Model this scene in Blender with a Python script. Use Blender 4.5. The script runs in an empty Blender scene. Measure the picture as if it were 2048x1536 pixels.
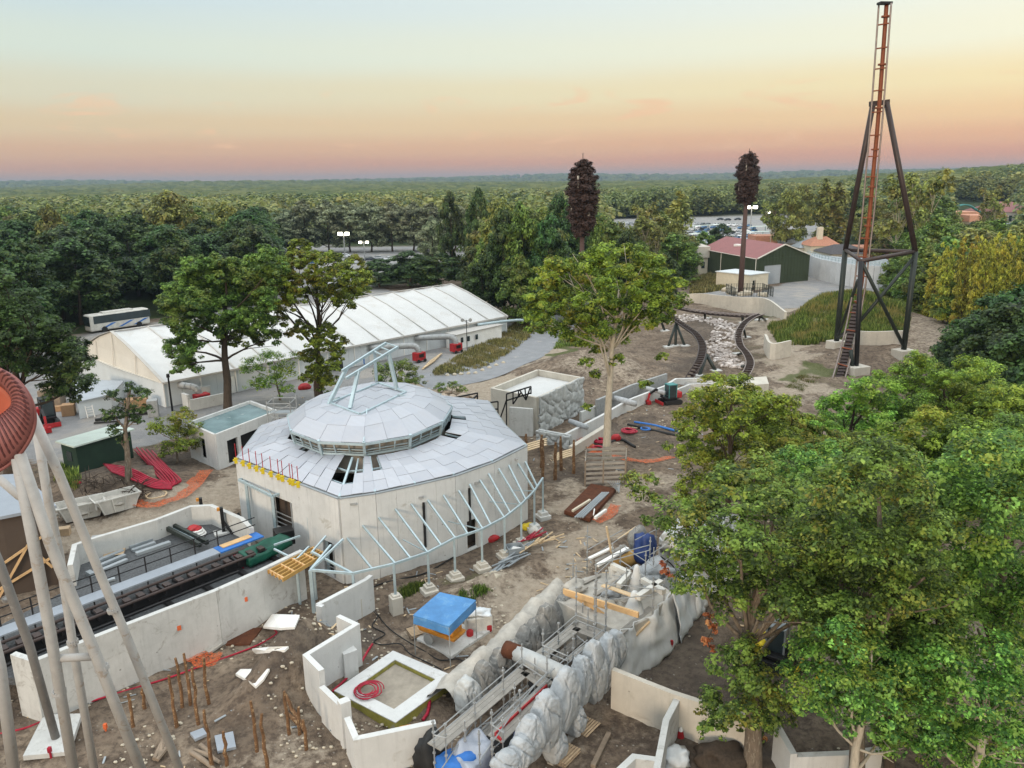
import bpy, math, random
import numpy as np
from mathutils import Vector, Matrix, noise
random.seed(7); RNG = np.random.default_rng(11)
col = bpy.context.scene.collection
V = Vector
# ---------------------------------------------------------------- camera model (metres; camera 25 m up on a ride structure)
H = 25.0; F = 1540.0; P = math.radians(14.7); R = math.radians(0.75)
def ray(px, py):
    u = (px-1024)/F; v = (768-py)/F
    c, s = math.cos(R), math.sin(R)
    u, v = u*c+v*s, -u*s+v*c
    return V((u, math.cos(P)+v*math.sin(P), -math.sin(P)+v*math.cos(P)))
def proj(p):
    x, y, z = p; z -= H
    d = y*math.cos(P)-z*math.sin(P); vv = y*math.sin(P)+z*math.cos(P)
    u = x/d; v = vv/d; c, s = math.cos(R), math.sin(R)
    u, v = u*c-v*s, u*s+v*c
    return 1024+u*F, 768-v*F
def G(px, py, z=0.0):
    r = ray(px, py); t = (z-H)/r.z
    return V((r.x*t, r.y*t, z))
def AT(px, py, Y):
    r = ray(px, py); t = Y/r.y
    return V((r.x*t, Y, H+r.z*t))
def ZT(p, py):
    """height of a vertical standing at p whose top shows on row py"""
    lo, hi = p[2]-5, 90
    for _ in range(40):
        m = (lo+hi)/2
        if proj((p[0], p[1], m))[1] > py: lo = m
        else: hi = m
    return lo
# ---------------------------------------------------------------- terrain
def _g(x, y, c, rx, ry, h, a=0.0):
    dx, dy = x-c[0], y-c[1]; ca, sa = math.cos(a), math.sin(a)
    u, w = dx*ca+dy*sa, -dx*sa+dy*ca
    return h*np.exp(-(u*u/(rx*rx)+w*w/(ry*ry)))
def sm(t): t = np.clip(t, 0, 1); return t*t*(3-2*t)
MND = [ # centre px,py, rx, ry, height, angle
 (606,1345,3.0,1.5,2.2,1.1),(585,1370,2.5,1.5,1.3,.9),(590,1310,1.8,1.0,.4,.9),(1185,745,9,6,3.0,.3),(1250,770,6,4,1.2,0),(235,975,5.5,3.5,1.7,.2),(300,1000,4,2,.9,0),
 (1290,845,3,2,.8,0),(1500,600,6,5,1.0,0),(1115,890,1,1,.2,0),(1035,1150,4,.8,.5,.7),(950,1180,2,.9,.6,.7),
 (560,1225,2,1,.35,0),(1330,640,9,5,.8,0),(590,560,2,2,0,0)]
MNDW = [(G(a,b),c,d,e,f) for a,b,c,d,e,f in MND]
def hz(x, y):
    x = np.asarray(x, dtype=float); y = np.asarray(y, dtype=float)
    z = np.zeros(np.broadcast(x, y).shape)
    for c, rx, ry, h, a in MNDW: z = z+_g(x, y, c, rx, ry, h, a)
    # grassy ridge and the earth bank of the ride on the right
    z = z+_g(x, y, (56.5,127.5), 10.5, 10, 5.6, .12)+_g(x, y, (60,112), 22, 12, 2.3, .1)+_g(x,y,(84,108),18,16,3.0)+_g(x,y,(34,126),6,10,1.0)
    z = z+_g(x, y, (32,100), 14, 8, .6)+_g(x, y, (58,103), 16, 5, 1.2, .05)
    # outer land
    d = np.hypot(x, y)
    z = z+sm((d-900)/2500)*(6+10*np.sin(x/1450+1.1)*np.cos(y/1700)+6*np.sin(x/620+y/900))
    z = z+sm((d-3300)/2600)*(40+13*np.sin(x/1500+.7)+8*np.sin(x/520+2)+4*np.sin(x/250))
    z = z+_g(x, y, (520,640), 230, 160, 19)+_g(x, y, (900,1100), 420, 260, 26)+_g(x,y,(-900,2600),500,300,12)
    return z
def h1(x, y): return float(hz(x, y))
def gt(px, py, dz=0.0):
    """point where the sight line through px,py meets the terrain"""
    r = ray(px, py); t = 10.0; prev = t
    while t < 12000:
        p = r*t
        if H+p.z <= h1(p.x, p.y)+dz: break
        prev = t; t += max(.5, t*.004)
    lo, hi = prev, t
    for _ in range(30):
        m = (lo+hi)/2; p = r*m
        if H+p.z <= h1(p.x, p.y)+dz: hi = m
        else: lo = m
    p = r*hi
    return V((p.x, p.y, h1(p.x, p.y)+dz))
# ---------------------------------------------------------------- materials
def S(r, g, b):
    f = lambda c: (c/255/12.92) if c/255 <= .04045 else ((c/255+.055)/1.055)**2.4
    return (f(r), f(g), f(b), 1.0)
def L(c, k): return (min(1,c[0]*k), min(1,c[1]*k), min(1,c[2]*k), 1)
class NT:
    def __init__(s, name):
        s.m = bpy.data.materials.new(name); s.m.use_nodes = True
        s.t = s.m.node_tree; s.n = s.t.nodes; s.b = s.n['Principled BSDF']
    def add(s, typ, **kw):
        n = s.n.new(typ)
        for k, v in kw.items(): setattr(n, k, v)
        return n
    def link(s, a, b): s.t.links.new(a, b)
    def coords(s, kind='Object'):
        if kind == 'World': return s.add('ShaderNodeNewGeometry').outputs['Position']
        return s.add('ShaderNodeTexCoord').outputs[kind]
    def noise(s, vec, scale, detail=4, rough=.6, dist=0):
        n = s.add('ShaderNodeTexNoise'); n.inputs['Scale'].default_value = scale; n.inputs['Detail'].default_value = detail
        n.inputs['Roughness'].default_value = rough; n.inputs['Distortion'].default_value = dist
        if vec is not None: s.link(vec, n.inputs['Vector'])
        return n.outputs['Fac']
    def ramp(s, fac, stops):
        n = s.add('ShaderNodeValToRGB'); e = n.color_ramp.elements
        while len(e) < len(stops): e.new(.5)
        for i, (p, c) in enumerate(stops):
            e[i].position = p; e[i].color = c if hasattr(c, '__len__') else (c, c, c, 1)
        s.link(fac, n.inputs['Fac']); return n.outputs['Color']
    def mix(s, f, a, b, mode='MIX'):
        n = s.add('ShaderNodeMix', data_type='RGBA', blend_type=mode)
        for sock, v in ((n.inputs[0], f), (n.inputs[6], a), (n.inputs[7], b)):
            if hasattr(v, 'is_output'): s.link(v, sock)
            else: sock.default_value = v
        return n.outputs[2]
    def math(s, op, a, b=0.0, clamp=False):
        n = s.add('ShaderNodeMath', operation=op); n.use_clamp = clamp
        for sock, v in ((n.inputs[0], a), (n.inputs[1], b)):
            if hasattr(v, 'is_output'): s.link(v, sock)
            else: sock.default_value = v
        return n.outputs[0]
    def bump(s, h, strength=.3, dist=.05):
        n = s.add('ShaderNodeBump'); n.inputs['Strength'].default_value = strength; n.inputs['Distance'].default_value = dist
        s.link(h, n.inputs['Height']); s.link(n.outputs[0], s.b.inputs['Normal'])
    def base(s, c):
        if hasattr(c, 'is_output'): s.link(c, s.b.inputs['Base Color'])
        else: s.b.inputs['Base Color'].default_value = c
    def setr(s, rough=.8, metal=0.0, spec=.3):
        s.b.inputs['Roughness'].default_value = rough; s.b.inputs['Metallic'].default_value = metal
        s.b.inputs['Specular IOR Level'].default_value = spec
def pm(name, c, k=.75, scale=2.0, rough=.8, metal=0.0, bump=.15, spots=None, sscale=6, sth=.62, coord='Object', bscale=None, spec=.3, stretch=None):
    """painted / raw surface: colour c varied down to c*k, with optional blotches of another colour"""
    m = NT(name); v = m.coords(coord)
    if stretch:
        mp = m.add('ShaderNodeMapping'); mp.inputs['Scale'].default_value = stretch; m.link(v, mp.inputs['Vector']); v = mp.outputs[0]
    n = m.noise(v, scale, 6, .65)
    cc = m.ramp(n, [(.3, L(c, k)), (.65, c)])
    if spots:
        n2 = m.noise(v, sscale, 5, .7, .4)
        f = m.ramp(n2, [(sth, 0.0), (sth+.08, 1.0)])
        cc = m.mix(f, cc, spots)
    m.base(cc); m.setr(rough, metal, spec)
    if bump: m.bump(m.noise(v, bscale or scale*8, 5, .7), bump, .03)
    return m.m
MT = {}
MT['concrete'] = pm('concrete', (.52,.51,.485,1), .8, .9, .9, bump=.25, spots=(.33,.31,.28,1), sscale=.8, sth=.6)
MT['concrete_new'] = pm('concrete_pale', (.60,.59,.56,1), .84, .8, .9, bump=.2, spots=(.40,.38,.34,1), sscale=1.1, sth=.62)
MT['concrete_cream'] = pm('concrete_cream', (.60,.55,.47,1), .86, .6, .9, bump=.15, spots=(.46,.42,.36,1), sscale=.5, sth=.6)
MT['mortar'] = pm('sprayed_mortar', (.46,.43,.38,1), .7, 2.0, .95, bump=.6, spots=(.32,.29,.25,1), sscale=3)
MT['rock_white'] = pm('primed_rock', (.52,.545,.565,1), .72, 1.0, .75, bump=.35, spots=(.34,.36,.38,1), sscale=1.3, sth=.55)
MT['rock_grey'] = pm('painted_rock', (.30,.29,.27,1), .6, 1.0, .8, bump=.35, spots=(.42,.40,.36,1), sscale=1.2, sth=.56)
MT['rock_relief'] = pm('carved_relief', (.46,.47,.46,1), .75, 1.6, .85, bump=.3, spots=(.30,.31,.30,1), sscale=2)
MT['galv'] = pm('galvanised_steel', (.42,.52,.56,1), .8, 3, .45, .35, .05)
MT['galv_dull'] = pm('dull_galvanised_tube', (.36,.37,.37,1), .7, 3, .55, .3, .05)
MT['col_grey'] = pm('weathered_column_paint', (.41,.40,.385,1), .78, 1.3, .7, bump=.15, spots=(.30,.26,.22,1), sscale=2, sth=.58)
MT['col_dark'] = pm('dark_column_paint', (.21,.20,.19,1), .75, 1.3, .7, bump=.15, spots=(.30,.28,.26,1), sscale=2, sth=.6)  # darker tone of the column paint with paler blotches
MT['black_steel'] = pm('black_steel', (.018,.017,.018,1), .7, 2, .45, .2, .05)
MT['dark_green_steel'] = pm('dark_green_steel', (.028,.035,.030,1), .7, 2, .45, .2, .05)
MT['brown_steel'] = pm('brown_steel', (.055,.038,.034,1), .7, 2, .45, .2, .05)
MT['rail_steel'] = pm('rail_steel', (.27,.22,.20,1), .7, 2, .4, .5, .05)
MT['orange_steel'] = pm('orange_brown_steel', (.23,.062,.022,1), .7, .25, .5, .1, .05)
MT['plank_grey'] = pm('grey_planks', (.34,.31,.27,1), .7, 1.2, .9, bump=.3, spots=(.22,.2,.18,1), stretch=(1,8,1))
MT['plank_deck'] = pm('scaffold_decking', (.30,.28,.25,1), .7, 1.6, .9, bump=.3, spots=(.45,.43,.40,1), sscale=2)
MT['timber'] = pm('new_timber', (.62,.40,.20,1), .75, 1.5, .8, bump=.2)
MT['timber_pale'] = pm('pale_timber', (.60,.45,.28,1), .75, 1.5, .8, bump=.2)
MT['timber_yellow'] = pm('glulam_timber', (.48,.28,.085,1), .75, 1.5, .75, bump=.2)
MT['timber_old'] = pm('weathered_timber', (.27,.21,.155,1), .6, 2.0, .9, bump=.3)
MT['pole_bark'] = pm('peeled_bark', (.20,.105,.05,1), .45, 3.0, .9, bump=.5, spots=(.42,.28,.15,1), sscale=5, sth=.55)
MT['tent_roof'] = pm('tent_roof_fabric', (.54,.54,.53,1), .9, .5, .6, bump=.35, bscale=.7, spots=(.48,.47,.45,1), sscale=.35, sth=.56)
MT['tent_gable'] = pm('tent_gable_fabric', (.62,.585,.52,1), .88, .3, .6, bump=.5, bscale=.8)
MT['tent_wall'] = pm('tent_wall_panel', (.58,.615,.63,1), .9, .4, .5, bump=.03)
MT['tent_seam'] = pm('tent_seam_strap', (.45,.43,.40,1), .85, 1, .7, bump=0)
MT['white'] = pm('white_paint', (.78,.77,.74,1), .85, 1.0, .6, bump=.05)
MT['white_dirty'] = pm('grubby_white_paint', (.62,.60,.55,1), .7, 1.5, .7, bump=.1, spots=(.35,.31,.25,1))
MT['cream'] = pm('cream_render', (.62,.56,.44,1), .85, 1.0, .9, bump=.1)
MT['red_paint'] = pm('red_machine_paint', (.42,.022,.027,1), .55, 2.5, .6, bump=.1, spots=(.16,.06,.05,1), sscale=4, sth=.58)
MT['red_hose'] = pm('red_corrugated_duct', (.40,.014,.04,1), .5, 3, .5, bump=.1)
MT['orange_net'] = pm('orange_barrier_net', (.72,.15,.05,1), .65, 3, .8, bump=.2)
MT['orange_paint'] = pm('orange_machine_paint', (.60,.25,.03,1), .6, 3, .6, bump=.1, spots=(.20,.15,.10,1), sscale=5, sth=.58)
MT['yellow_paint'] = pm('yellow_paint', (.62,.47,.02,1), .7, 2, .5, bump=.05)
MT['yellow_mud'] = pm('yellow_coating', (.34,.31,.07,1), .6, 2, .8, bump=.2, spots=(.30,.28,.20,1), sscale=2, sth=.58)
MT['blue_tarp'] = pm('blue_tarpaulin', (.07,.22,.46,1), .72, 1.2, .55, bump=.6, bscale=2.5, spots=(.10,.25,.45,1), sscale=1.6, sth=.56)
MT['navy_tarp'] = pm('navy_tarpaulin', (.02,.045,.16,1), .7, 2, .45, bump=.4, bscale=3)
MT['grey_tarp'] = pm('grey_tarpaulin', (.36,.39,.45,1), .75, 1.2, .5, bump=.4, bscale=3)
MT['green_tarp'] = pm('green_tarpaulin', (.008,.085,.055,1), .6, 2, .45, bump=.5, bscale=3)
MT['plastic'] = pm('translucent_sheeting', (.66,.69,.71,1), .8, 1.5, .4, bump=.5, bscale=3)
MT['black_rubber'] = pm('black_rubber', (.02,.02,.02,1), .7, 2, .7, bump=.1)
MT['gravel'] = pm('dark_gravel', (.105,.11,.115,1), .45, 9, .95, bump=.9, bscale=30, spots=(.2,.2,.2,1), sscale=20, sth=.6)
MT['blue_paint'] = pm('blue_paint', (.03,.16,.5,1), .7, 2, .5, bump=.05)
MT['teal_paint'] = pm('teal_paint', (.05,.22,.22,1), .7, 2, .5, bump=.05)
MT['container_green'] = pm('dark_green_cladding', (.018,.042,.028,1), .7, .8, .7, bump=.05)
MT['mint_roof'] = pm('pale_mint_sheet', (.52,.60,.55,1), .8, .8, .7, bump=.05, spots=(.38,.42,.38,1))
MT['pond'] = pm('wet_grey_membrane', (.17,.25,.26,1), .65, .7, .25, bump=.05, spots=(.30,.36,.36,1), sscale=.9)
MT['green_clad'] = pm('green_metal_cladding', (.036,.050,.026,1), .85, .3, .6, bump=.05)
MT['red_roof'] = pm('brick_red_sheet_roof', (.23,.078,.075,1), .85, .4, .6, bump=.05)
MT['door_grey'] = pm('grey_roller_door', (.36,.39,.42,1), .85, .6, .6, bump=.05)
MT['zinc'] = pm('zinc_roof', (.30,.33,.35,1), .8, .6, .5, .1, .05)
MT['terracotta'] = pm('terracotta_tiles', (.42,.20,.13,1), .7, 2, .9, bump=.2)
MT['salmon'] = pm('salmon_render', (.58,.30,.20,1), .8, 1, .9, bump=.1)
MT['slate'] = pm('dark_slate_roof', (.07,.065,.07,1), .7, 2, .8, bump=.1)
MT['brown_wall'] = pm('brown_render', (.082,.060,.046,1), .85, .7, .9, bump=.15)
MT['roof_grey'] = pm('blue_grey_membrane', (.28,.31,.35,1), .85, .7, .7, bump=.1)
MT['rose'] = pm('faded_rose_steel', (.30,.115,.105,1), .7, .9, .6, bump=.1, spots=(.20,.07,.065,1), sscale=2)
MT['coral'] = pm('coral_red_steel', (.52,.13,.075,1), .8, .9, .55, bump=.1)
MT['rust'] = pm('rusted_sheet', (.105,.036,.016,1), .55, 2.5, .9, bump=.3, spots=(.18,.075,.03,1))
MT['bark'] = pm('grey_bark', (.20,.155,.115,1), .55, 3, .95, bump=.8, spots=(.30,.26,.20,1), sscale=4, sth=.55, stretch=(3,3,.7))
MT['bark_dark'] = pm('dark_bark', (.075,.055,.040,1), .55, 3, .95, bump=.8, stretch=(3,3,.7))
MT['bark_pale'] = pm('pale_birch_bark', (.48,.42,.33,1), .65, 3, .9, bump=.4, stretch=(3,3,.7))
MT['fake_bark'] = pm('purple_brown_mast_paint', (.095,.058,.050,1), .65, 1, .8, bump=.3, stretch=(3,3,.5))
MT['fake_leaf'] = pm('purple_brown_plastic_needles', (.060,.034,.027,1), .5, 3, .8, bump=0)
MT['glass'] = pm('dark_glazing', (.03,.045,.05,1), .7, 1, .12, bump=0, spec=.6)
MT['interior_shade'] = pm('painted_interior_shade', (.02,.02,.02,1), .8, 1, .9, bump=0)  # near-black colour standing in for the shade indoors
MT['stone'] = pm('pale_field_stone', (.42,.35,.28,1), .6, 2.5, .95, bump=.5, spots=(.50,.30,.22,1), sscale=1.2, sth=.56)
MT['stone_cream'] = pm('cream_boulder', (.52,.46,.36,1), .65, 2, .95, bump=.5)
MT['pallet_wood'] = pm('pallet_wood', (.50,.37,.24,1), .7, 3, .9, bump=.2)
MT['carton'] = pm('brown_cardboard', (.36,.22,.12,1), .8, 2, .9, bump=.1)
def conc(name, c, k, sc_, spot, sth, streak=.28, tie=True):
    m = NT(name); v = m.coords('Object'); cc = m.ramp(m.noise(v, sc_, 6, .7), [(.3, L(c, k)), (.68, c)])
    cc = m.mix(m.ramp(m.noise(v, sc_*1.3, 6, .75, .8), [(sth, 0.0), (sth+.1, 1.0)]), cc, spot)
    mp = m.add('ShaderNodeMapping'); mp.inputs['Scale'].default_value = (2.2, 2.2, .16); m.link(v, mp.inputs['Vector'])
    cc = m.mix(m.ramp(m.noise(mp.outputs[0], 1.6, 4, .7), [(.52, 0.0), (.72, streak)]), cc, L(c, .5))
    mud = m.noise(v, 3.4, 6, .8, 1.5); cc = m.mix(m.ramp(mud, [(.66, 0.0), (.73, .55)]), cc, (.26,.21,.165,1))
    if tie:
        vo = m.add('ShaderNodeTexVoronoi'); vo.inputs['Scale'].default_value = .85; vo.inputs['Randomness'].default_value = .35; m.link(v, vo.inputs['Vector'])
        cc = m.mix(m.ramp(vo.outputs['Distance'], [(.035, .6), (.05, 0.0)]), cc, (.12,.11,.10,1))
    m.base(cc); m.setr(.92, 0, .2); m.bump(m.noise(v, 9, 6, .75), .35 if tie else .9, .03 if tie else .06); return m.m
def roofpanel():
    m = NT('aluminium_roof_sheet'); v = m.coords('World')
    w = m.add('ShaderNodeTexWave', wave_type='BANDS', bands_direction='DIAGONAL'); w.inputs['Scale'].default_value = .8; w.inputs['Distortion'].default_value = .6
    w.inputs['Detail'].default_value = 2
    m.link(v, w.inputs['Vector'])
    g = m.add('ShaderNodeNewGeometry')
    c = m.ramp(g.outputs['Random Per Island'], [(0, (.33,.35,.395,1)), (.5, (.37,.39,.435,1)), (1, (.41,.43,.475,1))])
    n = m.noise(v, .9, 5, .6)
    c = m.mix(m.ramp(n, [(.35, .0), (.7, .5)]), c, (.40,.40,.42,1))
    c = m.mix(m.math('MULTIPLY', w.outputs['Fac'], .25), c, (.36,.37,.40,1))
    m.base(c); m.setr(.5, .25, .4); m.bump(w.outputs['Fac'], .15, .02); return m.m
MT['alu'] = roofpanel()
MT['concrete'] = conc('concrete', (.54,.54,.52,1), .8, .8, (.34,.325,.30,1), .56)
MT['concrete_new'] = conc('concrete_pale', (.60,.60,.585,1), .85, .7, (.42,.405,.37,1), .58)
MT['concrete_cream'] = conc('concrete_cream', (.56,.52,.45,1), .8, .6, (.42,.38,.32,1), .57)
MT['rock_white'] = conc('primed_rock', (.48,.50,.515,1), .62, 1.3, (.34,.35,.36,1), .56, .25, False)
MT['rock_grey'] = conc('painted_rock', (.27,.265,.25,1), .55, 1.2, (.40,.385,.35,1), .54, .5, False)
def leafmat(name, c1, c2, c3, nscale=.35, trans=.35, warm=.5):
    """c1 shade green, c2 main green, c3 turning leaf colour in patches"""
    m = NT(name); g = m.add('ShaderNodeNewGeometry'); oi = m.add('ShaderNodeObjectInfo')
    rnd = g.outputs['Random Per Island']
    c = m.ramp(rnd, [(0, L(c1,.6)), (.35, c1), (.7, c2), (1, L(c2, 2.3))])
    ca = m.add('ShaderNodeAttribute', attribute_name='clump').outputs['Fac']
    v = m.coords('World')
    n = m.noise(v, nscale, 3, .6)
    f = m.math('ADD', n, m.math('MULTIPLY', rnd, .25)); f = m.ramp(f, [(warm+.12, 0.0), (warm+.30, .85)])
    c = m.mix(f, c, c3)
    hs = m.add('ShaderNodeHueSaturation'); m.link(c, hs.inputs['Color'])
    m.link(m.math('ADD', m.math('MULTIPLY', oi.outputs['Random'], .05), .47), hs.inputs['Hue'])
    m.link(m.math('ADD', m.math('MULTIPLY', oi.outputs['Random'], .6), .8), hs.inputs['Value'])
    c = m.mix(m.ramp(ca, [(.72, 0.0), (1.0, .45)]), hs.outputs[0], L(c3, .9))
    c = m.mix(1.0, c, m.ramp(ca, [(0, .50), (.5, 1.0), (1, 1.0)]), 'MULTIPLY'); c = m.mix(m.ramp(ca, [(.5, 0.0), (1, .45)]), c, L(c2, 2.0))
    m.base(c); m.setr(.55, 0, .35)
    tr = m.add('ShaderNodeBsdfTranslucent'); m.link(c, tr.inputs['Color'])
    mx = m.add('ShaderNodeMixShader'); mx.inputs[0].default_value = trans
    m.link(m.b.outputs[0], mx.inputs[1]); m.link(tr.outputs[0], mx.inputs[2])
    m.link(mx.outputs[0], m.n['Material Output'].inputs['Surface']); return m.m
MT['oak_leaf'] = leafmat('oak_leaves', (0.0688,0.156,0.035,1), (0.156,0.281,0.0525,1), (0.425,0.413,0.0625,1), .45, warm=.55, trans=.45)
MT['maple_leaf'] = leafmat('turning_maple_leaves', (.10,.17,.024,1), (.20,.29,.034,1), (.42,.37,.04,1), .35, warm=.52, trans=.45)
MT['lime_leaf'] = leafmat('light_green_leaves', (0.099,0.187,0.0308,1), (0.198,0.319,0.0462,1), (0.33,0.363,0.0495,1), .3, warm=.5, trans=.45)
MT['plane_leaf'] = leafmat('plane_tree_leaves', (0.088,0.165,0.0242,1), (0.187,0.286,0.0352,1), (0.396,0.341,0.0385,1), .3, warm=.52, trans=.45)
MT['mid_leaf'] = leafmat('mid_green_leaves', (0.0633,0.127,0.0253,1), (0.132,0.213,0.0391,1), (0.23,0.241,0.046,1), .2, warm=.52, trans=.4)
MT['dark_leaf'] = leafmat('dark_green_leaves', (.022,.055,.016,1), (.048,.100,.024,1), (.13,.145,.032,1), .06, warm=.56)
MT['olive_leaf'] = leafmat('olive_green_leaves', (0.0938,0.125,0.0325,1), (0.188,0.219,0.0525,1), (0.312,0.269,0.0625,1), .12, warm=.5)
MT['silver_leaf'] = leafmat('silvery_leaves', (0.115,0.144,0.0805,1), (0.201,0.236,0.138,1), (0.299,0.293,0.172,1), .15, warm=.55)
MT['gold_leaf'] = leafmat('golden_bamboo_leaves', (0.184,0.218,0.0322,1), (0.333,0.356,0.0517,1), (0.552,0.437,0.069,1), .3, warm=.48, trans=.45)
MT['dead_leaf'] = leafmat('dead_orange_leaves', (.48,.20,.05,1), (.62,.30,.09,1), (.60,.25,.07,1), .5)
MT['grass_blade'] = leafmat('long_grass', (.07,.11,.02,1), (.13,.17,.035,1), (.27,.21,.07,1), .25, warm=.5)
MT['scrub_blade'] = leafmat('dry_grass', (.10,.10,.035,1), (.19,.165,.06,1), (.26,.20,.09,1), .25, warm=.5)
def netmat():
    m = NT('orange_barrier_mesh'); v = m.coords('World'); m.base(m.ramp(m.noise(v, 3, 4), [(.3, (.42,.07,.02,1)), (.7, (.75,.17,.05,1))])); m.setr(.8)
    tr = m.add('ShaderNodeBsdfTransparent'); mx = m.add('ShaderNodeMixShader'); m.link(m.ramp(m.noise(v, 13, 3, .8, 1), [(.47, 0.0), (.55, 1.0)]), mx.inputs[0])
    m.link(tr.outputs[0], mx.inputs[1]); m.link(m.b.outputs[0], mx.inputs[2]); m.link(mx.outputs[0], m.n['Material Output'].inputs['Surface']); return m.m
MT['net_holes'] = netmat()
MT['mixed_wood'] = leafmat('mixed_distant_leaves', (0.054,0.09,0.03,1), (0.117,0.158,0.045,1), (0.285,0.255,0.075,1), .018, warm=.46)
# ---------------------------------------------------------------- mesh builder
class MB:
    def __init__(s): s.v = []; s.f = []
    def add(s, vs, fs):
        o = len(s.v); s.v.extend([tuple(v) for v in vs]); s.f.extend([tuple(i+o for i in f) for f in fs]); return s
    def box(s, c, size, rz=0.0, rx=0.0):
        a, b, h = size[0]/2, size[1]/2, size[2]/2
        m = Matrix.Rotation(rz, 3, 'Z') @ Matrix.Rotation(rx, 3, 'X')
        vs = [V(c)+m @ V((x, y, z)) for x in (-a, a) for y in (-b, b) for z in (-h, h)]
        return s.add(vs, [(0,1,3,2),(4,6,7,5),(0,4,5,1),(2,3,7,6),(0,2,6,4),(1,5,7,3)])
    def beam(s, p0, p1, w, h=None, up=None):
        p0, p1 = V(p0), V(p1); h = h or w; d = (p1-p0)
        if d.length < 1e-6: return s
        d.normalize(); u = V(up) if up else V((0,0,1))
        if abs(d.dot(u)) > .98: u = V((0,1,0)) if abs(d.y) < .9 else V((1,0,0))
        r = d.cross(u).normalized(); u = r.cross(d)
        vs = [p+r*a+u*b for p in (p0, p1) for a, b in ((-w/2,-h/2),(w/2,-h/2),(w/2,h/2),(-w/2,h/2))]
        return s.add(vs, [(3,2,1,0),(4,5,6,7),(0,1,5,4),(1,2,6,5),(2,3,7,6),(3,0,4,7)])
    def tube(s, pts, r, n=8, cap=True, jit=0.0):
        pts = [V(p) for p in pts]; rs = r if hasattr(r, '__len__') else [r]*len(pts)
        o = len(s.v); up = None; vs = []
        for i, p in enumerate(pts):
            d = (pts[min(i+1, len(pts)-1)]-pts[max(i-1, 0)])
            if d.length < 1e-9: d = V((0,0,1))
            d.normalize()
            if up is None: up = V((0,0,1)) if abs(d.z) < .9 else V((1,0,0))
            a = d.cross(up)
            if a.length < 1e-4: a = d.cross(V((0,1,0)))
            a.normalize(); b = a.cross(d); up = b
            for k in range(n):
                t = 2*math.pi*k/n; rr = rs[i]*(1+(random.uniform(-jit, jit) if jit else 0))
                vs.append(p+a*math.cos(t)*rr+b*math.sin(t)*rr)
        fs = [(i*n+k, i*n+(k+1) % n, (i+1)*n+(k+1) % n, (i+1)*n+k) for i in range(len(pts)-1) for k in range(n)]
        if cap: fs += [tuple(range(n-1, -1, -1)), tuple(range((len(pts)-1)*n, len(pts)*n))]
        return s.add(vs, fs)
    def prism(s, poly, z0, z1):
        n = len(poly); z0s = z0 if hasattr(z0, '__len__') else [z0]*n; z1s = z1 if hasattr(z1, '__len__') else [z1]*n
        ar = sum(poly[i][0]*poly[(i+1) % n][1]-poly[(i+1) % n][0]*poly[i][1] for i in range(n))
        if ar < 0: poly = poly[::-1]; z0s = z0s[::-1]; z1s = z1s[::-1]
        vs = [(p[0], p[1], z) for p, z in zip(poly, z0s)]+[(p[0], p[1], z) for p, z in zip(poly, z1s)]
        return s.add(vs, [tuple(range(n-1, -1, -1)), tuple(range(n, 2*n))]+[(i, (i+1) % n, n+(i+1) % n, n+i) for i in range(n)])
    def wall(s, pts, z0, z1, th=.25):
        """wall of constant thickness following pts (plan), mitred; z1 may be a list"""
        pts = [V((p[0], p[1])) for p in pts]; n = len(pts); zz = z1 if hasattr(z1, '__len__') else [z1]*n
        z00 = z0 if hasattr(z0, '__len__') else [z0]*n; vs = []
        for i, p in enumerate(pts):
            a = (p-pts[i-1]).normalized() if i > 0 else (pts[1]-p).normalized()
            b = (pts[i+1]-p).normalized() if i < n-1 else a
            t = (a+b); t = t.normalized() if t.length > .1 else a
            nn = V((-t.y, t.x)); k = th/2/max(.4, abs(nn.dot(V((-a.y, a.x)))))
            l, r = p+nn*k, p-nn*k
            vs += [(l.x, l.y, z00[i]), (r.x, r.y, z00[i]), (r.x, r.y, zz[i]), (l.x, l.y, zz[i])]
        fs = [(0,1,2,3), tuple(4*(n-1)+k for k in (3,2,1,0))]
        for i in range(n-1):
            o = 4*i; fs += [(o+k, o+4+k, o+4+(k+1) % 4, o+(k+1) % 4) for k in range(4)]
        return s.add(vs, fs)
    def rock(s, c, r, seed=0, n=2, sq=.7, amp=.35, rz=0.0):
        vs, fs = ICO[n]; o = V((seed*3.7, seed*1.3, seed*.7)); m = Matrix.Rotation(rz, 3, 'Z')
        rr = r if hasattr(r, '__len__') else (r, r, r*sq)
        out = []
        for v in vs:
            d = 1+amp*noise.noise(v*1.3+o)+amp*.5*noise.noise(v*3.1+o)
            out.append(V(c)+m @ V((v.x*rr[0]*d, v.y*rr[1]*d, v.z*rr[2]*d)))
        return s.add(out, fs)
def _ico():
    import bmesh
    r = {}
    for n in (1, 2, 3, 4, 5):
        bm = bmesh.new(); bmesh.ops.create_icosphere(bm, subdivisions=n, radius=1)
        r[n] = ([v.co.copy() for v in bm.verts], [tuple(v.index for v in f.verts) for f in bm.faces]); bm.free()
    return r
ICO = _ico()
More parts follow.
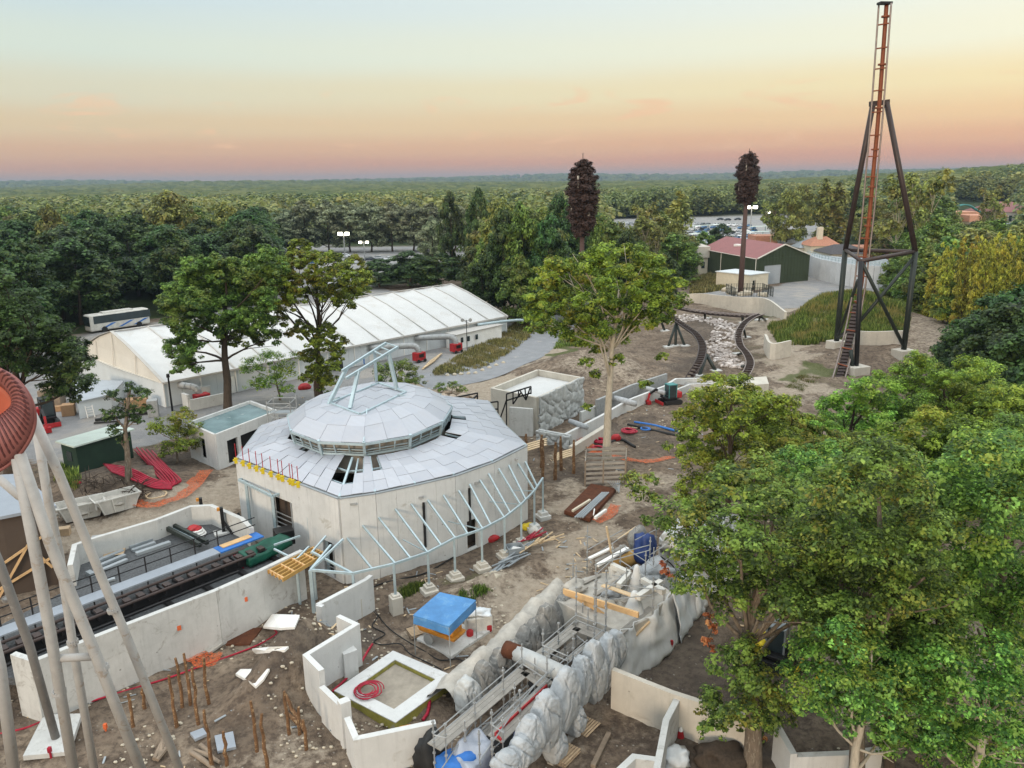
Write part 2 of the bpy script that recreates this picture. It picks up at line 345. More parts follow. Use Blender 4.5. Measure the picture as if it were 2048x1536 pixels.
def obj(name, mb, mat, parent=None, smooth=False, label=None, bevel=0.0):
    me = bpy.data.meshes.new(name)
    root = parent
    while root is not None and root.parent is not None: root = root.parent
    if root is not None: off = V(root.location)
    else:
        a = np.array(mb.v); off = V((float(a[:,0].mean()), float(a[:,1].mean()), float(a[:,2].min())))
    me.from_pydata([(v[0]-off.x, v[1]-off.y, v[2]-off.z) for v in mb.v], [], mb.f)
    me.materials.append(MT[mat] if isinstance(mat, str) else mat)
    if smooth: me.polygons.foreach_set('use_smooth', [True]*len(me.polygons))
    me.validate(); o = bpy.data.objects.new(name, me); col.objects.link(o)
    if parent is not None: o.parent = parent
    else: o.location = off
    if label: o['label'] = label
    if bevel:
        b = o.modifiers.new('bevel', 'BEVEL'); b.width = bevel; b.segments = 2; b.limit_method = 'ANGLE'
    return o
def tag(o, label, cat, group=None, kind=None):
    if label: o['label'] = label
    if cat: o['category'] = cat
    if group: o['group'] = group
    if kind: o['kind'] = kind
    return o
def thing(name, label, cat, loc=(0,0,0), group=None):
    o = bpy.data.objects.new(name, None); col.objects.link(o); o.location = V(loc); o.empty_display_size = .3
    return tag(o, label, cat, group)
def one(name, mb, mat, label, cat, group=None, smooth=False, bevel=0.0, kind=None):
    return tag(obj(name, mb, mat, smooth=smooth, bevel=bevel), label, cat, group, kind)
def struct(name, mb, mat, smooth=False):
    o = obj(name, mb, mat, smooth=smooth); o['kind'] = 'structure'; return o
def dup(root, loc, rz=0.0, sc=None, label=None):
    def cp(o, par):
        c = o.copy(); col.objects.link(c); c.parent = par
        for ch in [q for q in bpy.data.objects if q.parent == o and q != c]: cp(ch, c)
        return c
    kids = {}
    c = root.copy(); col.objects.link(c)
    for ch in root.children: cp(ch, c)
    c.location = V(loc); c.rotation_euler = (0, 0, rz)
    if sc is not None: c.scale = sc if hasattr(sc, '__len__') else (sc, sc, sc)
    if label: c['label'] = label
    return c
def np_mesh(name, verts, nper, mat, parent=None, off=(0,0,0), clump=None):
    """verts (N*nper,3) -> N polygons of nper corners"""
    me = bpy.data.meshes.new(name); n = len(verts)//nper
    off = np.array(off, dtype=float)
    me.vertices.add(n*nper); me.vertices.foreach_set('co', (verts-off).astype(np.float32).ravel())
    me.loops.add(n*nper); me.loops.foreach_set('vertex_index', np.arange(n*nper, dtype=np.int32))
    me.polygons.add(n); me.polygons.foreach_set('loop_start', np.arange(0, n*nper, nper, dtype=np.int32))
    try: me.polygons.foreach_set('loop_total', np.full(n, nper, dtype=np.int32))
    except Exception: pass
    me.materials.append(MT[mat]); me.update(calc_edges=True)
    at = me.attributes.new('clump', 'FLOAT', 'FACE'); at.data.foreach_set('value', (np.full(n, .5) if clump is None else clump).astype(np.float32))
    o = bpy.data.objects.new(name, me); col.objects.link(o)
    if parent is not None: o.parent = parent
    else: o.location = V(off)
    return o
def leaves(P_, N_, size, aspect=.55, rng=RNG, jit=.4):
    """rhombic leaf quads at P_ facing N_"""
    n = len(P_); N_ = N_+rng.normal(0, jit, (n, 3)); N_ /= np.linalg.norm(N_, axis=1, keepdims=True)+1e-9
    t = rng.normal(0, 1, (n, 3)); t -= N_*(t*N_).sum(1, keepdims=True); t /= np.linalg.norm(t, axis=1, keepdims=True)+1e-9
    b = np.cross(N_, t); s = size*np.clip(rng.lognormal(0, .35, (n, 1)), .45, 2.2)
    v = np.stack([P_-t*s*.5, P_+b*s*.5*aspect+N_*s*.06, P_+t*s*.5, P_-b*s*.5*aspect+N_*s*.06], axis=1)
    return v.reshape(-1, 3)
def blobleaves(blobs, dens, size, rng=RNG, sub=14, flat=.75, subr=.42, low=-.55, wantc=False):
    """blobs: (x,y,z,r). each blob is a spray of small leaf clumps on its shell"""
    PP = []; NN = []; CC = []
    for b in blobs:
        x, y, z, r = b[:4]; k = max(5, int(sub*rng.uniform(.8, 1.2)))
        d = rng.normal(0, 1, (k, 3)); d /= np.linalg.norm(d, axis=1, keepdims=True); d[:,2] = np.where(d[:,2] < low, -d[:,2], d[:,2])
        c = d*r*rng.uniform(.45, .95, (k, 1)); c[:,2] *= flat
        n = int(dens*r*r*12/k)+3
        for j in range(k):
            e = rng.normal(0, 1, (n, 3)); e /= np.linalg.norm(e, axis=1, keepdims=True)
            rr = r*subr*rng.uniform(.7, 1.2)*rng.uniform(.25, 1, (n, 1))**.5
            p = c[j]+e*rr*np.array([1, 1, .6])
            PP.append(p+np.array([x, y, z])); NN.append(e*.6+d[j]*.5+np.array([0, 0, .9])); CC.append(np.full(n, rng.uniform(0, 1)))
    if wantc: return np.concatenate(PP), np.concatenate(NN), np.concatenate(CC)
    return np.concatenate(PP), np.concatenate(NN)
def limb(mb, a, b, r0, r1, n=6, seg=4, sag=.12):
    a, b = V(a), V(b); d = b-a; L_ = d.length; pts = []; rs = []
    o1 = V((random.uniform(-1,1), random.uniform(-1,1), random.uniform(-.3,.9)))*L_*sag
    for i in range(seg+1):
        t = i/seg; w = math.sin(math.pi*t)
        pts.append(a+d*t+o1*w+V((random.uniform(-1,1), random.uniform(-1,1), random.uniform(-1,1)))*L_*.02*w); rs.append(r0+(r1-r0)*t)
    mb.tube(pts, rs, n)
    return pts
# ================================================================ camera, sky, sun
sc = bpy.context.scene
cam = bpy.data.objects.new('camera', bpy.data.cameras.new('camera')); col.objects.link(cam); sc.camera = cam
cam.location = (0, 0, H); cam.data.sensor_width = 36; cam.data.lens = F/2048*36; cam.data.clip_end = 40000; cam.data.clip_start = .5
cam.rotation_mode = 'QUATERNION'
cam.rotation_quaternion = (Matrix.Rotation(math.radians(90)-P, 3, 'X') @ Matrix.Rotation(-R, 3, 'Z')).to_quaternion()
sc.view_settings.view_transform = 'Standard'; sc.view_settings.look = 'None'; sc.view_settings.exposure = 0.13; sc.view_settings.gamma = 1
sc.render.engine = 'CYCLES'
try:
    sc.cycles.use_denoising = True; sc.cycles.max_bounces = 5; sc.cycles.volume_bounces = 0; sc.cycles.transparent_max_bounces = 4
    sc.cycles.diffuse_bounces = 3; sc.cycles.glossy_bounces = 2; sc.cycles.sample_clamp_indirect = 4
except Exception: pass
w = bpy.data.worlds.new('World'); sc.world = w; w.use_nodes = True
t = w.node_tree; n = t.nodes; bg = n['Background']
tc = n.new('ShaderNodeTexCoord'); sp = n.new('ShaderNodeSeparateXYZ'); t.links.new(tc.outputs['Generated'], sp.inputs[0])
def wmath(op, a, b=0.0, clamp=False):
    k = n.new('ShaderNodeMath'); k.operation = op; k.use_clamp = clamp
    for i, v_ in enumerate((a, b)):
        if hasattr(v_, 'is_output'): t.links.new(v_, k.inputs[i])
        else: k.inputs[i].default_value = v_
    return k.outputs[0]
def wramp(f, stops):
    k = n.new('ShaderNodeValToRGB'); e = k.color_ramp.elements; k.color_ramp.interpolation = 'EASE'
    while len(e) < len(stops): e.new(.5)
    for i, (p_, c_) in enumerate(stops): e[i].position = p_; e[i].color = c_
    t.links.new(f, k.inputs[0]); return k.outputs[0]
def wmix(f, a, b, mode='MIX'):
    k = n.new('ShaderNodeMix'); k.data_type = 'RGBA'; k.blend_type = mode
    for sck, v_ in ((k.inputs[0], f), (k.inputs[6], a), (k.inputs[7], b)):
        if hasattr(v_, 'is_output'): t.links.new(v_, sck)
        else: sck.default_value = v_
    return k.outputs[2]
el = wmath('MULTIPLY', sp.outputs['Z'], 4.0, True)      # sin(elevation) 0..0.25 -> 0..1
E_ = lambda y: max(0, math.sin(math.atan((768-y)/F)-P))*4   # ramp position seen on row y of the centre column
cL = [(0, S(196,160,150)), (E_(352), S(212,164,148)), (E_(330), S(220,166,140)), (E_(300), S(226,184,150)), (E_(255), S(228,205,168)), (E_(190), S(224,220,194)), (E_(110), S(219,230,217)), (E_(0), S(206,224,229)), (1.0, S(196,218,230))]
cR = [(0, S(205,163,152)), (E_(352), S(226,168,148)), (E_(325), S(236,168,136)), (E_(295), S(243,187,146)), (E_(250), S(251,212,162)), (E_(190), S(254,234,184)), (E_(110), S(252,249,222)), (E_(0), S(245,250,238)), (1.0, S(235,245,240))]
az = wmath('DIVIDE', sp.outputs['X'], wmath('MAXIMUM', sp.outputs['Y'], .05))
az = wmath('ADD', wmath('MULTIPLY', az, .9), .45, True)
nz = n.new('ShaderNodeTexNoise'); nz.inputs['Scale'].default_value = 3; mp = n.new('ShaderNodeMapping'); mp.inputs['Scale'].default_value = (1, 1, 14)
t.links.new(tc.outputs['Generated'], mp.inputs[0]); t.links.new(mp.outputs[0], nz.inputs['Vector'])
el2 = wmath('ADD', el, wmath('MULTIPLY', wmath('SUBTRACT', nz.outputs[0], .5), .05))
sky = wmix(az, wramp(el2, cL), wramp(el2, cR))
# thin pink cirrus wisps
mp2 = n.new('ShaderNodeMapping'); mp2.inputs['Scale'].default_value = (7, 7, 34); mp2.inputs['Rotation'].default_value = (.25, .5, 0)
t.links.new(tc.outputs['Generated'], mp2.inputs[0]); nc = n.new('ShaderNodeTexNoise'); nc.inputs['Scale'].default_value = 1.6; nc.inputs['Detail'].default_value = 6; nc.inputs['Distortion'].default_value = .6
t.links.new(mp2.outputs[0], nc.inputs['Vector'])
cf = wramp(nc.outputs[0], [(.57, (0,0,0,1)), (.74, (.7,.7,.7,1))])
band = wramp(el, [(.10, (0,0,0,1)), (.2, (1,1,1,1)), (.35, (1,1,1,1)), (.5, (0,0,0,1))])
cf = wmix(1.0, cf, band, 'MULTIPLY')
sky = wmix(cf, sky, S(250,205,165))
# sky above the view, brightened as added fill for the ground
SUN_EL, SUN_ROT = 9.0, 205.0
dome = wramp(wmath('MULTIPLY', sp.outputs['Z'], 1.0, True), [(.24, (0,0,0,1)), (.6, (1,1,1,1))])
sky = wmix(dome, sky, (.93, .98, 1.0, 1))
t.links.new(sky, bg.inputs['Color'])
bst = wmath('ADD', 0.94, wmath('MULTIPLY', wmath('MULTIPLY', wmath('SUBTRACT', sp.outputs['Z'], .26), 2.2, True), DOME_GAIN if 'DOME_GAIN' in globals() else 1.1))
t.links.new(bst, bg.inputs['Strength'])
sl = bpy.data.lights.new('sun', 'SUN'); sl.energy = 1.8; sl.angle = math.radians(12); sl.color = (1.0, .80, .58)
so = bpy.data.objects.new('sun', sl); col.objects.link(so)
_a, _e = math.radians(SUN_ROT), math.radians(SUN_EL)   # azimuth clockwise from +Y
sd = V((math.sin(_a)*math.cos(_e), math.cos(_a)*math.cos(_e), math.sin(_e)))
so.rotation_euler = sd.to_track_quat('Z', 'Y').to_euler()
# ================================================================ ground
def axis(lo, hi, step, mid, step2, far, neg=True):
    a = list(np.arange(lo, hi+1e-6, step)); s_ = step; 
    while a[-1] < mid: a.append(a[-1]+step2)
    s_ = step2
    while a[-1] < far: s_ *= 1.12; a.append(a[-1]+s_)
    if neg:
        s_ = step
        while a[0] > -far: s_ *= 1.14; a.insert(0, a[0]-s_)
    return np.array(a)
gx = axis(-48, 62, .5, 110, 1.0, 9500); gy = axis(18, 132, .5, 230, 1.2, 9500, False)
s_ = .8; gy = list(gy)
while gy[0] > -300: s_ *= 1.2; gy.insert(0, gy[0]-s_)
gy = np.array(gy); X, Y = np.meshgrid(gx, gy); Z = hz(X, Y)
def inpoly(x, y, poly):
    r = np.zeros(x.shape, bool); n_ = len(poly); j = n_-1
    for i in range(n_):
        xi, yi, xj, yj = poly[i][0], poly[i][1], poly[j][0], poly[j][1]
        r ^= ((yi > y) != (yj > y)) & (x < (xj-xi)*(y-yi)/((yj-yi) or 1e-9)+xi); j = i
    return r
def dpl(x, y, pl):
    d = np.full(x.shape, 1e9)
    for a, b in zip(pl[:-1], pl[1:]):
        dx, dy = b[0]-a[0], b[1]-a[1]; q = np.clip(((x-a[0])*dx+(y-a[1])*dy)/(dx*dx+dy*dy+1e-9), 0, 1)
        d = np.minimum(d, np.hypot(x-a[0]-q*dx, y-a[1]-q*dy))
    return d
wx = X+1.2*np.sin(Y*.9+X*.3)+.7*np.sin(Y*2.1-X*1.3); wy = Y+1.2*np.sin(X*.8-Y*.4)+.7*np.sin(X*2.3+Y*.9)
def zone(lines):
    z = np.zeros(X.shape)
    for pts, wd, st in lines:
        pl = [G(*p) for p in pts]
        if len(pl) == 1: pl = pl*2
        d = dpl(wx, wy, pl); z = np.maximum(z, st*sm(1.25-d/wd*1.0))
    return z
sand = zone([([(110,1085),(300,1050),(480,985),(570,930)], 4.5, .95), ([(820,775),(900,775),(1000,750),(1060,725),(1100,700)], 4, .9), ([(880,800),(960,800),(1010,775)], 5, .9),
 ([(1190,1000),(1150,1110),(1060,1190),(1010,1240)], 3, .75), ([(1340,970),(1270,970),(1200,1040),(1130,980)], 3.4, .6), ([(1450,612),(1600,622),(1690,650)], 5, .8),
 ([(1520,650),(1560,700),(1600,780),(1540,800)], 5, .7), ([(780,1380)], 2.6, .5), ([(560,1480),(520,1536)], 2.5, .5), ([(1000,1180),(900,1240),(860,1280)], 2, .5), ([(1180,760),(1250,770)], 6, .5), ([(1850,690),(1900,760)], 8, .5), ([(1290,1450),(1200,1500)], 3, .35),([(1700,1350),(2048,1300)], 6, .6),([(1380,590),(1480,600)],4,.6)])
grass = zone([([(880,745),(960,705),(1040,665)], 3.2, 1), ([(1150,690),(1120,725)], 2, .8), ([(1590,640),(1700,625),(1830,640)], 8, 1), ([(1500,640),(1560,660)], 2.5, .5),
 ([(1480,700),(1530,740)], 2.5, .4), ([(1590,765),(1640,750)], 2.6, .75), ([(1670,770)], 4, .4), ([(1400,560),(1480,590)], 4, .8), ([(1330,640),(1480,640)], 4, .4), ([(120,920),(200,900),(330,880)], 2.5, .5), ([(950,1175),(900,1190)], 1.2, .5)])
asph = np.zeros(X.shape)
for poly in ([(40,690),(350,640),(700,560),(1020,640),(1050,680),(880,745),(700,800),(480,852),(130,925),(60,925),(-60,900)], [(1395,572),(1500,590),(1650,540),(1790,545),(1780,580),(1700,585),(1680,612),(1560,618),(1420,598)],
             [(520,600),(540,500),(600,492),(960,492),(960,530),(760,545),(690,600)], [(1170,520),(1190,440),(1560,432),(1700,455),(1650,500),(1400,530)], [(1700,560),(1900,480),(2048,470),(2048,520)]):
    asph = np.maximum(asph, inpoly(wx*.25+X*.75, wy*.25+Y*.75, [G(*p) for p in poly]).astype(float))
site = [G(*p) for p in [(-1800,2600),(-500,800),(0,740),(60,680),(340,635),(900,555),(1060,600),(1130,640),(1280,600),(1390,560),(1390,540),(1640,535),(1790,545),(1830,620),(1900,690),(2100,780),(4000,2600)]]
inside = inpoly(X+2*np.sin(Y*.4), Y+2*np.sin(X*.3), site)
forest = np.where(inside | (Y < 15), 0.0, 1.0)
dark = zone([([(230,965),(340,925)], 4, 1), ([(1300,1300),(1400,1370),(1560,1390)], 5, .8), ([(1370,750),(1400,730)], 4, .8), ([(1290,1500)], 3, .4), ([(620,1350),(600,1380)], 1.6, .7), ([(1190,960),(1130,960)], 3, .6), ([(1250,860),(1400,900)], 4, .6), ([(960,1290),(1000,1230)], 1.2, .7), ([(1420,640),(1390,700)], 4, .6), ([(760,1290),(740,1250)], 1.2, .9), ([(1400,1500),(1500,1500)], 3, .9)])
Z = Z+np.where((np.abs(X) < 200) & (Y < 240), .05*np.sin(X*1.7+2*np.sin(Y*.8))*np.sin(Y*1.3+X*.5)*(1-asph), 0)
nv = X.size; ny, nx = X.shape
_n = np.zeros(X.shape); _m = (np.abs(X) < 75) & (Y < 140) & (Y > 15)
for j_, i_ in zip(*np.nonzero(_m)): q_ = V((X[j_,i_]*.55, Y[j_,i_]*.55, 0)); _n[j_,i_] = .16*noise.noise(q_)+.09*noise.noise(q_*2.6)
rut = [[G(*p) for p in pl] for pl in ([(1340,960),(1230,1000),(1150,1100),(1080,1190),(1000,1260)],[(130,1085),(300,1050),(480,985)],[(820,775),(1000,745),(1060,720)],[(1520,1300),(1400,1370),(1330,1330)])]
for pl in rut: d_ = dpl(X+.4*np.sin(Y*.7), Y, pl); _n -= .09*(np.exp(-((d_-.9)/.28)**2)+np.exp(-((d_-2.6)/.28)**2))*np.sin(X*5+Y*3).clip(-.2,1)
Z = Z+_n*(1-asph)*np.clip(dpl(X, Y, [G(*p) for p in [(905,752),(975,737),(1025,708),(1063,678),(1095,652),(1125,620)]])/3-1.2, 0, 1)
me = bpy.data.meshes.new('ground'); me.vertices.add(nv); me.vertices.foreach_set('co', np.stack([X, Y, Z], -1).astype(np.float32).ravel())
ii, jj = np.meshgrid(np.arange(nx-1), np.arange(ny-1)); a_ = (jj*nx+ii).ravel(); q_ = np.stack([a_, a_+1, a_+nx+1, a_+nx], 1).ravel().astype(np.int32)
nf = len(a_); me.loops.add(nf*4); me.loops.foreach_set('vertex_index', q_); me.polygons.add(nf); me.polygons.foreach_set('loop_start', np.arange(0, nf*4, 4, dtype=np.int32))
me.polygons.foreach_set('use_smooth', np.ones(nf, dtype=bool)); me.update(calc_edges=True)
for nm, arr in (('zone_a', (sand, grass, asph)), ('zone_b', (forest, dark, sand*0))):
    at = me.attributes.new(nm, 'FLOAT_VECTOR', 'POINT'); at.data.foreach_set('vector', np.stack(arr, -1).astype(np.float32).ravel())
m = NT('ground_soil'); pos = m.coords('World')
def attr(nm):
    k = m.add('ShaderNodeAttribute', attribute_name=nm); q = m.add('ShaderNodeSeparateXYZ'); m.link(k.outputs['Vector'], q.inputs[0]); return q.outputs
za, zb = attr('zone_a'), attr('zone_b')
n1 = m.noise(pos, .35, 6, .65, .3); n2 = m.noise(pos, 2.2, 6, .7); n3 = m.noise(pos, 9, 3, .7)
soil = m.ramp(n1, [(.3, (.105,.078,.057,1)), (.5, (.20,.152,.112,1)), (.68, (.31,.245,.18,1))])
soil = m.mix(m.ramp(n2, [(.38, .75), (.56, 0.0)]), soil, (.065,.048,.038,1))
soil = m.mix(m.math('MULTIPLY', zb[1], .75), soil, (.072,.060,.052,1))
sc_ = m.ramp(n2, [(.3, (.27,.215,.16,1)), (.7, (.42,.36,.285,1))])
fz = lambda s_, k=.5: m.ramp(m.math('ADD', s_, m.math('MULTIPLY', m.math('SUBTRACT', n2, .5), k*1.6)), [(.35, 0.0), (.65, 1.0)])
c = m.mix(m.math('MULTIPLY', fz(za[0]), .9), soil, sc_)
wv = m.add('ShaderNodeTexVoronoi'); wv.inputs['Scale'].default_value = 2.6; m.link(pos, wv.inputs['Vector'])
peb = m.math('MULTIPLY', m.ramp(wv.outputs['Distance'], [(.10, 1.0), (.17, 0.0)]), m.ramp(m.noise(pos, .5, 4), [(.48, 0.0), (.6, 1.0)]))
c = m.mix(m.math('MULTIPLY', peb, .8), c, (.50,.46,.40,1))
gr = m.ramp(n3, [(.3, (.035,.055,.018,1)), (.5, (.08,.10,.03,1)), (.75, (.16,.15,.06,1))])
c = m.mix(m.math('MULTIPLY', fz(za[1]), .85), c, gr)
asc = m.ramp(n1, [(.3, (.21,.21,.215,1)), (.6, (.27,.265,.26,1)), (.75, (.33,.31,.28,1))])
asc = m.mix(m.ramp(m.noise(pos, .12, 4, .6, 1.5), [(.5, 0.0), (.62, .5)]), asc, (.38,.34,.29,1))
c = m.mix(za[2], c, asc)
ff = m.ramp(m.noise(pos, .08, 6, .7), [(.3, (.018,.030,.012,1)), (.6, (.040,.055,.020,1)), (.8, (.07,.075,.03,1))])
c = m.mix(m.math('MULTIPLY', zb[0], m.math('SUBTRACT', 1.0, za[2])), c, ff)
m.base(c); m.setr(.95, 0, .15)
hb = m.math('ADD', m.math('MULTIPLY', n2, .7), m.math('MULTIPLY', n3, .3)); m.bump(m.math('ADD', hb, m.math('MULTIPLY', peb, .3)), 1.0, .30)
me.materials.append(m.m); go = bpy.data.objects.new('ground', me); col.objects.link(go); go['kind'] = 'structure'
# asphalt road ribbon
def spline(pts, k=8):
    P0 = [V(p) for p in pts]; P0 = [P0[0]*2-P0[1]]+P0+[P0[-1]*2-P0[-2]]; out = []
    for i in range(1, len(P0)-2):
        a, b, c_, d = P0[i-1:i+3]
        for j in range(k):
            u = j/k; out.append(.5*((2*b)+(c_-a)*u+(2*a-5*b+4*c_-d)*u*u+(3*b-a-3*c_+d)*u**3))
    out.append(P0[-2]); return out
def ribbon(mb, pts, w0, w1=None, dz=.05):
    n_ = len(pts); vs = []
    for i, p in enumerate(pts):
        d = V(pts[min(i+1, n_-1)])-V(pts[max(i-1, 0)]); d = V((d.x, d.y)).normalized(); r_ = V((d.y, -d.x)); wd = w0+((w1 or w0)-w0)*i/(n_-1)
        for k in (-.5, -.17, .17, .5):
            x, y = p[0]+r_.x*wd*k, p[1]+r_.y*wd*k; vs.append((x, y, h1(x, y)+dz))
    mb.add(vs, [(i*4+k, i*4+k+1, i*4+k+5, i*4+k+4) for i in range(n_-1) for k in range(3)])
MT['asphalt'] = pm('asphalt', (.235,.24,.25,1), .8, .6, .9, bump=.3, bscale=20, spots=(.33,.31,.28,1), sscale=.5, sth=.6)
b = MB(); ribbon(b, spline([G(*p) for p in [(835,765),(905,756),(975,742),(1028,712),(1066,682),(1098,654),(1125,622),(1150,598)]], 6), 8.6, 9.2); struct('road', b, 'asphalt')
# ================================================================ haze
hb_ = MB(); hb_.box((0, 4200, 35), (18900, 10200, 160)); ho = obj('haze', hb_, 'white'); ho.data.materials.clear()
hm = bpy.data.materials.new('haze_air'); hm.use_nodes = True; hn = hm.node_tree.nodes; hn.remove(hn['Principled BSDF'])
pv = hn.new('ShaderNodeVolumePrincipled'); pv.inputs['Color'].default_value = (.32,.42,.52,1); pv.inputs['Density'].default_value = 1.6e-4; pv.inputs['Anisotropy'].default_value = .1
hm.node_tree.links.new(pv.outputs[0], hn['Material Output'].inputs['Volume']); ho.data.materials.append(hm); tag(ho, 'thin evening haze over the woods', None, kind='stuff')
# ================================================================ trees
def tree_parts(root, blobs, base, trunk_r, leaf, bark, dens=16, size=.35, sub=14, flat=.8, fork=.45, limbs=True, top=None, lean=None, aspect=.6, low=-.55, subr=.42, nlimb=12, blabel=None, trunkpts=None):
    """root: Empty at the foot; blobs are world (x,y,z,r)"""
    base = V(base); P_, N_, C_ = blobleaves(blobs, dens*(5.6 if size < .33 else 4.0 if size < .5 else 2.6), size, sub=int(sub*(1.7 if size < .5 else 1)), flat=flat, low=low, subr=subr*(.74 if size < .5 else 1), wantc=True)
    v = leaves(P_, N_, size*(.50 if size < .33 else .55 if size < .5 else .68), aspect)
    np_mesh('crown', v, 4, leaf, root, off=base, clump=C_)
    c = V((0,0,0)); W = 0
    for q in blobs: c += V(q[:3]); W += 1
    c /= W; zt = max(q[2] for q in blobs); zlo = min(q[2] for q in blobs)
    mb = MB(); topp = V(top) if top else V((c.x, c.y, zt-.15*(zt-base.z)))
    if trunkpts: tp = [V(p) for p in trunkpts]; tp = tp if len(tp) > 4 else spline(tp, 3)
    else:
        tp = [base+(topp-base)*(i/7)+V((random.uniform(-1,1), random.uniform(-1,1), 0))*trunk_r*.6*(1 if 0 < i < 7 else 0) for i in range(8)]
    rs = [trunk_r*(1.25 if i == 0 else 1)*(1-.8*(i/(len(tp)-1))**1.2) for i in range(len(tp))]
    mb.tube([tp[0]-V((0,0,.3))]+tp, [rs[0]*1.15]+rs, 10, jit=.06)
    if limbs:
        bs = sorted(blobs, key=lambda q: -q[3])[:nlimb]
        for q in bs:
            e = V(q[:3]); k = min(len(tp)-2, max(1, int(len(tp)*(fork+random.uniform(0, .3)*(e.z-zlo)/max(.1, zt-zlo)))))
            while k > 1 and tp[k].z > e.z+.3: k -= 1
            pts = limb(mb, tp[k], e, rs[k]*.42, .03+rs[k]*.06, 6, 5)
            for _ in range(2):
                a = pts[random.randint(2, 4)]; limb(mb, a, e+V((random.uniform(-1,1), random.uniform(-1,1), random.uniform(-.5,.8)))*q[3]*.8, rs[k]*.18, .02, 5, 3)
    obj('trunk', mb, bark, root, smooth=True)
# ---- specific trees; crown sprays are listed as (px,py,radius in px, depth offset m) round the foot of the tree
def ptree(label, foot, blobs, tr, leaf, bark, size=.35, dens=16, z0=None, **kw):
    base = gt(*foot) if z0 is None else G(foot[0], foot[1], z0); root = thing('tree' if 'name' not in kw else kw.pop('name'), label, kw.pop('cat', 'tree'), base); B = []
    for (px, py, r, dy) in blobs:
        p = AT(px, py, base.y+dy); d = (p-V((0,0,H))).length; B.append((p.x, p.y, p.z, r*d/F*1.05))
    tp = kw.pop('trunk_px', None)
    if tp: kw['trunkpts'] = [base]+[AT(a, b_, base.y+c_) for a, b_, c_ in tp]
    tree_parts(root, B, base, tr, leaf, bark, size=size, dens=dens, **kw); return root
def fill(poly, r0, r1, n_, dlo, dhi, seed=1):
    """n_ sprays inside a pixel outline"""
    rg = random.Random(seed); xs = [p[0] for p in poly]; ys = [p[1] for p in poly]; out = []; tries = 0
    while len(out) < n_ and tries < 6000:
        tries += 1; x, y = rg.uniform(min(xs), max(xs)), rg.uniform(min(ys), max(ys)); r = rg.uniform(r0, r1)
        if not inpoly(np.array([x]), np.array([y]), poly)[0]: continue
        if any(math.hypot(x-a, y-b_) < (r+c_)*.42 for a, b_, c_, _ in out): continue
        out.append((x, y, r, rg.uniform(dlo, dhi)))
    return out
ptree('tall green tree with a bare lower trunk in front of the white tent', (456,838), fill([(330,600),(375,530),(430,520),(480,540),(520,500),(550,520),(545,600),(530,640),(560,690),(500,680),(470,700),(430,650),(400,680),(370,760),(350,690)], 19, 31, 58, -4, 4, 3), .48, 'mid_leaf', 'bark_dark', size=.42, dens=15, fork=.5, top=tuple(AT(452,560,83)))
ptree('leafy tree wrapped in climbers with an open forked crown, in front of the tent', (640,805), fill([(510,580),(560,530),(600,490),(640,520),(680,505),(735,560),(720,600),(690,610),(640,590),(600,600),(540,640)], 17, 28, 36, -4, 4, 5)+fill([(545,640),(610,650),(690,660),(680,720),(650,790),(620,780),(600,700),(570,690)], 14, 24, 20, -2, 2, 6), .5, 'plane_leaf', 'bark_dark', size=.42, dens=14, fork=.4, top=tuple(AT(632,560,93)))
ptree('lone pale-trunked tree with a wide yellow-green crown standing in a slatted timber guard', (1213,930), fill([(1050,620),(1070,560),(1110,530),(1150,540),(1190,505),(1250,500),(1310,530),(1350,560),(1365,600),(1340,650),(1290,640),(1250,680),(1190,690),(1120,670),(1065,650)], 26, 42, 42, -4.5, 4.5, 7)+[(1190,750,16,1),(1172,725,16,-2),(1290,770,16,-1),(1235,720,18,0),(1325,715,14,1),(1175,815,12,0),(1195,700,18,1)], .40, 'plane_leaf', 'bark_pale', size=.36, dens=14, fork=.55, flat=.7,
  trunk_px=[(1214,880,0),(1216,820,0),(1220,760,0),(1224,700,0),(1232,640,0),(1238,580,0)], nlimb=16)
ptree('dark leafy tree overhanging the workshop yard at the left edge', (20,960), fill([(-60,660),(-20,560),(40,600),(110,660),(150,700),(175,760),(150,790),(90,780),(50,740),(-40,740)], 24, 40, 30, -4, 4, 9), .5, 'dark_leaf', 'bark_dark', size=.36, dens=15)
ptree('small pollarded tree with tufts of dark leaves above the heap of cuttings', (258,962), [(225,795,18,0),(262,775,14,0),(285,790,20,0),(222,830,20,0),(260,822,22,.5),(292,820,14,-.5),(232,860,16,0),(245,880,12,0),(275,840,14,0)], .24, 'dark_leaf', 'bark', size=.30, dens=14, trunk_px=[(255,905,0),(250,860,0),(255,820,0),(262,770,0)], fork=.5)
ptree('feathery willow sapling left of the concrete hut', (355,925), [(330,850,26,0),(365,835,26,.5),(355,870,30,0),(375,895,28,-.5),(340,900,24,0),(395,860,18,0),(310,860,16,0)], .10, 'plane_leaf', 'bark', size=.28, dens=12)
ptree('feathery willow sapling right of the tall tree by the tent wall', (560,800), [(505,735,30,0),(545,720,28,.5),(575,745,28,0),(540,765,28,-.5),(510,770,20,0),(590,715,16,0),(570,780,20,0)], .12, 'plane_leaf', 'bark', size=.28, dens=9)
ptree('round dark green bush behind the roof of the domed hall', (800,790), [(775,745,28,0),(810,735,26,0),(825,765,24,0),(790,775,28,-1),(760,770,18,0)], .15, 'mid_leaf', 'bark', size=.3, dens=14, cat='bush', name='bush')
ptree('low weeds growing among the boulders beside the dusty road', (905,790), [(880,775,14,0),(905,772,14,0),(925,780,12,0)], .06, 'mid_leaf', 'bark', size=.25, dens=14, cat='bush', name='bush')
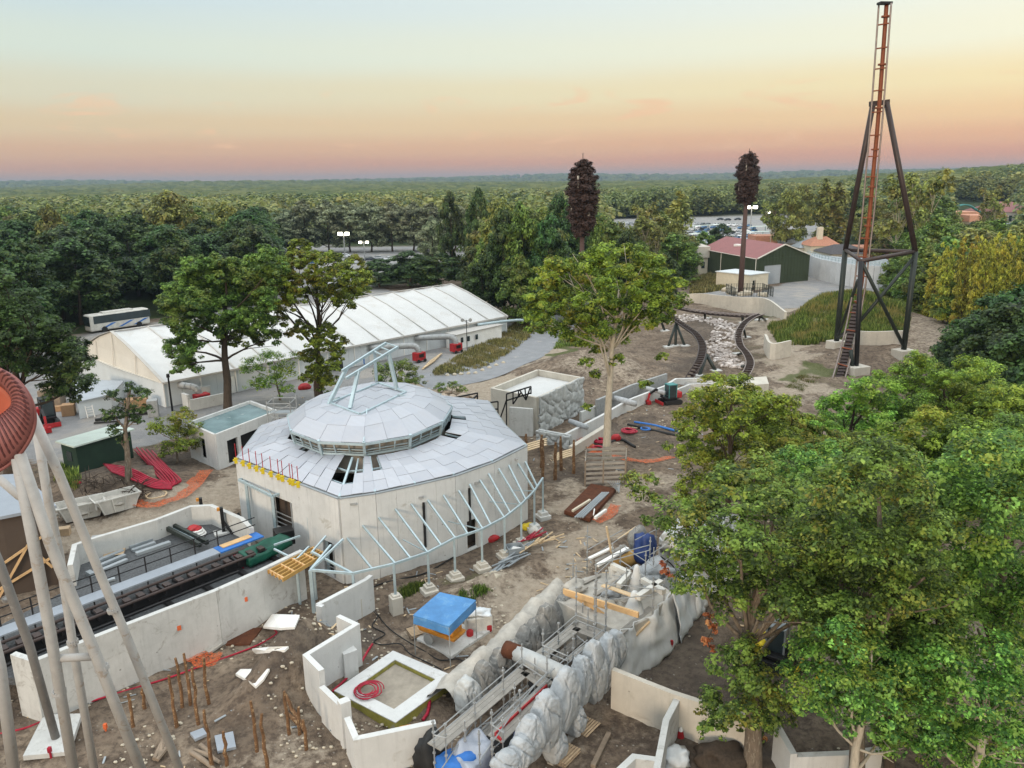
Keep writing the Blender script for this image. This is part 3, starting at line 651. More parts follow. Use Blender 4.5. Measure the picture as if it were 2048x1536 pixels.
# foreground woods on the right
fg = [
 ('big oak with a brown-tipped crown, nearest trunk at the foot of the photograph', (1505,1540), fill([(1370,1010),(1450,960),(1530,940),(1620,1000),(1660,1100),(1650,1250),(1560,1240),(1480,1200),(1400,1180),(1350,1080)], 44, 66, 34, -2.5, 4, 21)+fill([(1410,1390),(1440,1320),(1500,1290),(1540,1330),(1560,1440),(1480,1480),(1420,1460)], 24, 40, 12, -2, 1, 22)+[(1280,985,26,6),(1262,960,22,6.5),(1310,1000,20,6),(1300,960,18,6),(1330,1050,24,5),(1290,1040,12,6),(1360,1180,16,4),(1395,1140,18,4)], .36, 'oak_leaf', 'bark', dict(size=.27, dens=15, sub=18, nlimb=14, trunk_px=[(1507,1450,0),(1500,1370,0),(1498,1290,0),(1503,1230,.6),(1520,1150,1.5),(1530,1060,2)])),
 ('oak with dense dull green crown filling the middle of the right woods', (1700,1620), fill([(1640,960),(1740,900),(1850,960),(1870,1100),(1850,1250),(1760,1330),(1660,1250),(1620,1100)], 48, 72, 34, -2, 5, 23), .34, 'oak_leaf', 'bark', dict(size=.26, dens=15, sub=18, nlimb=9)),
 ('oak crown reaching the right edge above the pale clearing', (1960,1560), fill([(1860,960),(1960,900),(2080,930),(2120,1150),(2080,1300),(1960,1280),(1880,1180)], 48, 70, 28, -2, 6, 24), .34, 'oak_leaf', 'bark', dict(size=.27, dens=15, sub=18, nlimb=9)),
 ('low forked pale-limbed tree at the bottom edge right of the big oak', (1690,1640), fill([(1590,1300),(1660,1270),(1760,1290),(1850,1350),(1880,1440),(1800,1500),(1700,1420),(1610,1400)], 36, 54, 22, -2, 2.5, 25), .22, 'oak_leaf', 'bark_pale', dict(size=.24, dens=14, sub=16, z0=0, nlimb=9)),
 ('leafy tree in the bottom right corner with pale crooked limbs', (1930,1640), fill([(1860,1330),(1960,1290),(2080,1320),(2100,1500),(1980,1560),(1880,1520)], 38, 56, 18, -2, 2, 26), .22, 'oak_leaf', 'bark_pale', dict(size=.24, dens=13, sub=16, z0=0)),
 ('yellowing maple at the left end of the right-hand woods', (1450,1090), fill([(1352,870),(1375,800),(1430,760),(1500,790),(1550,800),(1580,880),(1570,960),(1500,980),(1440,980),(1380,960)], 26, 42, 40, -4, 4, 27)+fill([(1360,960),(1400,1000),(1440,1040),(1380,1040)], 18, 26, 6, -2, 2, 28), .26, 'maple_leaf', 'bark_dark', dict(size=.30, dens=14, nlimb=10)),
 ('bright green tree behind the maple, below the launch tower', (1680,985), fill([(1580,860),(1640,830),(1700,790),(1730,760),(1765,780),(1800,840),(1780,900),(1700,900),(1600,910)], 26, 40, 34, -4, 4, 29), .26, 'lime_leaf', 'bark_dark', dict(size=.32, dens=14)),
 ('bright green tree topping the woods against the dark hedge', (1880,960), fill([(1790,760),(1830,720),(1900,750),(1950,730),(1990,770),(2000,830),(1900,860),(1810,860)], 26, 40, 26, -4, 4, 30), .26, 'lime_leaf', 'bark_dark', dict(size=.32, dens=13)),
 ('green tree at the far right edge with yellowing top', (2030,1010), fill([(1960,800),(2030,780),(2110,800),(2110,920),(2000,920),(1950,870)], 30, 46, 22, -4, 3, 31), .26, 'maple_leaf', 'bark_dark', dict(size=.32, dens=14)),
 ('olive green oak between the maple and the woods behind it', (1640,1180), fill([(1560,900),(1640,880),(1720,880),(1740,960),(1660,1020),(1580,1000)], 34, 50, 22, -3, 3, 32), .3, 'plane_leaf', 'bark_dark', dict(size=.30, dens=14)),
 ('oak with amber shoot tips in the heart of the right woods', (1860,1200), fill([(1760,880),(1850,850),(1950,860),(1980,940),(1900,1010),(1790,980)], 36, 54, 22, -3, 3, 33), .3, 'maple_leaf', 'bark_dark', dict(size=.30, dens=14)),
]
fg += [
 ('oak crown low in the middle of the right woods above the forked tree', (1780,1600), fill([(1640,1180),(1760,1200),(1880,1180),(1900,1300),(1800,1360),(1700,1330),(1640,1290)], 40, 60, 22, -1, 3, 41), .26, 'oak_leaf', 'bark_dark', dict(size=.26, dens=14, sub=16, z0=0, nlimb=8)),
 ('broad olive-tipped oak crown at the centre of the right woods', (1760,1330), fill([(1560,940),(1660,900),(1800,930),(1880,1000),(1840,1080),(1700,1100),(1600,1060)], 40, 60, 26, -2, 4, 42), .3, 'oak_leaf', 'bark_dark', dict(size=.28, dens=14, sub=16, nlimb=8)),
 ('green oak crown touching the right edge below the yellowing tree', (2010,1250), fill([(1920,860),(2000,850),(2100,880),(2110,1000),(2000,1020),(1930,980)], 38, 56, 18, -2, 4, 43), .3, 'oak_leaf', 'bark_dark', dict(size=.28, dens=14, sub=16, nlimb=8)),
 ('yellow-green maple crown left of the bright tree below the launch tower', (1590,1030), fill([(1500,800),(1560,800),(1620,850),(1660,900),(1620,950),(1540,940),(1500,880)], 24, 38, 24, -4, 3, 44), .24, 'maple_leaf', 'bark_dark', dict(size=.30, dens=14, nlimb=8))]
for lab, foot, bl, tr, lf, bk, kw in fg: ptree(lab, foot, bl, tr, lf, bk, **kw)
# dead hanging branches: parts would be hidden, they hang broken in the oak
for i, (lab, pts) in enumerate([('withered orange spray of leaves dangling in front of the grey yard', [(1418,1235,12),(1425,1258,13),(1414,1280,12),(1420,1298,9)]), ('withered orange spray of leaves low beside the big oak trunk', [(1528,1450,9),(1524,1480,11),(1540,1505,11),(1533,1525,9)]), ('withered orange leaves on the branch tip above the scaffold deck', [(1385,1050,14),(1405,1045,14),(1390,1075,13),(1400,1100,10)]), ('withered red-brown leaves on the branch over the sheeted boulders', [(1330,1140,10),(1340,1150,9),(1325,1128,8)])]):
    B = [AT(a, b_, 30+(3 if i > 1 else 0)) for a, b_, _ in pts]; rr = [c_*38/F for *_, c_ in pts]
    root = thing('dead_branch', lab, 'branch', B[0]+V((0,0,.3)))
    P_, N_ = blobleaves([(p.x, p.y, p.z, r) for p, r in zip(B, rr)], 120, .12, sub=6); np_mesh('foliage', leaves(P_, N_, .14, .5), 4, 'dead_leaf', root, off=root.location)
    mb = MB(); mb.tube([B[0]+V((.3,.1,1.2))]+B, .02, 5); obj('twig', mb, 'bark_dark', root)
# ---- prototypes for the woods behind
def proto(name, label, kind, group):
    root = thing(name, label, 'tree', (0, -400, 0), group); rg = random; B = []
    h = 14.0
    if kind == 'poplar':
        B = [(rg.uniform(-.7,.7), rg.uniform(-.7,.7), 2.5+i*.95, 2.3*math.sin(math.pi*min(1, (i+2)/14.5))**.6) for i in range(13)]
    elif kind == 'willow':
        B = [(math.cos(a)*r, math.sin(a)*r, z, 2.3) for z, r, k in ((4, 4.6, 9), (7, 4.8, 9), (10, 3.8, 8), (12.2, 1.6, 4)) for a in [rg.uniform(0, 6.3) for _ in range(k)]]
    elif kind == 'birch':
        B = [(rg.uniform(-2.6,2.6), rg.uniform(-2.6,2.6), rg.uniform(6, 13.5), 1.3) for _ in range(22)]
    elif kind == 'gold':
        for _ in range(12):
            a, r_, h_ = rg.uniform(0,6.3), rg.uniform(.5,4.2), rg.uniform(9.5,13.8)
            B += [(math.cos(a)*r_*(1+.25*u), math.sin(a)*r_*(1+.25*u), 1.5+(h_-1.5)*u, 1.35*(1-.45*u)) for u in (0,.2,.4,.6,.8,1)]
    else:
        B = [(math.cos(a)*r, math.sin(a)*r, z+rg.uniform(-.8,.8), 2.1) for z, r, k in ((3.4, 3.4, 6), (6, 4.2, 8), (8.8, 4.0, 8), (11.2, 2.6, 6), (12.8, .9, 2)) for a in [rg.uniform(0, 6.3) for _ in range(k)]]
    B = [(x, y-400, z, r) for x, y, z, r in B]
    leaf = {'poplar':'olive_leaf','willow':'olive_leaf','birch':'olive_leaf','silver':'silver_leaf','broad':'dark_leaf','green':'mid_leaf','gold':'gold_leaf'}[kind]
    tree_parts(root, B, (0,-400,0), .28 if kind != 'birch' else .14, leaf, 'bark_pale' if kind == 'birch' else 'bark_dark', dens=3.6 if kind != 'birch' else 2.2, size=.72, sub=12, nlimb=7 if kind != 'birch' else 16, subr=.5)
    return root
GRP = 'trees of the woods round the site'
PR = {k: proto('tree' if k != 'poplar' else 'poplar_tree', l, k, GRP) for k, l in dict(broad='dark leafy tree packed in the woods round the site', green='mid green leafy tree packed in the woods round the site', silver='silvery grey-green tree in the row behind the car park', poplar='narrow upright poplar rising from the woods', willow='broad drooping olive tree rising from the woods', birch='thin birch with a pale trunk and loose crown', gold='golden yellow-green bamboo clump beside the launch tower').items()}
PR['gold']['category'] = 'bamboo'; PR['gold'].name = 'bamboo_clump'; PR['gold']['group'] = 'golden bamboo clumps'
used = set(); TR = []
def put(kind, x, y, hgt, sc_w=1.0, label=None):
    z = h1(x, y)-.2; s = hgt/14.0; sc3 = (s*sc_w, s*sc_w, s); rz = random.uniform(0, 6.28)
    if kind not in used: o = PR[kind]; used.add(kind); o.location = (x, y, z); o.rotation_euler.z = rz; o.scale = sc3
    else: o = dup(PR[kind], (x, y, z), rz, sc3)
    if label: o['label'] = label
    elif kind in used and 'base' in o: pass
    TR.append((x, y)); return o
LBASE = {k: PR[k]['label'] for k in PR}
def putp(kind, px, pyb, pyt, wpx=None, label=None):
    """tree with its foot on the line of sight px,pyb and its top on row pyt"""
    p = G(px, pyb); p.z = h1(p.x, p.y); hgt = max(3, ZT(p, pyt)-p.z); 
    natural = {'poplar':4.6,'willow':13,'birch':7.6,'gold':11}.get(kind, 11.5)*hgt/14
    w_ = 1.0 if not wpx else (wpx*p.y/F)/natural
    o = put(kind, p.x, p.y, hgt, w_); o['label'] = label or LBASE[kind]; return o
for a in [('willow',365,560,383,130,'tall round-topped olive tree standing above the woods left of centre'),('willow',468,560,405,100,'second round-topped olive tree just right of the tallest one'),('willow',130,590,412,80,'pale olive tree rising from the woods at the far left'),
 ('broad',905,560,392,60,'dark upright tree left of the big dark tree group'),('broad',960,575,388,60,'dark tree topping the group left of the first mast'),
 *[('silver',575+k*42,506-k*.6,424-(k*37)%19,75,None) for k in range(9)],('silver',865,535,440,60,'pale silvery tree standing alone behind the tent'),('silver',960,560,425,60,'pale silvery tree half behind the dark group'),
 ('willow',1010,625,400,110,'huge dark spreading tree behind the right end of the tent'),('willow',1080,630,418,110,'huge dark tree behind the first mast, right of its twin'),('green',1150,600,470,70,None),('green',985,620,470,80,None),('broad',950,600,500,70,None),('broad',1010,640,430,90,None),('green',1050,640,420,90,None),('broad',1100,645,440,90,None),('broad',1130,650,500,70,None),('broad',970,640,520,80,None),('green',1040,655,520,90,None),('broad',1090,655,540,80,None),('broad',1120,600,400,80,None),('broad',1185,610,440,60,None),('broad',760,575,520,90,None),('broad',820,575,505,100,None),('broad',880,575,510,90,None),('green',720,600,560,50,None),
 ('poplar',1352,535,385,50,'tall poplar between the two masts'),('poplar',1645,505,360,42,'left one of the twin poplars behind the launch tower'),('poplar',1672,505,368,46,'right one of the twin poplars behind the launch tower'),('poplar',1325,540,425,40,None),
 ('birch',1285,555,405,60,'birch with yellowing top left of the tall poplar'),('birch',1225,560,440,50,None),('birch',1250,560,450,50,None),
 ('birch',1782,560,350,80,'pale-limbed birch seen through the launch tower'),('birch',1832,570,340,90,'pale-limbed birch just right of the launch tower'),
 ('green',1195,620,450,50,None),('broad',1250,590,470,60,None),('birch',1310,590,450,50,None),('willow',1340,560,440,60,None),('willow',1375,545,470,50,None),('green',1280,600,490,60,None),('broad',1330,600,510,60,None),('willow',1600,470,370,60,None),('broad',1720,480,400,60,None),('willow',1750,500,400,70,None),('broad',1700,470,380,50,None),('willow',1572,505,380,70,'loose olive tree left of the twin poplars'),('birch',1540,505,400,50,None),
 ('broad',1440,510,450,55,'dark round bush-like tree in front of the right car park'),('green',1408,520,465,50,None),
 ('broad',1860,470,380,60,None),('birch',1965,500,372,50,'spindly birch in front of the red-roofed hall'),('birch',1985,510,395,40,None)]:
    putp(*a[:4], wpx=a[4], label=a[5])
# hedge of dark trees down the right side and the bamboo
for a in [('broad',1925,800,640),('broad',1985,830,620),('broad',2040,860,650),('broad',1960,780,600),('broad',2020,800,580),('green',1905,770,660),('broad',2080,830,560),('broad',2060,780,560),('green',1890,690,560),('green',1850,650,520),('broad',1870,640,500)]:
    putp(a[0], a[1], a[2], a[3], None, None)
for a in [(1880,690,480),(1915,700,470),(1950,715,475),(1990,720,465),(2030,730,460),(1900,670,490),(1940,680,470),(1975,680,465),(2015,690,460),(1865,655,500),(2050,700,450),(1860,670,520)]:
    putp('gold', *a, wpx=62)
for a in [(1890,560,455),(1925,580,465),(1860,520,400),(1830,540,410),(1990,590,472),(2030,600,475),(1950,580,470),(1800,520,420),(1815,590,470),(1790,600,520),(1835,640,500),(1820,610,520),(1845,600,480),(1800,560,500),(1870,580,440),(1920,600,475),(1970,600,480)]:
    putp('green', *a)
cl = [site]+[[G(*p) for p in poly] for poly in ([(520,600),(545,485),(960,485),(950,535),(780,545),(700,605)], [(1180,525),(1190,440),(1560,430),(1720,455),(1800,560),(1380,560)], [(1860,500),(1880,425),(2048,425),(2048,500)], [(80,700),(60,670),(330,630),(350,650)])]
WIN = [(550,740,545), (740,940,512), (1375,1500,478), (1385,1840,560), (1880,2100,440)]
def scatter(n_, ylo, yhi, mind, seed):
    rg = random.Random(seed); k = 0; tries = 0
    while k < n_ and tries < 40000:
        tries += 1; y = math.sqrt(rg.uniform(ylo*ylo, yhi*yhi)); x = rg.uniform(-.74, .74)*y
        a = np.array([x]); bq = np.array([y])
        if any(inpoly(a, bq, c_)[0] for c_ in cl): continue
        if any((x-u)**2+(y-v_)**2 < mind*mind for u, v_ in TR): continue
        px, pyb = proj((x, y, h1(x, y))); hgt = rg.uniform(11, 17.5)
        if px < 560: hgt = rg.uniform(13, 18)
        ok = True
        for x0, x1, row in WIN:
            if x0-15 < px < x1+15 and pyb > row-8:
                hm_ = ZT((x, y, 0), row+6)
                if hm_ < 3.5: ok = False
                else: hgt = min(hgt, hm_)
        if not ok: continue
        nz_ = noise.noise(V((x*.012, y*.012, 3)))
        kind = 'broad' if px < 560 and y < 230 else ('silver' if 560 < px < 960 and y > 270 and y < 360 else rg.choice(['broad','green','green','willow'] if nz_ > 0 else ['willow','green','broad','birch']))
        if px > 1100 and px < 1400 and y < 300: kind = rg.choice(['birch','green','willow'])
        o = put(kind, x, y, hgt, rg.uniform(.95, 1.3)); o['label'] = LBASE[kind]; k += 1
    return k
print('scattered', scatter(228, 105, 300, 7.6, 5))
# ---- the wood beyond: one mass
def farwood():
    rg = np.random.default_rng(5); V_ = []; K_ = []
    base = []
    for _ in range(6):
        B = [(math.cos(a)*r, math.sin(a)*r, z, .30) for z, r, k in ((.25,.35,4),(.5,.42,5),(.75,.3,4),(.92,.08,1)) for a in rg.uniform(0, 6.3, k)]
        p, nn = blobleaves(B, 30, .1, rng=rg, sub=8, subr=.5); base.append(leaves(p, nn, .085, .8, rng=rg))
    def lay(y0, y1, sp_, h0, h1_, leafy):
        n_ = int(.74*2*(y1*y1-y0*y0)/2/(sp_*sp_)); y = np.sqrt(rg.uniform(y0*y0, y1*y1, n_)); x = rg.uniform(-.76, .76, n_)*y
        keep = np.ones(n_, bool)
        for c_ in cl[1:]: keep &= ~inpoly(x, y, c_)
        x, y = x[keep], y[keep]; z = hz(x, y); hh = rg.uniform(h0, h1_, len(x))
        # keep the car park windows open
        for k in range(len(x)):
            s = hh[k]; rot = rg.uniform(0, 6.3); w_ = s*rg.uniform(.9, 1.25)*(1 if leafy else 1.6)
            c_, q = math.cos(rot), math.sin(rot)
            if leafy: bv = base[rg.integers(6)]
            else: bv = icov[rg.integers(5)]
            V_.append(np.stack([(bv[:,0]*c_-bv[:,1]*q)*w_+x[k], (bv[:,0]*q+bv[:,1]*c_)*w_+y[k], bv[:,2]*s+z[k]], 1).astype(np.float32)); K_.append(np.full(len(bv)//(4 if leafy else 3), .15+.85*rg.uniform()**1.3))
    lay(295, 640, 9.5, 12, 18, True); a = np.concatenate(V_); V_.clear()
    o = np_mesh('distant_wood', a, 4, 'mixed_wood', clump=np.concatenate(K_)); K_.clear(); tag(o, 'rolling woods beyond the car parks', None, kind='stuff')
    vs, fs = ICO[2]; vs = np.array(vs); icov = []
    for _ in range(5):
        vv = vs*(1+rg.normal(0, .13, (len(vs), 1))); vv[:,2] = vv[:,2]*.5+.45; vv[:,:2] *= .5; icov.append(vv[np.array(fs).ravel()])
    lay(600, 1300, 13, 12, 19, False); lay(1250, 2700, 24, 14, 21, False); lay(2600, 5200, 62, 14, 24, False); lay(5000, 8200, 110, 14, 28, False)
    a = np.concatenate(V_); o = np_mesh('distant_wood', a, 3, 'farwood', clump=np.concatenate(K_)); tag(o, 'forest stretching to the hills on the horizon', None, kind='stuff')
m = NT('far_forest'); pos = m.coords('World'); g_ = m.add('ShaderNodeNewGeometry')
c = m.ramp(m.noise(pos, .006, 6, .7), [(.3, (.032,.055,.022,1)), (.5, (.070,.095,.032,1)), (.68, (.14,.135,.048,1))])
c = m.mix(.5, c, m.ramp(g_.outputs['Random Per Island'], [(0, (.02,.035,.014,1)), (1, (.10,.115,.04,1))])); c = m.mix(m.ramp(m.add('ShaderNodeAttribute', attribute_name='clump').outputs['Fac'], [(.5, 0.0), (1, .6)]), c, (.15,.155,.055,1)); m.base(c); m.setr(.9, 0, .1); MT['farwood'] = m.m
farwood()
# ================================================================ building helpers
def wallface(mb, p0, p1, z0, z1, th=.25, ops=(), joints=0, jgap=.025):
    """wall slab from p0 to p1 with rectangular openings (s0,s1,za,zb in metres along / up)"""
    p0, p1 = V((p0[0], p0[1])), V((p1[0], p1[1])); Ln = (p1-p0).length; d = (p1-p0)/Ln
    def bx(s0, s1, a, b_):
        if s1-s0 < .01 or b_-a < .01: return
        m_ = p0+d*((s0+s1)/2); mb.box((m_.x, m_.y, (a+b_)/2), (s1-s0, th, b_-a), math.atan2(d.y, d.x))
    cuts = sorted({0, Ln} | {s for o_ in ops for s in o_[:2]} | ({Ln*i/joints for i in range(1, joints)} if joints else set()))
    for a, b_ in zip(cuts[:-1], cuts[1:]):
        md = (a+b_)/2; hit = [o_ for o_ in ops if o_[0] < md < o_[1]]
        ga = jgap/2 if (joints and a > 0 and not any(abs(a-o_[k]) < .01 for o_ in ops for k in (0,1))) else 0
        gb = jgap/2 if (joints and b_ < Ln and not any(abs(b_-o_[k]) < .01 for o_ in ops for k in (0,1))) else 0
        if not hit: bx(a+ga, b_-gb, z0, z1)
        else: bx(a, b_, z0, hit[0][2]); bx(a, b_, hit[0][3], z1)
def along(p0, p1, s, off=0.0, z=0.0):
    a, b_ = V((p0[0], p0[1])), V((p1[0], p1[1])); d = (b_-a).normalized(); q = a+d*s+V((d.y, -d.x))*off
    return V((q.x, q.y, z))
# ================================================================ big white tent
C1 = G(325,765,3.0); D1 = G(1012,632,3.0); C1.z = D1.z = 0
dr = (D1-C1).normalized(); nr = V((-dr.y, dr.x, 0)); TW = 27.0; TL = (D1-C1).length; zr = 7.4; ze = 3.0
TP = lambda s, w_, z: C1+dr*s+nr*w_+V((0,0,z))
tent = thing('marquee', 'huge white ridge tent with seamed fabric roof and flat side walls', 'marquee', C1)
mb = MB(); NB = 13; sag = .16; prof = [(0, ze), (TW*.17, 4.75), (TW*.34, 6.3), (TW*.5, zr), (TW*.66, 6.3), (TW*.83, 4.75), (TW, ze)]
for k in range(NB):
    s0, s1 = TL*k/NB, TL*(k+1)/NB; rows = []
    for u in (0, .25, .5, .75, 1): rows.append([TP(s0+(s1-s0)*u, w_-(.35 if w_ == 0 else (-.35 if w_ == TW else 0)), z-(.14*(1 if u in (.25,.75) else 1.5 if u == .5 else 0) if 0 < w_ < TW else (.12 if w_ in (0, TW) else 0))) for w_, z in prof])
    o_ = len(mb.v); mb.v += [tuple(v) for r_ in rows for v in r_]
    mb.f += [(o_+i*7+j, o_+(i+1)*7+j, o_+(i+1)*7+j+1, o_+i*7+j+1) for i in range(4) for j in range(6)]
obj('roof', mb, 'tent_roof', tent, smooth=True)
mb = MB()
for k in range(NB+1):
    s = min(TL-.02, max(.02, TL*k/NB)); pts = [TP(s, w_-(.36 if w_ == 0 else (-.36 if w_ == TW else 0)), z+.05) for w_, z in prof]
    for a, c_ in zip(pts[:-1], pts[1:]): mb.beam(a, c_, .2 if k not in (0, NB) else .4, .06)
mb.beam(TP(0,-.42,ze-.02), TP(TL,-.42,ze-.02), .2, .26); mb.beam(TP(0,TW*.5,zr+.03), TP(TL,TW*.5,zr+.03), .3, .06)
obj('seam_strap', mb, 'tent_seam', tent)
mb = MB(); mb.add([TP(.05,0,ze), TP(.05,TW*.5,zr-.1), TP(.05,TW*.5,ze)], [(0,2,1)]); mb.add([TP(-.1,0,ze-.1), TP(-.1,0,ze+.15), TP(.04,TW*.17,4.65), TP(.0,TW*.34,6.2), TP(-.0,TW*.5,zr-.05), TP(-.02,TW*.66,6.2), TP(.04,TW*.83,4.65), TP(-.1,TW,ze+.15), TP(-.1,TW,ze-.1), TP(-.5,TW*.5,ze-.1)], [tuple(range(10))[::-1]])
for s in (.25, .5, .72): mb.beam(TP(-.35,TW*s,ze), TP(-.1,TW*s,ze+2.2+1.8*(1-abs(s-.5)*4)), .12, .08)
obj('gable', mb, 'tent_gable', tent)
mb = MB()
wallface(mb, TP(0,0,0), TP(TL,0,0), 0, 2.95, .1, joints=27); wallface(mb, TP(0,0,0), TP(0,TW,0), 0, 2.95, .1, joints=12); wallface(mb, TP(TL,0,0), TP(TL,TW,0), 0, 2.95, .1, joints=12); wallface(mb, TP(0,TW,0), TP(TL,TW,0), 0, 2.95, .1)
mb.add([TP(TL-.03,0,2.95), TP(TL-.03,TW*.5,zr-.1), TP(TL-.03,TW,2.95)], [(0,1,2)])
obj('side_wall', mb, 'tent_wall', tent)
for k in range(NB+1): mb = MB(); mb.box(TP(TL*k/NB,-.09,1.5), (.14, .12, 2.9), math.atan2(dr.y, dr.x)); obj('wall_post', mb, 'white', tent)
for s in (8.2, 30.0):
    mb = MB(); mb.box(TP(s,-.1,1.05), (1.1,.06,2.1), math.atan2(dr.y, dr.x)); obj('door', mb, 'white', tent)
# ducts and heaters along the tent
def duct(label, pts, r, mat='galv_dull'):
    mb = MB(); pp = spline(pts, 5); mb.tube(pp, r, 12)
    for i in range(0, len(pp), 2):
        a = pp[i]; d = (pp[min(i+1, len(pp)-1)]-pp[max(i-1, 0)]).normalized(); mb.tube([a-d*.05, a+d*.05], r*1.1, 12)
    return one('air_duct', mb, mat, label, 'duct', 'air ducts of the tent', smooth=True)
def AG(px, py, z): return G(px, py, z)
duct('fat silver elbow duct leaving the near end wall of the tent', [TP(2.0,0,2.3), TP(2.0,-1.0,2.4), TP(2.9,-1.9,2.1), TP(3.2,-2.2,1.2), TP(3.2,-2.2,.3)], .38)
def heater(label, s, w_, dl):
    p = TP(s, w_, 0); t_ = thing('heater', label, 'heater', p, 'red heaters beside the tent'); a = math.atan2(dr.y, dr.x)
    mb = MB(); mb.box(p+V((0,0,.85)), (1.7,1.1,1.2), a); obj('cabinet', mb, 'red_paint', t_, bevel=.06)
    for k in (-.6, .6):
        mb = MB(); q = p+dr*k-nr*.62; mb.tube([q+V((0,0,.25))-nr*.06, q+V((0,0,.25))+nr*.06], .25, 12); obj('wheel', mb, 'black_rubber', t_)
    mb = MB(); mb.box(p+V((0,0,1.0))-nr*.56, (.9,.04,.5), a); obj('grille', mb, 'black_steel', t_)
    return t_
heater('red wheeled heater nearest the road, under the right-hand silver elbow', 42.3, -4.6, 0); heater('red wheeled heater standing left of its twin under the left-hand elbow', 34.6, -5.0, 0)
heater('red heater box behind the low block wall at the near tent end', 3.2, -2.6, 0)
duct('brown and silver duct elbowing down into the left red heater', [TP(29.5,-.1,2.2), TP(32.4,-2.6,2.3), TP(34.2,-4.2,2.3), TP(34.6,-4.8,1.9), TP(34.6,-5.0,1.3)], .42)
duct('brown and silver duct elbowing down into the right red heater', [TP(38.2,-.1,2.3), TP(40.4,-2.3,2.4), TP(41.9,-3.8,2.4), TP(42.3,-4.4,1.9), TP(42.3,-4.6,1.3)], .42)
duct('slim silver pipe running along and past the far end of the tent', [TP(51.0,-.6,2.6), TP(55,-1.2,2.55), TP(59,-1.8,2.4), TP(60.5,-2.0,2.2)], .22, 'galv')
# annex cabin by the tent
p0, p1 = TP(43.8,-3.1,0), TP(54.6,-2.5,0); cab = thing('cabin', 'long low white site cabin with a brown-edged roof against the tent', 'cabin', p0)
mb = MB(); mb.prism([p0, p1, p1+nr*2.3, p0+nr*2.3], 0, 2.25); obj('wall', mb, 'white', cab)
mb = MB(); mb.prism([p0-dr*.15-nr*.2, p1+dr*.15-nr*.2, p1+dr*.15+nr*2.5, p0-dr*.15+nr*2.5], 2.25, 2.38); obj('roof', mb, 'tent_seam', cab)
for s in (1.2, 2.6, 4.4): 
    mb = MB(); q = p0+dr*s-nr*.03; mb.box(q+V((0,0,1.35)), (.5,.06,.8), math.atan2(dr.y, dr.x)); obj('window', mb, 'glass', cab)
mb = MB(); mb.box(p0-dr*.05+nr*1.1+V((0,0,1.05)), (.08,.9,2.0), math.atan2(dr.y, dr.x)); obj('door', mb, 'zinc', cab)
# block wall in front of near-end duct
q0, q1 = TP(1.2,-3.7,0), TP(5.6,-3.9,0); mb = MB(); mb.wall([q0, q1], 0, 1.3, .3); mb.wall([q0, q0+nr*1.5], 0, 1.9, .3)
one('block_wall', mb, 'concrete', 'low stained concrete block wall guarding the elbow duct of the tent', 'wall')
mb = MB(); q = G(412,800); mb.box(q+V((0,0,.9)), (1.3,.2,1.6), .4); one('cable_cabinet', mb, 'concrete', 'grey slab cabinet standing behind the low block wall', 'cabinet', bevel=.02)
# ================================================================ concrete hut with flooded roof
hp = [G(440,868,3.45), G(383,865,3.45), G(480,832,3.45), G(545,848,3.45)]; A_, B_ = G(440,942), G(543,900)
hA = G(438,942); hL = G(385,915); hR = G(560,888); hB = hL+(hR-hA)
hut = thing('concrete_hut', 'square concrete hut with open doorways and a wet grey roof behind the domed hall', 'building', hA)
mb = MB(); Lr = (hR-hA).length; Ll = (hL-hA).length
wallface(mb, hA, hR, 0, 3.5, .22, ops=[(1.2,2.5,.25,2.5),(2.9,5.4,.25,2.5),(5.8,6.8,.25,2.5)]); wallface(mb, hL, hA, 0, 3.5, .218, ops=[(Ll*.42,Ll*.42+1.1,.6,2.6)]); wallface(mb, hR, hB, 0, 3.5, .22); wallface(mb, hB, hL, 0, 3.5, .218)
obj('wall', mb, 'concrete_new', hut); ins = lambda p, k: V((p.x, p.y, 0))+((hA+hB)/2-p).normalized()*k
mb = MB(); mb.prism([ins(p,.2) for p in (hA,hR,hB,hL)], 3.1, 3.2); obj('roof', mb, 'pond', hut)
mb = MB(); mb.prism([ins(p,1.0) for p in (hA,hR,hB,hL)], 0, 3.0); obj('shade_core', mb, 'interior_shade', hut)  # solid near-black block paints the shade seen through the doorways
# ================================================================ domed hall
zw = 5.9; WP = [G(475,919,zw), G(679,997,zw), G(750,987,zw), G(830,970,zw), G(908,952,zw), G(985,925,zw), G(1051,892,zw), G(1008,852,zw), V((-2.2,66.5,zw)), V((-9,69.5,zw)), V((-16,67,zw)), V((-20.5,60,zw))]
hc = V((-10.9, 57.0)); hall = thing('domed_hall', 'faceted concrete hall with a two-tier aluminium dome still missing panels', 'building', (hc.x, hc.y, 0))
mb = MB(); inner = MB()
for i in range(len(WP)):
    a, c_ = WP[i], WP[(i+1) % len(WP)]; Ln = (c_-a).length; ops = ()
    if i == 0: ops = [(Ln*.36, Ln*.56, 1.9, 4.3), (Ln*.845, Ln*.93, .2, 2.6)]
    if i == 4: ops = [(Ln*.25, Ln*.25+1.0, .1, 2.3)]
    wallface(mb, a, c_, 0, zw, .3, ops=ops, joints=max(2, round(Ln/(2.9 if i == 0 else 1.9))), jgap=.012)
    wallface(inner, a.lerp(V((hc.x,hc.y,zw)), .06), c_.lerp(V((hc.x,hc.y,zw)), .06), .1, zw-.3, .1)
for i, k in enumerate((1,2,3,4,5)): # ledge line low on the wall
    pass
obj('wall', mb, 'concrete_new', hall); obj('shade_lining', inner, 'brown_wall', hall)  # lining coloured dark so the openings look unlit, shade put into colour
mb = MB()
loop = WP+[WP[0]]
for a, c_ in zip(loop[:-1], loop[1:]): mb.beam(V((a.x,a.y,zw+.03)), V((c_.x,c_.y,zw+.03)), .34, .08)
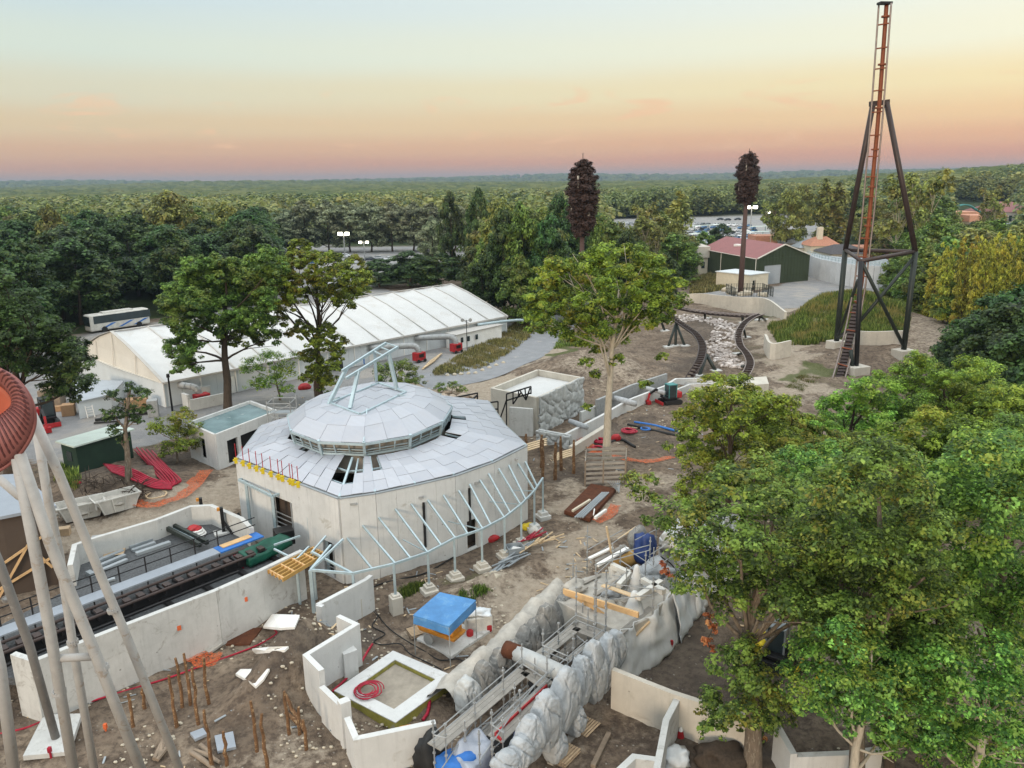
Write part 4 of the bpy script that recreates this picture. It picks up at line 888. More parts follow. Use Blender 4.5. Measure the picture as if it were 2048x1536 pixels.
obj('parapet_cap', mb, 'zinc', hall)
def ell(ang, rx, ry, z): return V((hc.x+rx*math.cos(ang), hc.y+ry*math.sin(ang), z))
angs = [math.atan2(p.y-hc.y, p.x-hc.x) for p in WP]
z1, z2, z3 = 7.0, 8.0, 9.15; RL = [ell(a, 6.3, 7.6, z1) for a in angs]; 
NA = 12; an2 = [2*math.pi*(k+.25)/NA for k in range(NA)]
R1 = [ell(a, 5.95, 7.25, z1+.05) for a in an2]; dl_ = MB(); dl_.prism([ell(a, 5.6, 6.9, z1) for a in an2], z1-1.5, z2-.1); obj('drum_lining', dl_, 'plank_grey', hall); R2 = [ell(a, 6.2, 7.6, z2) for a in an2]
T4 = [G(660,808,z3), G(720,831,z3), G(812,786,z3), G(757,768,z3)]
def topring(a):
    # intersection of direction a with the four-sided top opening
    c_ = sum(T4, V((0,0,0)))/4; d = V((math.cos(a), math.sin(a)))
    best = None
    for i in range(4):
        p, q = T4[i], T4[(i+1) % 4]; e = q-p; den = d.x*(-e.y)+e.x*d.y
        if abs(den) < 1e-6: continue
        w0 = p-c_; t_ = (w0.x*(-e.y)+e.x*w0.y)/den; u_ = (d.x*w0.y-d.y*w0.x)/den
        if t_ > 0 and -.001 <= u_ <= 1.001: best = c_+V((d.x*t_, d.y*t_, 0))
    return V((best.x, best.y, z3)) if best is not None else c_
R3 = [topring(a) for a in an2]
def panels(mb, a0, a1, b0, b1, nu, nv_, skip=(), gap=.006, th=.04, curve=0.0, rng_=random):
    """corrugated sheets filling the facet a0-a1 (eave) to b0-b1 (top)"""
    for i in range(nu):
        for j in range(nv_):
            if (i, j) in skip: continue
            g0, g1 = i/nu+gap*.4, (i+1)/nu-gap*.4; h0, h1_ = j/nv_+gap*.3, (j+1)/nv_-gap*.3*0
            P4 = []
            for u, w_ in ((g0,h0),(g1,h0),(g1,h1_),(g0,h1_)):
                p = a0.lerp(a1, u).lerp(b0.lerp(b1, u), w_); p = V((p.x, p.y, p.z+curve*math.sin(math.pi*w_)+.04*(1-w_*0)+(.02 if (i+j) % 2 else 0))); P4.append(p)
            dz_ = V((0,0,th)); mb.add(P4+[p-dz_ for p in P4], [(0,1,2,3),(7,6,5,4),(0,4,5,1),(1,5,6,2),(2,6,7,3),(3,7,4,0)])
mb = MB()
for i in range(len(WP)):
    j = (i+1) % len(WP); a0, a1 = V(WP[i]), V(WP[j]); a0.z = a1.z = zw+.12; sk = ()
    n_ = max(2, round((a1-a0).length/1.3))
    if i == 0: sk = ((n_-1,1),(n_-1,2),(n_-1,3),(3,3))
    if i == 1: n_ = 3; sk = ((0,1),(0,2),(0,3),(1,2),(1,3))
    if i == 2: n_ = 3; sk = ((0,2),(0,3))
    if i == 4: sk = ()
    if i == 5: sk = ((1,3),)
    if i == 6: sk = ((n_-1,3),)
    panels(mb, a0, a1, RL[i], RL[j], n_, 4, skip=sk, curve=.12)
obj('lower_roof_panel', mb, 'alu', hall)
mb = MB()
for k in range(NA): panels(mb, R2[k], R2[(k+1) % NA], R3[k], R3[(k+1) % NA], 2, 3, curve=.45)
panels(mb, T4[0]+V((0,0,-.1)), T4[1]+V((0,0,-.1)), T4[3]+V((0,0,-.1)), T4[2]+V((0,0,-.1)), 3, 4, curve=.12)
obj('upper_roof_panel', mb, 'alu', hall)
mb = MB()  # steelwork
def ringb(pts, w_, h_):
    for a, c_ in zip(pts, pts[1:]+pts[:1]): mb.beam(a, c_, w_, h_)
ringb(R1, .12, .14); ringb([p+V((0,0,-.08)) for p in R2], .14, .16); ringb([p+V((0,0,.35)) for p in R1], .08, .06); ringb([p+V((0,0,.16)) for p in R1], .06, .05); ringb([p+V((0,0,.08)) for p in T4], .16, .14)
for k in range(NA):
    mb.beam(R1[k]-V((0,0,.2)), R2[k]+V((0,0,.1)), .18, .18)
    for u in (.33, .66): a, c_ = R1[k].lerp(R1[(k+1) % NA], u), R2[k].lerp(R2[(k+1) % NA], u); mb.beam(a, c_-V((0,0,.1)), .09, .09)
    if k % 3 == 0: mb.beam(R2[k]+V((0,0,.12)), R3[k]+V((0,0,.22)), .08, .1)
for i in range(len(WP)):
    a = V(WP[i]); a.z = zw+.1; mb.beam(a, RL[i], .14, .14)
    c_ = V(WP[(i+1) % len(WP)]); c_.z = zw+.1; e = RL[(i+1) % len(WP)]
    for t_ in (.33, .66): mb.beam(a.lerp(RL[i], t_)-V((0,0,.08)), c_.lerp(e, t_)-V((0,0,.08)), .1, .1)
    for t_ in (.33, .66): mb.beam(a.lerp(c_, t_)-V((0,0,.1)), RL[i].lerp(e, t_)-V((0,0,.1)), .1, .1)
obj('roof_frame', mb, 'galv', hall)
mb = MB(); ft = T4+[]
Lf = [G(657,809,z3), G(700,817,z3), G(753,764,z3), G(794,780,z3)]
ra, rb = (AT(684,742,56), AT(772,686,61.5)), (AT(692,757,54.5), AT(796,694,60.5))
mb.beam(ra[0], ra[1], .16, .2); mb.beam(rb[0], rb[1], .16, .2)
for f_, (r_, u) in zip(Lf, ((ra,.1),(rb,.22),(ra,.72),(rb,.8))): mb.beam(f_, r_[0].lerp(r_[1], u), .24, .24)
for u in (.7, .85, 1): mb.beam(ra[0].lerp(ra[1], u), rb[0].lerp(rb[1], u), .09, .09)
obj('roof_mast', mb, 'galv', hall)
for s0, s1, za, zb, off in ((.36,.56,1.9,4.3,0),(.845,.93,.2,2.6,0)):
    Ln = (WP[1]-WP[0]).length; mb = MB()
    for s in (s0, s1): mb.box(along(WP[0], WP[1], Ln*s, .18, (za+zb)/2), (.1,.06,zb-za), math.atan2(WP[1].y-WP[0].y, WP[1].x-WP[0].x))
    for h in ((.35,.6,.85) if s0 < .4 else (.4,)): mb.beam(along(WP[0], WP[1], Ln*s0, .1, za+(zb-za)*h*.6), along(WP[0], WP[1], Ln*s1, .1, za+(zb-za)*h*.6), .05)
    obj('opening_guard', mb, 'galv_dull', hall)
# prop clamps on the parapet: yellow clamps with red rods
Ln = (WP[1]-WP[0]).length
for k, u in enumerate((.01,.09,.16,.235,.30,.385,.46,.50,.575,.60,.65)):
    q = along(WP[0], WP[1], Ln*u, .2, zw); cl_ = thing('edge_clamp', 'yellow parapet clamp holding a thin red rod on the hall wall', 'clamp', q, 'yellow clamps along the hall parapet')
    mb = MB(); mb.box(q+V((0,0,.0)), (.22,.2,.4), .4); mb.box(q+V((0,0,.05)), (.4,.1,.12), .4); obj('clamp_body', mb, 'yellow_paint', cl_)
    mb = MB(); mb.tube([q+V((0,.1,.1)), q+V((0,.1,1.25))], .028, 6); obj('rod', mb, 'red_paint', cl_)
# small door canopies (galvanised frames on the left face)
def cframe(label, e):
    # e: list of px segments (a,za,b,zb), posts (px,py_ground..)
    fr = thing('door_canopy', label, 'canopy', e[0][0]); mb = MB()
    for a, c_, w_ in e: mb.beam(a, c_, w_)
    obj('beam', mb, 'galv', fr)
    return fr
k1 = [G(478,960,4.6), G(545,993,4.6), G(590,975,4.6), G(514,946,4.6)]
f_ = cframe('galvanised door frame canopy over the big opening of the hall', [(k1[0],k1[1],.16),(k1[1],k1[2],.16),(k1[0],k1[3],.16),(k1[3],k1[1],.05),(k1[0],k1[2],.05)])
mb = MB(); mb.beam(k1[0].lerp(k1[1],.22)*1.0, V((k1[0].lerp(k1[1],.22).x, k1[0].lerp(k1[1],.22).y, 0)), .18); obj('post', mb, 'galv', f_); mb = MB(); mb.beam(k1[1], V((k1[1].x, k1[1].y, 0)), .18); obj('post', mb, 'galv', f_)
k2 = [G(617,1034,3.7), G(651,1046,3.7), G(675,1038,3.7), G(642,1024,3.7)]
f_ = cframe('small galvanised frame canopy over the narrow door of the hall', [(k2[0],k2[1],.14),(k2[1],k2[2],.14),(k2[0],k2[3],.14)])
for q in k2[:2]: mb = MB(); mb.beam(q, V((q.x, q.y, 0)), .18); obj('post', mb, 'galv', f_)
# lean-to canopy skeleton round the hall
lean = thing('lean_to_frame', 'long galvanised lean-to skeleton of slanting rafters round the hall', 'frame', G(859,1184))
POST = [(712,1238,1147,1.5),(793,1226,1128,1.25),(859,1186,1105,.55),(911,1160,1077,.5),(965,1140,1059,.5),(1010,1116,1035,.45),(1043,1092,1009,.35),(1069,1062,982,.2),(1086,1036,956,.2)]
PN = []
for px, pyb, pyt, hp_ in POST:
    p = G(px, pyb); zt = ZT(p, pyt); PN.append(V((p.x, p.y, zt)))
    mb = MB(); mb.beam(V((p.x,p.y,hp_-.05)), V((p.x,p.y,zt)), .14); obj('post', mb, 'galv', lean)
    mb = MB(); wd = .62 if hp_ > .6 else .5
    if hp_ > .6: mb.box((p.x,p.y,hp_/2-.1), (wd+.05,wd+.05,hp_), .5); mb.box((p.x,p.y,hp_-.2+.1), (wd*.75,wd*.75,.24), .5)
    else: mb.box((p.x,p.y,.12), (wd*1.9,wd*1.9,.34), .5); mb.box((p.x,p.y,.3), (wd*1.25,wd*1.25,.5), .5); mb.box((p.x,p.y,hp_), (wd*.7,wd*.7,.3), .5)
    obj('pedestal', mb, 'concrete_cream' if hp_ > .3 else 'concrete', lean, bevel=.03)
c0 = G(621,1140,2.9); PN = [c0]+PN
mb = MB(); mb.beam(c0, V((c0.x,c0.y,0)), .2); obj('post', mb, 'galv', lean)
mb = MB()
for a, c_ in zip(PN[:-1], PN[1:]): mb.beam(a, c_, .12, .14)
obj('eave_beam', mb, 'galv', lean)
RT = [(687,1075,744,1135),(719,1050,790,1128),(752,1034,820,1115),(785,1017,855,1105),(817,1007,882,1090),(850,999,910,1077),(882,989,935,1067),(913,980,965,1059),(935,967,981,1044),(955,959,1008,1035),(973,946,1020,1019),(993,936,1041,1009),(1013,929,1051,994),(1031,926,1069,982),(1047,922,1074,966)]
def nearest(px, pts):
    # point of the eave beam whose projection has column px
    for a, c_ in zip(pts[:-1], pts[1:]):
        xa, xc = proj(a)[0], proj(c_)[0]
        if min(xa, xc) <= px <= max(xa, xc): return a.lerp(c_, (px-xa)/(xc-xa))
    return pts[-1]
wl = WP[1:8]
for tx, ty, bx_, by_ in RT:
    w_ = nearest(max(tx, 682), wl); w_ = V((w_.x, w_.y, 0)); zt = ZT(w_, ty); e = nearest(bx_, PN[1:])
    nrm = (e-w_); nrm.z = 0; q = V((w_.x, w_.y, zt))+nrm.normalized()*.16
    mb = MB(); mb.beam(q, e, .10, .12); obj('rafter', mb, 'galv', lean)
q6 = G(624,1104,3.3); q7 = G(592,1120,3.2)
for a, c_, w_ in [(c0,G(687,1078,4.2),.12),(c0,G(662,1090,3.6),.12),(q6,PN[1],.12),(q6,V((q6.x,q6.y,0)),.16),(q6,G(652,1072,3.9),.1),(G(548,1098,3.4),q7,.1),(q7,G(618,1093,3.4),.1),(G(548,1090,3.4),G(600,1072,3.4),.1),(q7,V((q7.x,q7.y,0)),.14)]+[(PN[i],PN[i].lerp(V((hc.x,hc.y,2.8)),.16)+V((-.9,-.3,0)),.06) for i in (3,5,7,8)]:
    mb = MB(); mb.beam(a, c_, w_); obj('brace', mb, 'galv', lean)
for px_, y0_, y1_ in ((843,1003,1092),(933,975,1050)):
    w_ = nearest(px_, wl); w_ = V((w_.x, w_.y, 0)); o_ = (w_-V((hc.x,hc.y,0))).normalized()*.2; mb = MB(); mb.beam(V((w_.x,w_.y,ZT(w_,y1_)))+o_, V((w_.x,w_.y,ZT(w_,y0_)))+o_, .16, .1); obj('cable_duct', mb, 'black_rubber', hall)
for px_, y_1 in ((706,1006),(838,993),(946,965),(1025,918)):
    w_ = nearest(px_, wl); w_ = V((w_.x, w_.y, 0)); o_ = (w_-V((hc.x,hc.y,0))).normalized()*.17; mb = MB(); mb.beam(V((w_.x-.2,w_.y,ZT(w_,y_1)))+o_, V((w_.x+.2,w_.y,ZT(w_,y_1)))+o_, .12, .14); obj('wall_hook', mb, 'galv_dull', hall)
sb_ = G(570,905); stt = thing('stair_tower', 'grey scaffold stair tower rising behind the left end of the dome roof', 'scaffold', sb_); cr_ = [sb_+V((dx,dy,0)) for dx, dy in ((-1.1,-.7),(1.1,-.7),(1.1,1.4),(-1.1,1.4))]; hT = ZT(sb_, 798)
for c_ in cr_: obj('standard', MB().tube([c_, c_+V((0,0,hT))], .05, 6), 'galv_dull', stt)
mb = MB()
for k in range(int(hT)+1):
    for a, c_ in zip(cr_, cr_[1:]+cr_[:1]): mb.tube([a+V((0,0,min(hT,k+.1))), c_+V((0,0,min(hT,k+.1)))], .04, 5)
    if k < hT-1: mb.tube([cr_[k%2]+V((0,0,k)), cr_[1-k%2]+V((0,0,k+1))], .035, 5)
obj('guard_rail', mb, 'galv_dull', stt)
for k in (2,4,6):
    if k < hT: mb = MB(); mb.box(sb_+V((0,.35,k)), (2.1,.9,.06)); obj('landing', mb, 'zinc', stt); mb = MB(); mb.beam(sb_+V((-.9,-.4,k-1.9)), sb_+V((.9,-.4,k)), .6, .06); obj('stair_flight', mb, 'zinc', stt)
# timber rack resting on the frame
tr = thing('timber_rack', 'ladder-like rack of yellow timber joists propped on the frame', 'timber rack', G(560,1150,3.0))
mb = MB(); qa, qb, qc, qd = G(536,1144,3.2), G(628,1096,3.2), G(652,1108,3.0), G(565,1160,3.0)
for k in range(5): mb.beam(qa.lerp(qd, k/4), qb.lerp(qc, k/4), .07, .24)
obj('joist', mb, 'timber_yellow', tr); mb = MB()
for k in range(5): u = k/4*.94+.03; mb.beam(qa.lerp(qb, u)+V((0,0,.02)), qd.lerp(qc, u)+V((0,0,.02)), .07, .2)
obj('cross_piece', mb, 'timber', tr)
# ================================================================ station pit
zt_ = 3.4; FR = [G(*p, zt_) for p in [(26,1306),(69,1320),(200,1268),(330,1218),(430,1180),(520,1140),(603,1100)]]; BK = [G(*p, zt_) for p in [(140,1130),(149,1089),(182,1077),(311,1039),(381,1012),(422,1010),(483,1036),(503,1056)]]
pw = thing('retaining_wall', 'long concrete retaining wall bordering the station trench on the front', 'wall', FR[1])
mb = MB()
for a, c_ in zip(FR[:-1], FR[1:]): wallface(mb, a, c_, 0, zt_, .3, joints=max(1, round((c_-a).length/3)), jgap=.012)
obj('wall_panel', mb, 'concrete', pw)
mb = MB()
for s, u in ((3,.2),(4,.6)): mb.box(FR[s].lerp(FR[s+1], u)+V((.05,-.165,-1.3)), (.32,.02,.28), .5)
mb.v = [tuple(v) for v in mb.v]; obj('survey_mark', mb, 'orange_net', pw)
mb = MB(); mb.wall(BK, 0, zt_, .3); one('retaining_wall', mb, 'concrete', 'bent concrete retaining wall at the back of the station trench', 'wall')
mb = MB(); mb.prism([V((p.x,p.y)) for p in FR]+[V((p.x,p.y)) for p in BK[::-1]]+[G(-60,1230,zt_), G(-60,1300,zt_)], 1.6, 2.0); struct('trench_floor', mb, 'gravel')
dA, dB = G(-60,1287,3.0), G(520,1069,3.0); dd = (dB-dA).normalized(); dn = V((dd.y, -dd.x, 0)); DL = (dB-dA).length
st = thing('station_platform', 'long grey walkway on black steel beside the launch track in the trench', 'platform', dA)
mb = MB(); mb.beam(dA, dB-dd*3.0, .95, .08); obj('walkway', mb, 'roof_grey', st); mb = MB(); mb.beam(dB-dd*2.98, dB, .97, .085); obj('walkway', mb, 'blue_paint', st, label='bright blue end of the walkway')
mb = MB(); mb.beam(dB-dd*2.6-dn*.15+V((0,0,.08)), dB-dd*.6-dn*.15+V((0,0,.08)), .5, .05); obj('plywood_sheet', mb, 'timber', st)
mb = MB()
for k in range(int(DL/1.5)):
    q = dA+dd*(k*1.5)-dn*.5; mb.beam(q+V((0,0,-1)), q+V((0,0,1.05)), .06)
for h in (.55, 1.05): mb.beam(dA-dn*.5+V((0,0,h)), dB-dn*.5+V((0,0,h)), .05)
mb.beam(dA-dn*.5+V((0,0,-.08)), dB-dn*.5+V((0,0,-.08)), .12, .2); obj('railing', mb, 'black_steel', st)
lt = thing('launch_track', 'flat black launch track with motor housings running along the walkway', 'coaster track', dA+dn*1.5)
mb = MB()
for o_ in (.85, 1.95): mb.tube([dA+dn*o_+V((0,0,-.15)), dB+dn*o_+V((0,0,-.15))-dd*1.5], .09, 8)
obj('rail', mb, 'brown_steel', lt); mb = MB()
for k in range(int(DL/.9)): q = dA+dd*k*.9; mb.beam(q+dn*.8+V((0,0,-.35)), q+dn*2.0+V((0,0,-.35)), .12, .25)
mb.beam(dA+dn*1.4+V((0,0,-.6)), dB+dn*1.4+V((0,0,-.6)), .5, .5); mb.beam(dA+dn*2.6+V((0,0,-.5)), dB+dn*2.6+V((0,0,-.5))-dd*3, .12, .12)
for k in range(7): q = dA+dd*(2+k*DL/7); mb.beam(q+dn*.3+V((0,0,-.95)), q+dn*3.4+V((0,0,-.95)), .3, .3)
obj('track_bed', mb, 'black_steel', lt); mb = MB()
for k in range(int(DL/.75)):
    q = dA+dd*(k*.75+.3)+dn*1.4+V((0,0,-.22)); mb.box(q, (.35,.5,.16), math.atan2(dd.y, dd.x))
    if k % 3 == 0: mb.box(q+dn*.3+V((0,0,.1)), (.2,.12,.08), math.atan2(dd.y, dd.x))
obj('motor_housing', mb, 'rail_steel' if False else 'brown_steel', lt)
# transfer track across the trench, posts and goods on the gravel
mb = MB(); a, c_ = G(311,1045,2.5), G(400,1090,2.5)
for o_ in (0, .5): mb.beam(a+dd*o_, c_+dd*o_, .22, .3)
one('cross_beam', mb, 'dark_green_steel', 'dark steel beam pair crossing the trench from the back wall', 'beam')
mb = MB(); mb.tube([G(337,1055,2.3), G(392,1082,2.3)], .14, 8); one('steel_pipe', mb, 'galv', 'pale steel pipe lying beside the dark crossing beams', 'pipe')
for lab, px, py, ty in (('black signal post with orange cap at the back of the trench', 406,1040,996), ('black signal post with orange cap nearer the platform', 448,1065,1015), ('short black post with orange cap touching the right end of the trench wall', 478,1050,1030)):
    p = G(px, py, 2.0); z_ = ZT(p, ty); o_ = thing('signal_post', lab, 'post', p); mb = MB(); mb.box((p.x,p.y,(2+z_)/2), (.22,.3,z_-2), .4); mb.beam(p+V((0,0,.9)), p+V((.7,-.3,0)), .12); obj('post', mb, 'black_steel', o_)
    mb = MB(); mb.box((p.x-.18,p.y,z_-.12), (.25,.2,.2), .4); obj('cap', mb, 'orange_paint', o_); mb = MB(); mb.box((p.x,p.y,2.05), (1.3,.8,.12), .5); obj('base_slab', mb, 'concrete', o_)
def pile(name, label, cat, items, mat, group=None, part='profile'):
    """items: beams ((px,py,z),(px,py,z),w,h)"""
    a0 = items[0][0]; r_ = thing(name, label, cat, G(*a0[:2], a0[2]), group)
    for a, c_, w_, h_ in items: mb = MB(); mb.beam(G(*a), G(*c_), w_, h_); obj(part, mb, mat, r_)
    return r_
pile('steel_profiles', 'loose galvanised channels lying in a row nearest the walkway', 'steel profiles', [((196+4*k,1122+9*k,2.12),(246+4*k,1101+9*k,2.12),.3,.15) for k in range(3)], 'zinc')
pile('steel_profiles', 'galvanised channels lying askew near the back wall of the trench', 'steel profiles', [((246+6*k,1080+7*k,2.12),(292+6*k,1064+7*k,2.12),.3,.15) for k in range(4)]+[((272,1108,2.12),(340,1085,2.12),.35,.2)], 'zinc')
for lab, px in (('left one of two grey pallets of wrapped goods in the trench', 199), ('right one of two grey pallets of wrapped goods in the trench', 217)):
    p = G(px,1100,2.0); mb = MB(); mb.box(p+V((0,0,.45)), (.8,.95,.9), .35); one('wrapped_pallet', mb, 'galv_dull', lab, 'goods', bevel=.05)
pile('steel_profiles', 'short pale sheets stacked left of the platform rail', 'steel profiles', [((176,1150,2.1),(186,1146,2.1),.6,.3),((200,1165,2.1),(230,1157,2.1),.3,.12)], 'zinc')
# parcel of red/white hose on the gravel
mb = MB(); p = G(392,1072,2.0)
for k in range(3): mb.tube([p+V((.6*math.cos(t_)*(1-.15*k), .6*math.sin(t_)*(1-.15*k), .12+.16*k)) for t_ in np.linspace(0,6.28,18)], .1, 6)
one('hose_coil', mb, 'white', 'white hose coiled on the trench gravel behind the walkway rail', 'hose', smooth=True)
mb = MB(); mb.rock(p+V((-.1,0,.55)), .45, 3, 3, .5); one('red_cover', mb, 'red_paint', 'red plastic cover lying on the white coil', 'cover', smooth=True)
# green tarpaulin over the track end
def drape(pts_top, drop, name, mat, label, cat, sagz=.12, nu=18, amp=.05, flare=.09):
    """tarp over the quad pts_top with hanging skirts"""
    a, b_, c_, d = [V(p) for p in pts_top]; mb = MB(); vs = []; N = nu; ex = 3
    for i in range(-ex, N+ex+1):
        for j in range(-ex, N+ex+1):
            u, w_ = min(1, max(0, i/N)), min(1, max(0, j/N)); p = a.lerp(b_, u).lerp(d.lerp(c_, u), w_)
            over = max(-i, i-N, 0, -j, j-N)/ex; p = p+V((0,0,-over*drop-sagz*math.sin(math.pi*u)*math.sin(math.pi*w_)))
            q = noise.noise(p*1.6)*amp; cen = (a+b_+c_+d)/4; dirv = (p-cen); dirv.z = 0
            if over > 0 and dirv.length: p = p+dirv.normalized()*(flare*over*(.6+1.2*noise.noise(p*3.1)))
            vs.append(p+V((0,0,q)))
    W_ = N+2*ex+1; mb.add(vs, [(i*W_+j, (i+1)*W_+j, (i+1)*W_+j+1, i*W_+j+1) for i in range(W_-1) for j in range(W_-1)])
    o_ = one(name, mb, mat, label, cat, smooth=flare > .05); s_ = o_.modifiers.new('thickness', 'SOLIDIFY'); s_.thickness = .03; return o_
drape([G(476,1102,2.9), G(560,1068,3.1), G(582,1076,3.0), G(500,1120,2.6)], .5, 'tarpaulin', 'green_tarp', 'dark green tarpaulin thrown over the end of the launch track', 'tarpaulin', amp=.12, sagz=.3)
mb = MB(); mb.box(G(568,1072,2.6), (1.2,1.0,1.0), .5); one('crate', mb, 'black_steel', 'open black steel box at the foot of the hall opening', 'box', bevel=.03)
# ================================================================ zigzag walls in the foreground
def zwall(label, pts, zs, group=None, mat='concrete_new', th=.28, z0=-.2):
    mb = MB(); mb.wall([G(x, y, z) for (x, y), z in zip(pts, zs)], z0, zs, th); return one('concrete_wall', mb, mat, label, 'wall', group)
zwall('cast concrete wall in line with the first lean-to post', [(634,1209),(732,1158),(742,1150)], [2.4,2.4,2.4])
mb = MB(); mb.wall([G(634,1209,2.39), G(646,1212,2.39)], -.2, 2.39, .26); one('concrete_wall', mb, 'concrete_new', 'short return at the near end of the upper cast wall', 'wall')
zwall('tall kinked cast wall enclosing the left side of the frame foundation', [(676,1231),(712,1248),(612,1309),(643,1340)], [2.7,2.7,2.7,2.7])
zwall('stepped lower wall following the tall kinked one towards the camera', [(643,1372),(681,1408)], [2.0,2.0]); zwall('long plain cast wall with an orange marker at the bottom of the photograph', [(694,1434),(712,1476),(871,1443)], [1.9,1.9,1.9])
p = G(688,1404,2.3); mb = MB(); mb.box((p.x,p.y,1.2), (.5,.4,2.4), .6); one('concrete_pier', mb, 'concrete_new', 'square pier standing between the stepped walls', 'pier', bevel=.02)
for lab, px, py, h in (('square concrete buttress inside the tall kinked wall', 700,1355,1.7),):
    p = G(px, py); mb = MB(); mb.box((p.x,p.y,h/2), (.75,.7,h), .6); one('concrete_pier', mb, 'concrete_new', lab, 'pier', bevel=.02)
a = G(712,1476,1.2); c_ = G(871,1443,1.2); q = a.lerp(c_, .62); mb = MB(); mb.box(q+V((0,-.16,0)), (.5,.03,.5), math.atan2(c_.y-a.y, c_.x-a.x)); one('marker_panel', mb, 'orange_paint', 'square orange marker panel fixed to the long plain wall', 'marker')
# frame foundation
fo = [G(*p,.45) for p in [(786,1301),(915,1355),(791,1445),(668,1381)]]; fi = [G(*p,.45) for p in [(790,1319),(871,1358),(788,1418),(708,1377)]]
fd = thing('frame_foundation', 'square ring of pale concrete with yellow coated sides on the ground', 'foundation', fo[2]); mb = MB(); o_ = 0
vs = [V((p.x,p.y,.45)) for p in fo+fi]+[V((p.x,p.y,.40)) for p in fo+fi]; mb.add(vs, [(i,(i+1)%4,4+(i+1)%4,4+i) for i in range(4)]+[(8+i,8+(i+1)%4,(i+1)%4,i) for i in range(4)]+[(4+i,4+(i+1)%4,12+(i+1)%4,12+i) for i in range(4)])
obj('top_slab', mb, 'concrete_new', fd); mb = MB()
vs = [V((p.x,p.y,.398)) for p in fo+fi]+[V((p.x,p.y,-.1)) for p in fo+fi]; mb.add(vs, [(8+i,8+(i+1)%4,(i+1)%4,i) for i in range(4)]+[(4+i,4+(i+1)%4,12+(i+1)%4,12+i) for i in range(4)])
obj('coated_side', mb, 'yellow_mud', fd)
MT['sand_fill'] = pm('sand_fill', (.33,.29,.235,1), .7, 2, .95, bump=.6, spots=(.50,.47,.42,1), sscale=7, sth=.66)
mb = MB(); mb.prism([fi[0].lerp(fi[2], .01), fi[1].lerp(fi[3], .01), fi[2].lerp(fi[0], .01), fi[3].lerp(fi[1], .01)], 0.02, .2); tag(obj('sand_fill', mb, 'sand_fill'), None, None, kind='structure')
# right-hand garden walls
zwall('long cream wall running right from the white boulders', [(1226,1337),(1345,1384),(1420,1408),(1505,1432)], [2.2]*4, mat='concrete_cream', z0=-.1); zwall('thin dividing wall running down to the bottom edge', [(1354,1398),(1332,1440),(1312,1545)], [2.0]*3, mat='concrete')
zwall('low box wall at the bottom edge below the pallets', [(1225,1552),(1268,1512),(1312,1518)], [1.9]*3, mat='concrete'); zwall('angular white wall showing under the forked tree', [(1555,1450),(1588,1508)], [1.8]*2); zwall('low wall leading right from the angular white wall', [(1589,1510),(1690,1506),(1762,1497)], [1.6]*3)
# brown building behind the ride columns
bb = [G(-160,1050,5.5), G(0,1030,5.5), G(105,1010,5.5), G(40,950,5.5), G(-160,960,5.5)]
bt = thing('brown_building', 'brown rendered building with a blue-grey flat roof behind the ride columns', 'building', bb[1]); mb = MB(); mb.prism([V((p.x,p.y)) for p in bb], 0, 5.3); obj('wall', mb, 'brown_wall', bt)
mb = MB(); c_ = sum(bb, V((0,0,0)))/5; mb.prism([p+(p-c_).normalized()*.3 for p in bb], 5.3, 5.5); obj('roof', mb, 'roof_grey', bt); mb = MB()
fw = lambda px, py, Yo=.0: AT(px, py, G(px if px > 0 else 0, 1240).y)
w0, w1 = V((bb[1].x,bb[1].y,0)), V((bb[2].x,bb[2].y,0)); W = lambda s, z: w0.lerp(w1, s)+V((0,-.15,z))+V((.1,-.05,0))
for s0, za, s1, zb in ((-.6,1.6,.95,4.0),(-.6,.3,.9,2.2),(.55,.2,.62,5.0),(.9,.2,.97,5.2),(-.3,.2,.4,3.2),(.4,3.3,.8,1.4)): mb.beam(W(s0,za), W(s1,zb), .12, .14)
obj('batten', mb, 'timber', bt)
# dark green container cabin
p0 = G(160,950); p1 = G(268,915); d = (p1-p0).normalized(); nn = V((-d.y,d.x,0)); z_ = ZT(p0, 893); cn = thing('green_cabin', 'dark green site cabin with a pale mint roof beside the pollarded tree', 'cabin', p0)
mb = MB(); mb.prism([p0, p1, p1+nn*2.4, p0+nn*2.4], 0, z_); obj('wall', mb, 'container_green', cn); mb = MB(); mb.prism([p0-d*.3-nn*.3, p1+d*.3-nn*.3, p1+d*.3+nn*2.7, p0-d*.3+nn*2.7], z_, z_+.14); obj('roof', mb, 'mint_roof', cn)
mb = MB(); mb.box(p0+nn*1.2-d*.03+V((0,0,1.6)), (.05,.8,.9), math.atan2(d.y,d.x)); obj('window', mb, 'glass', cn)
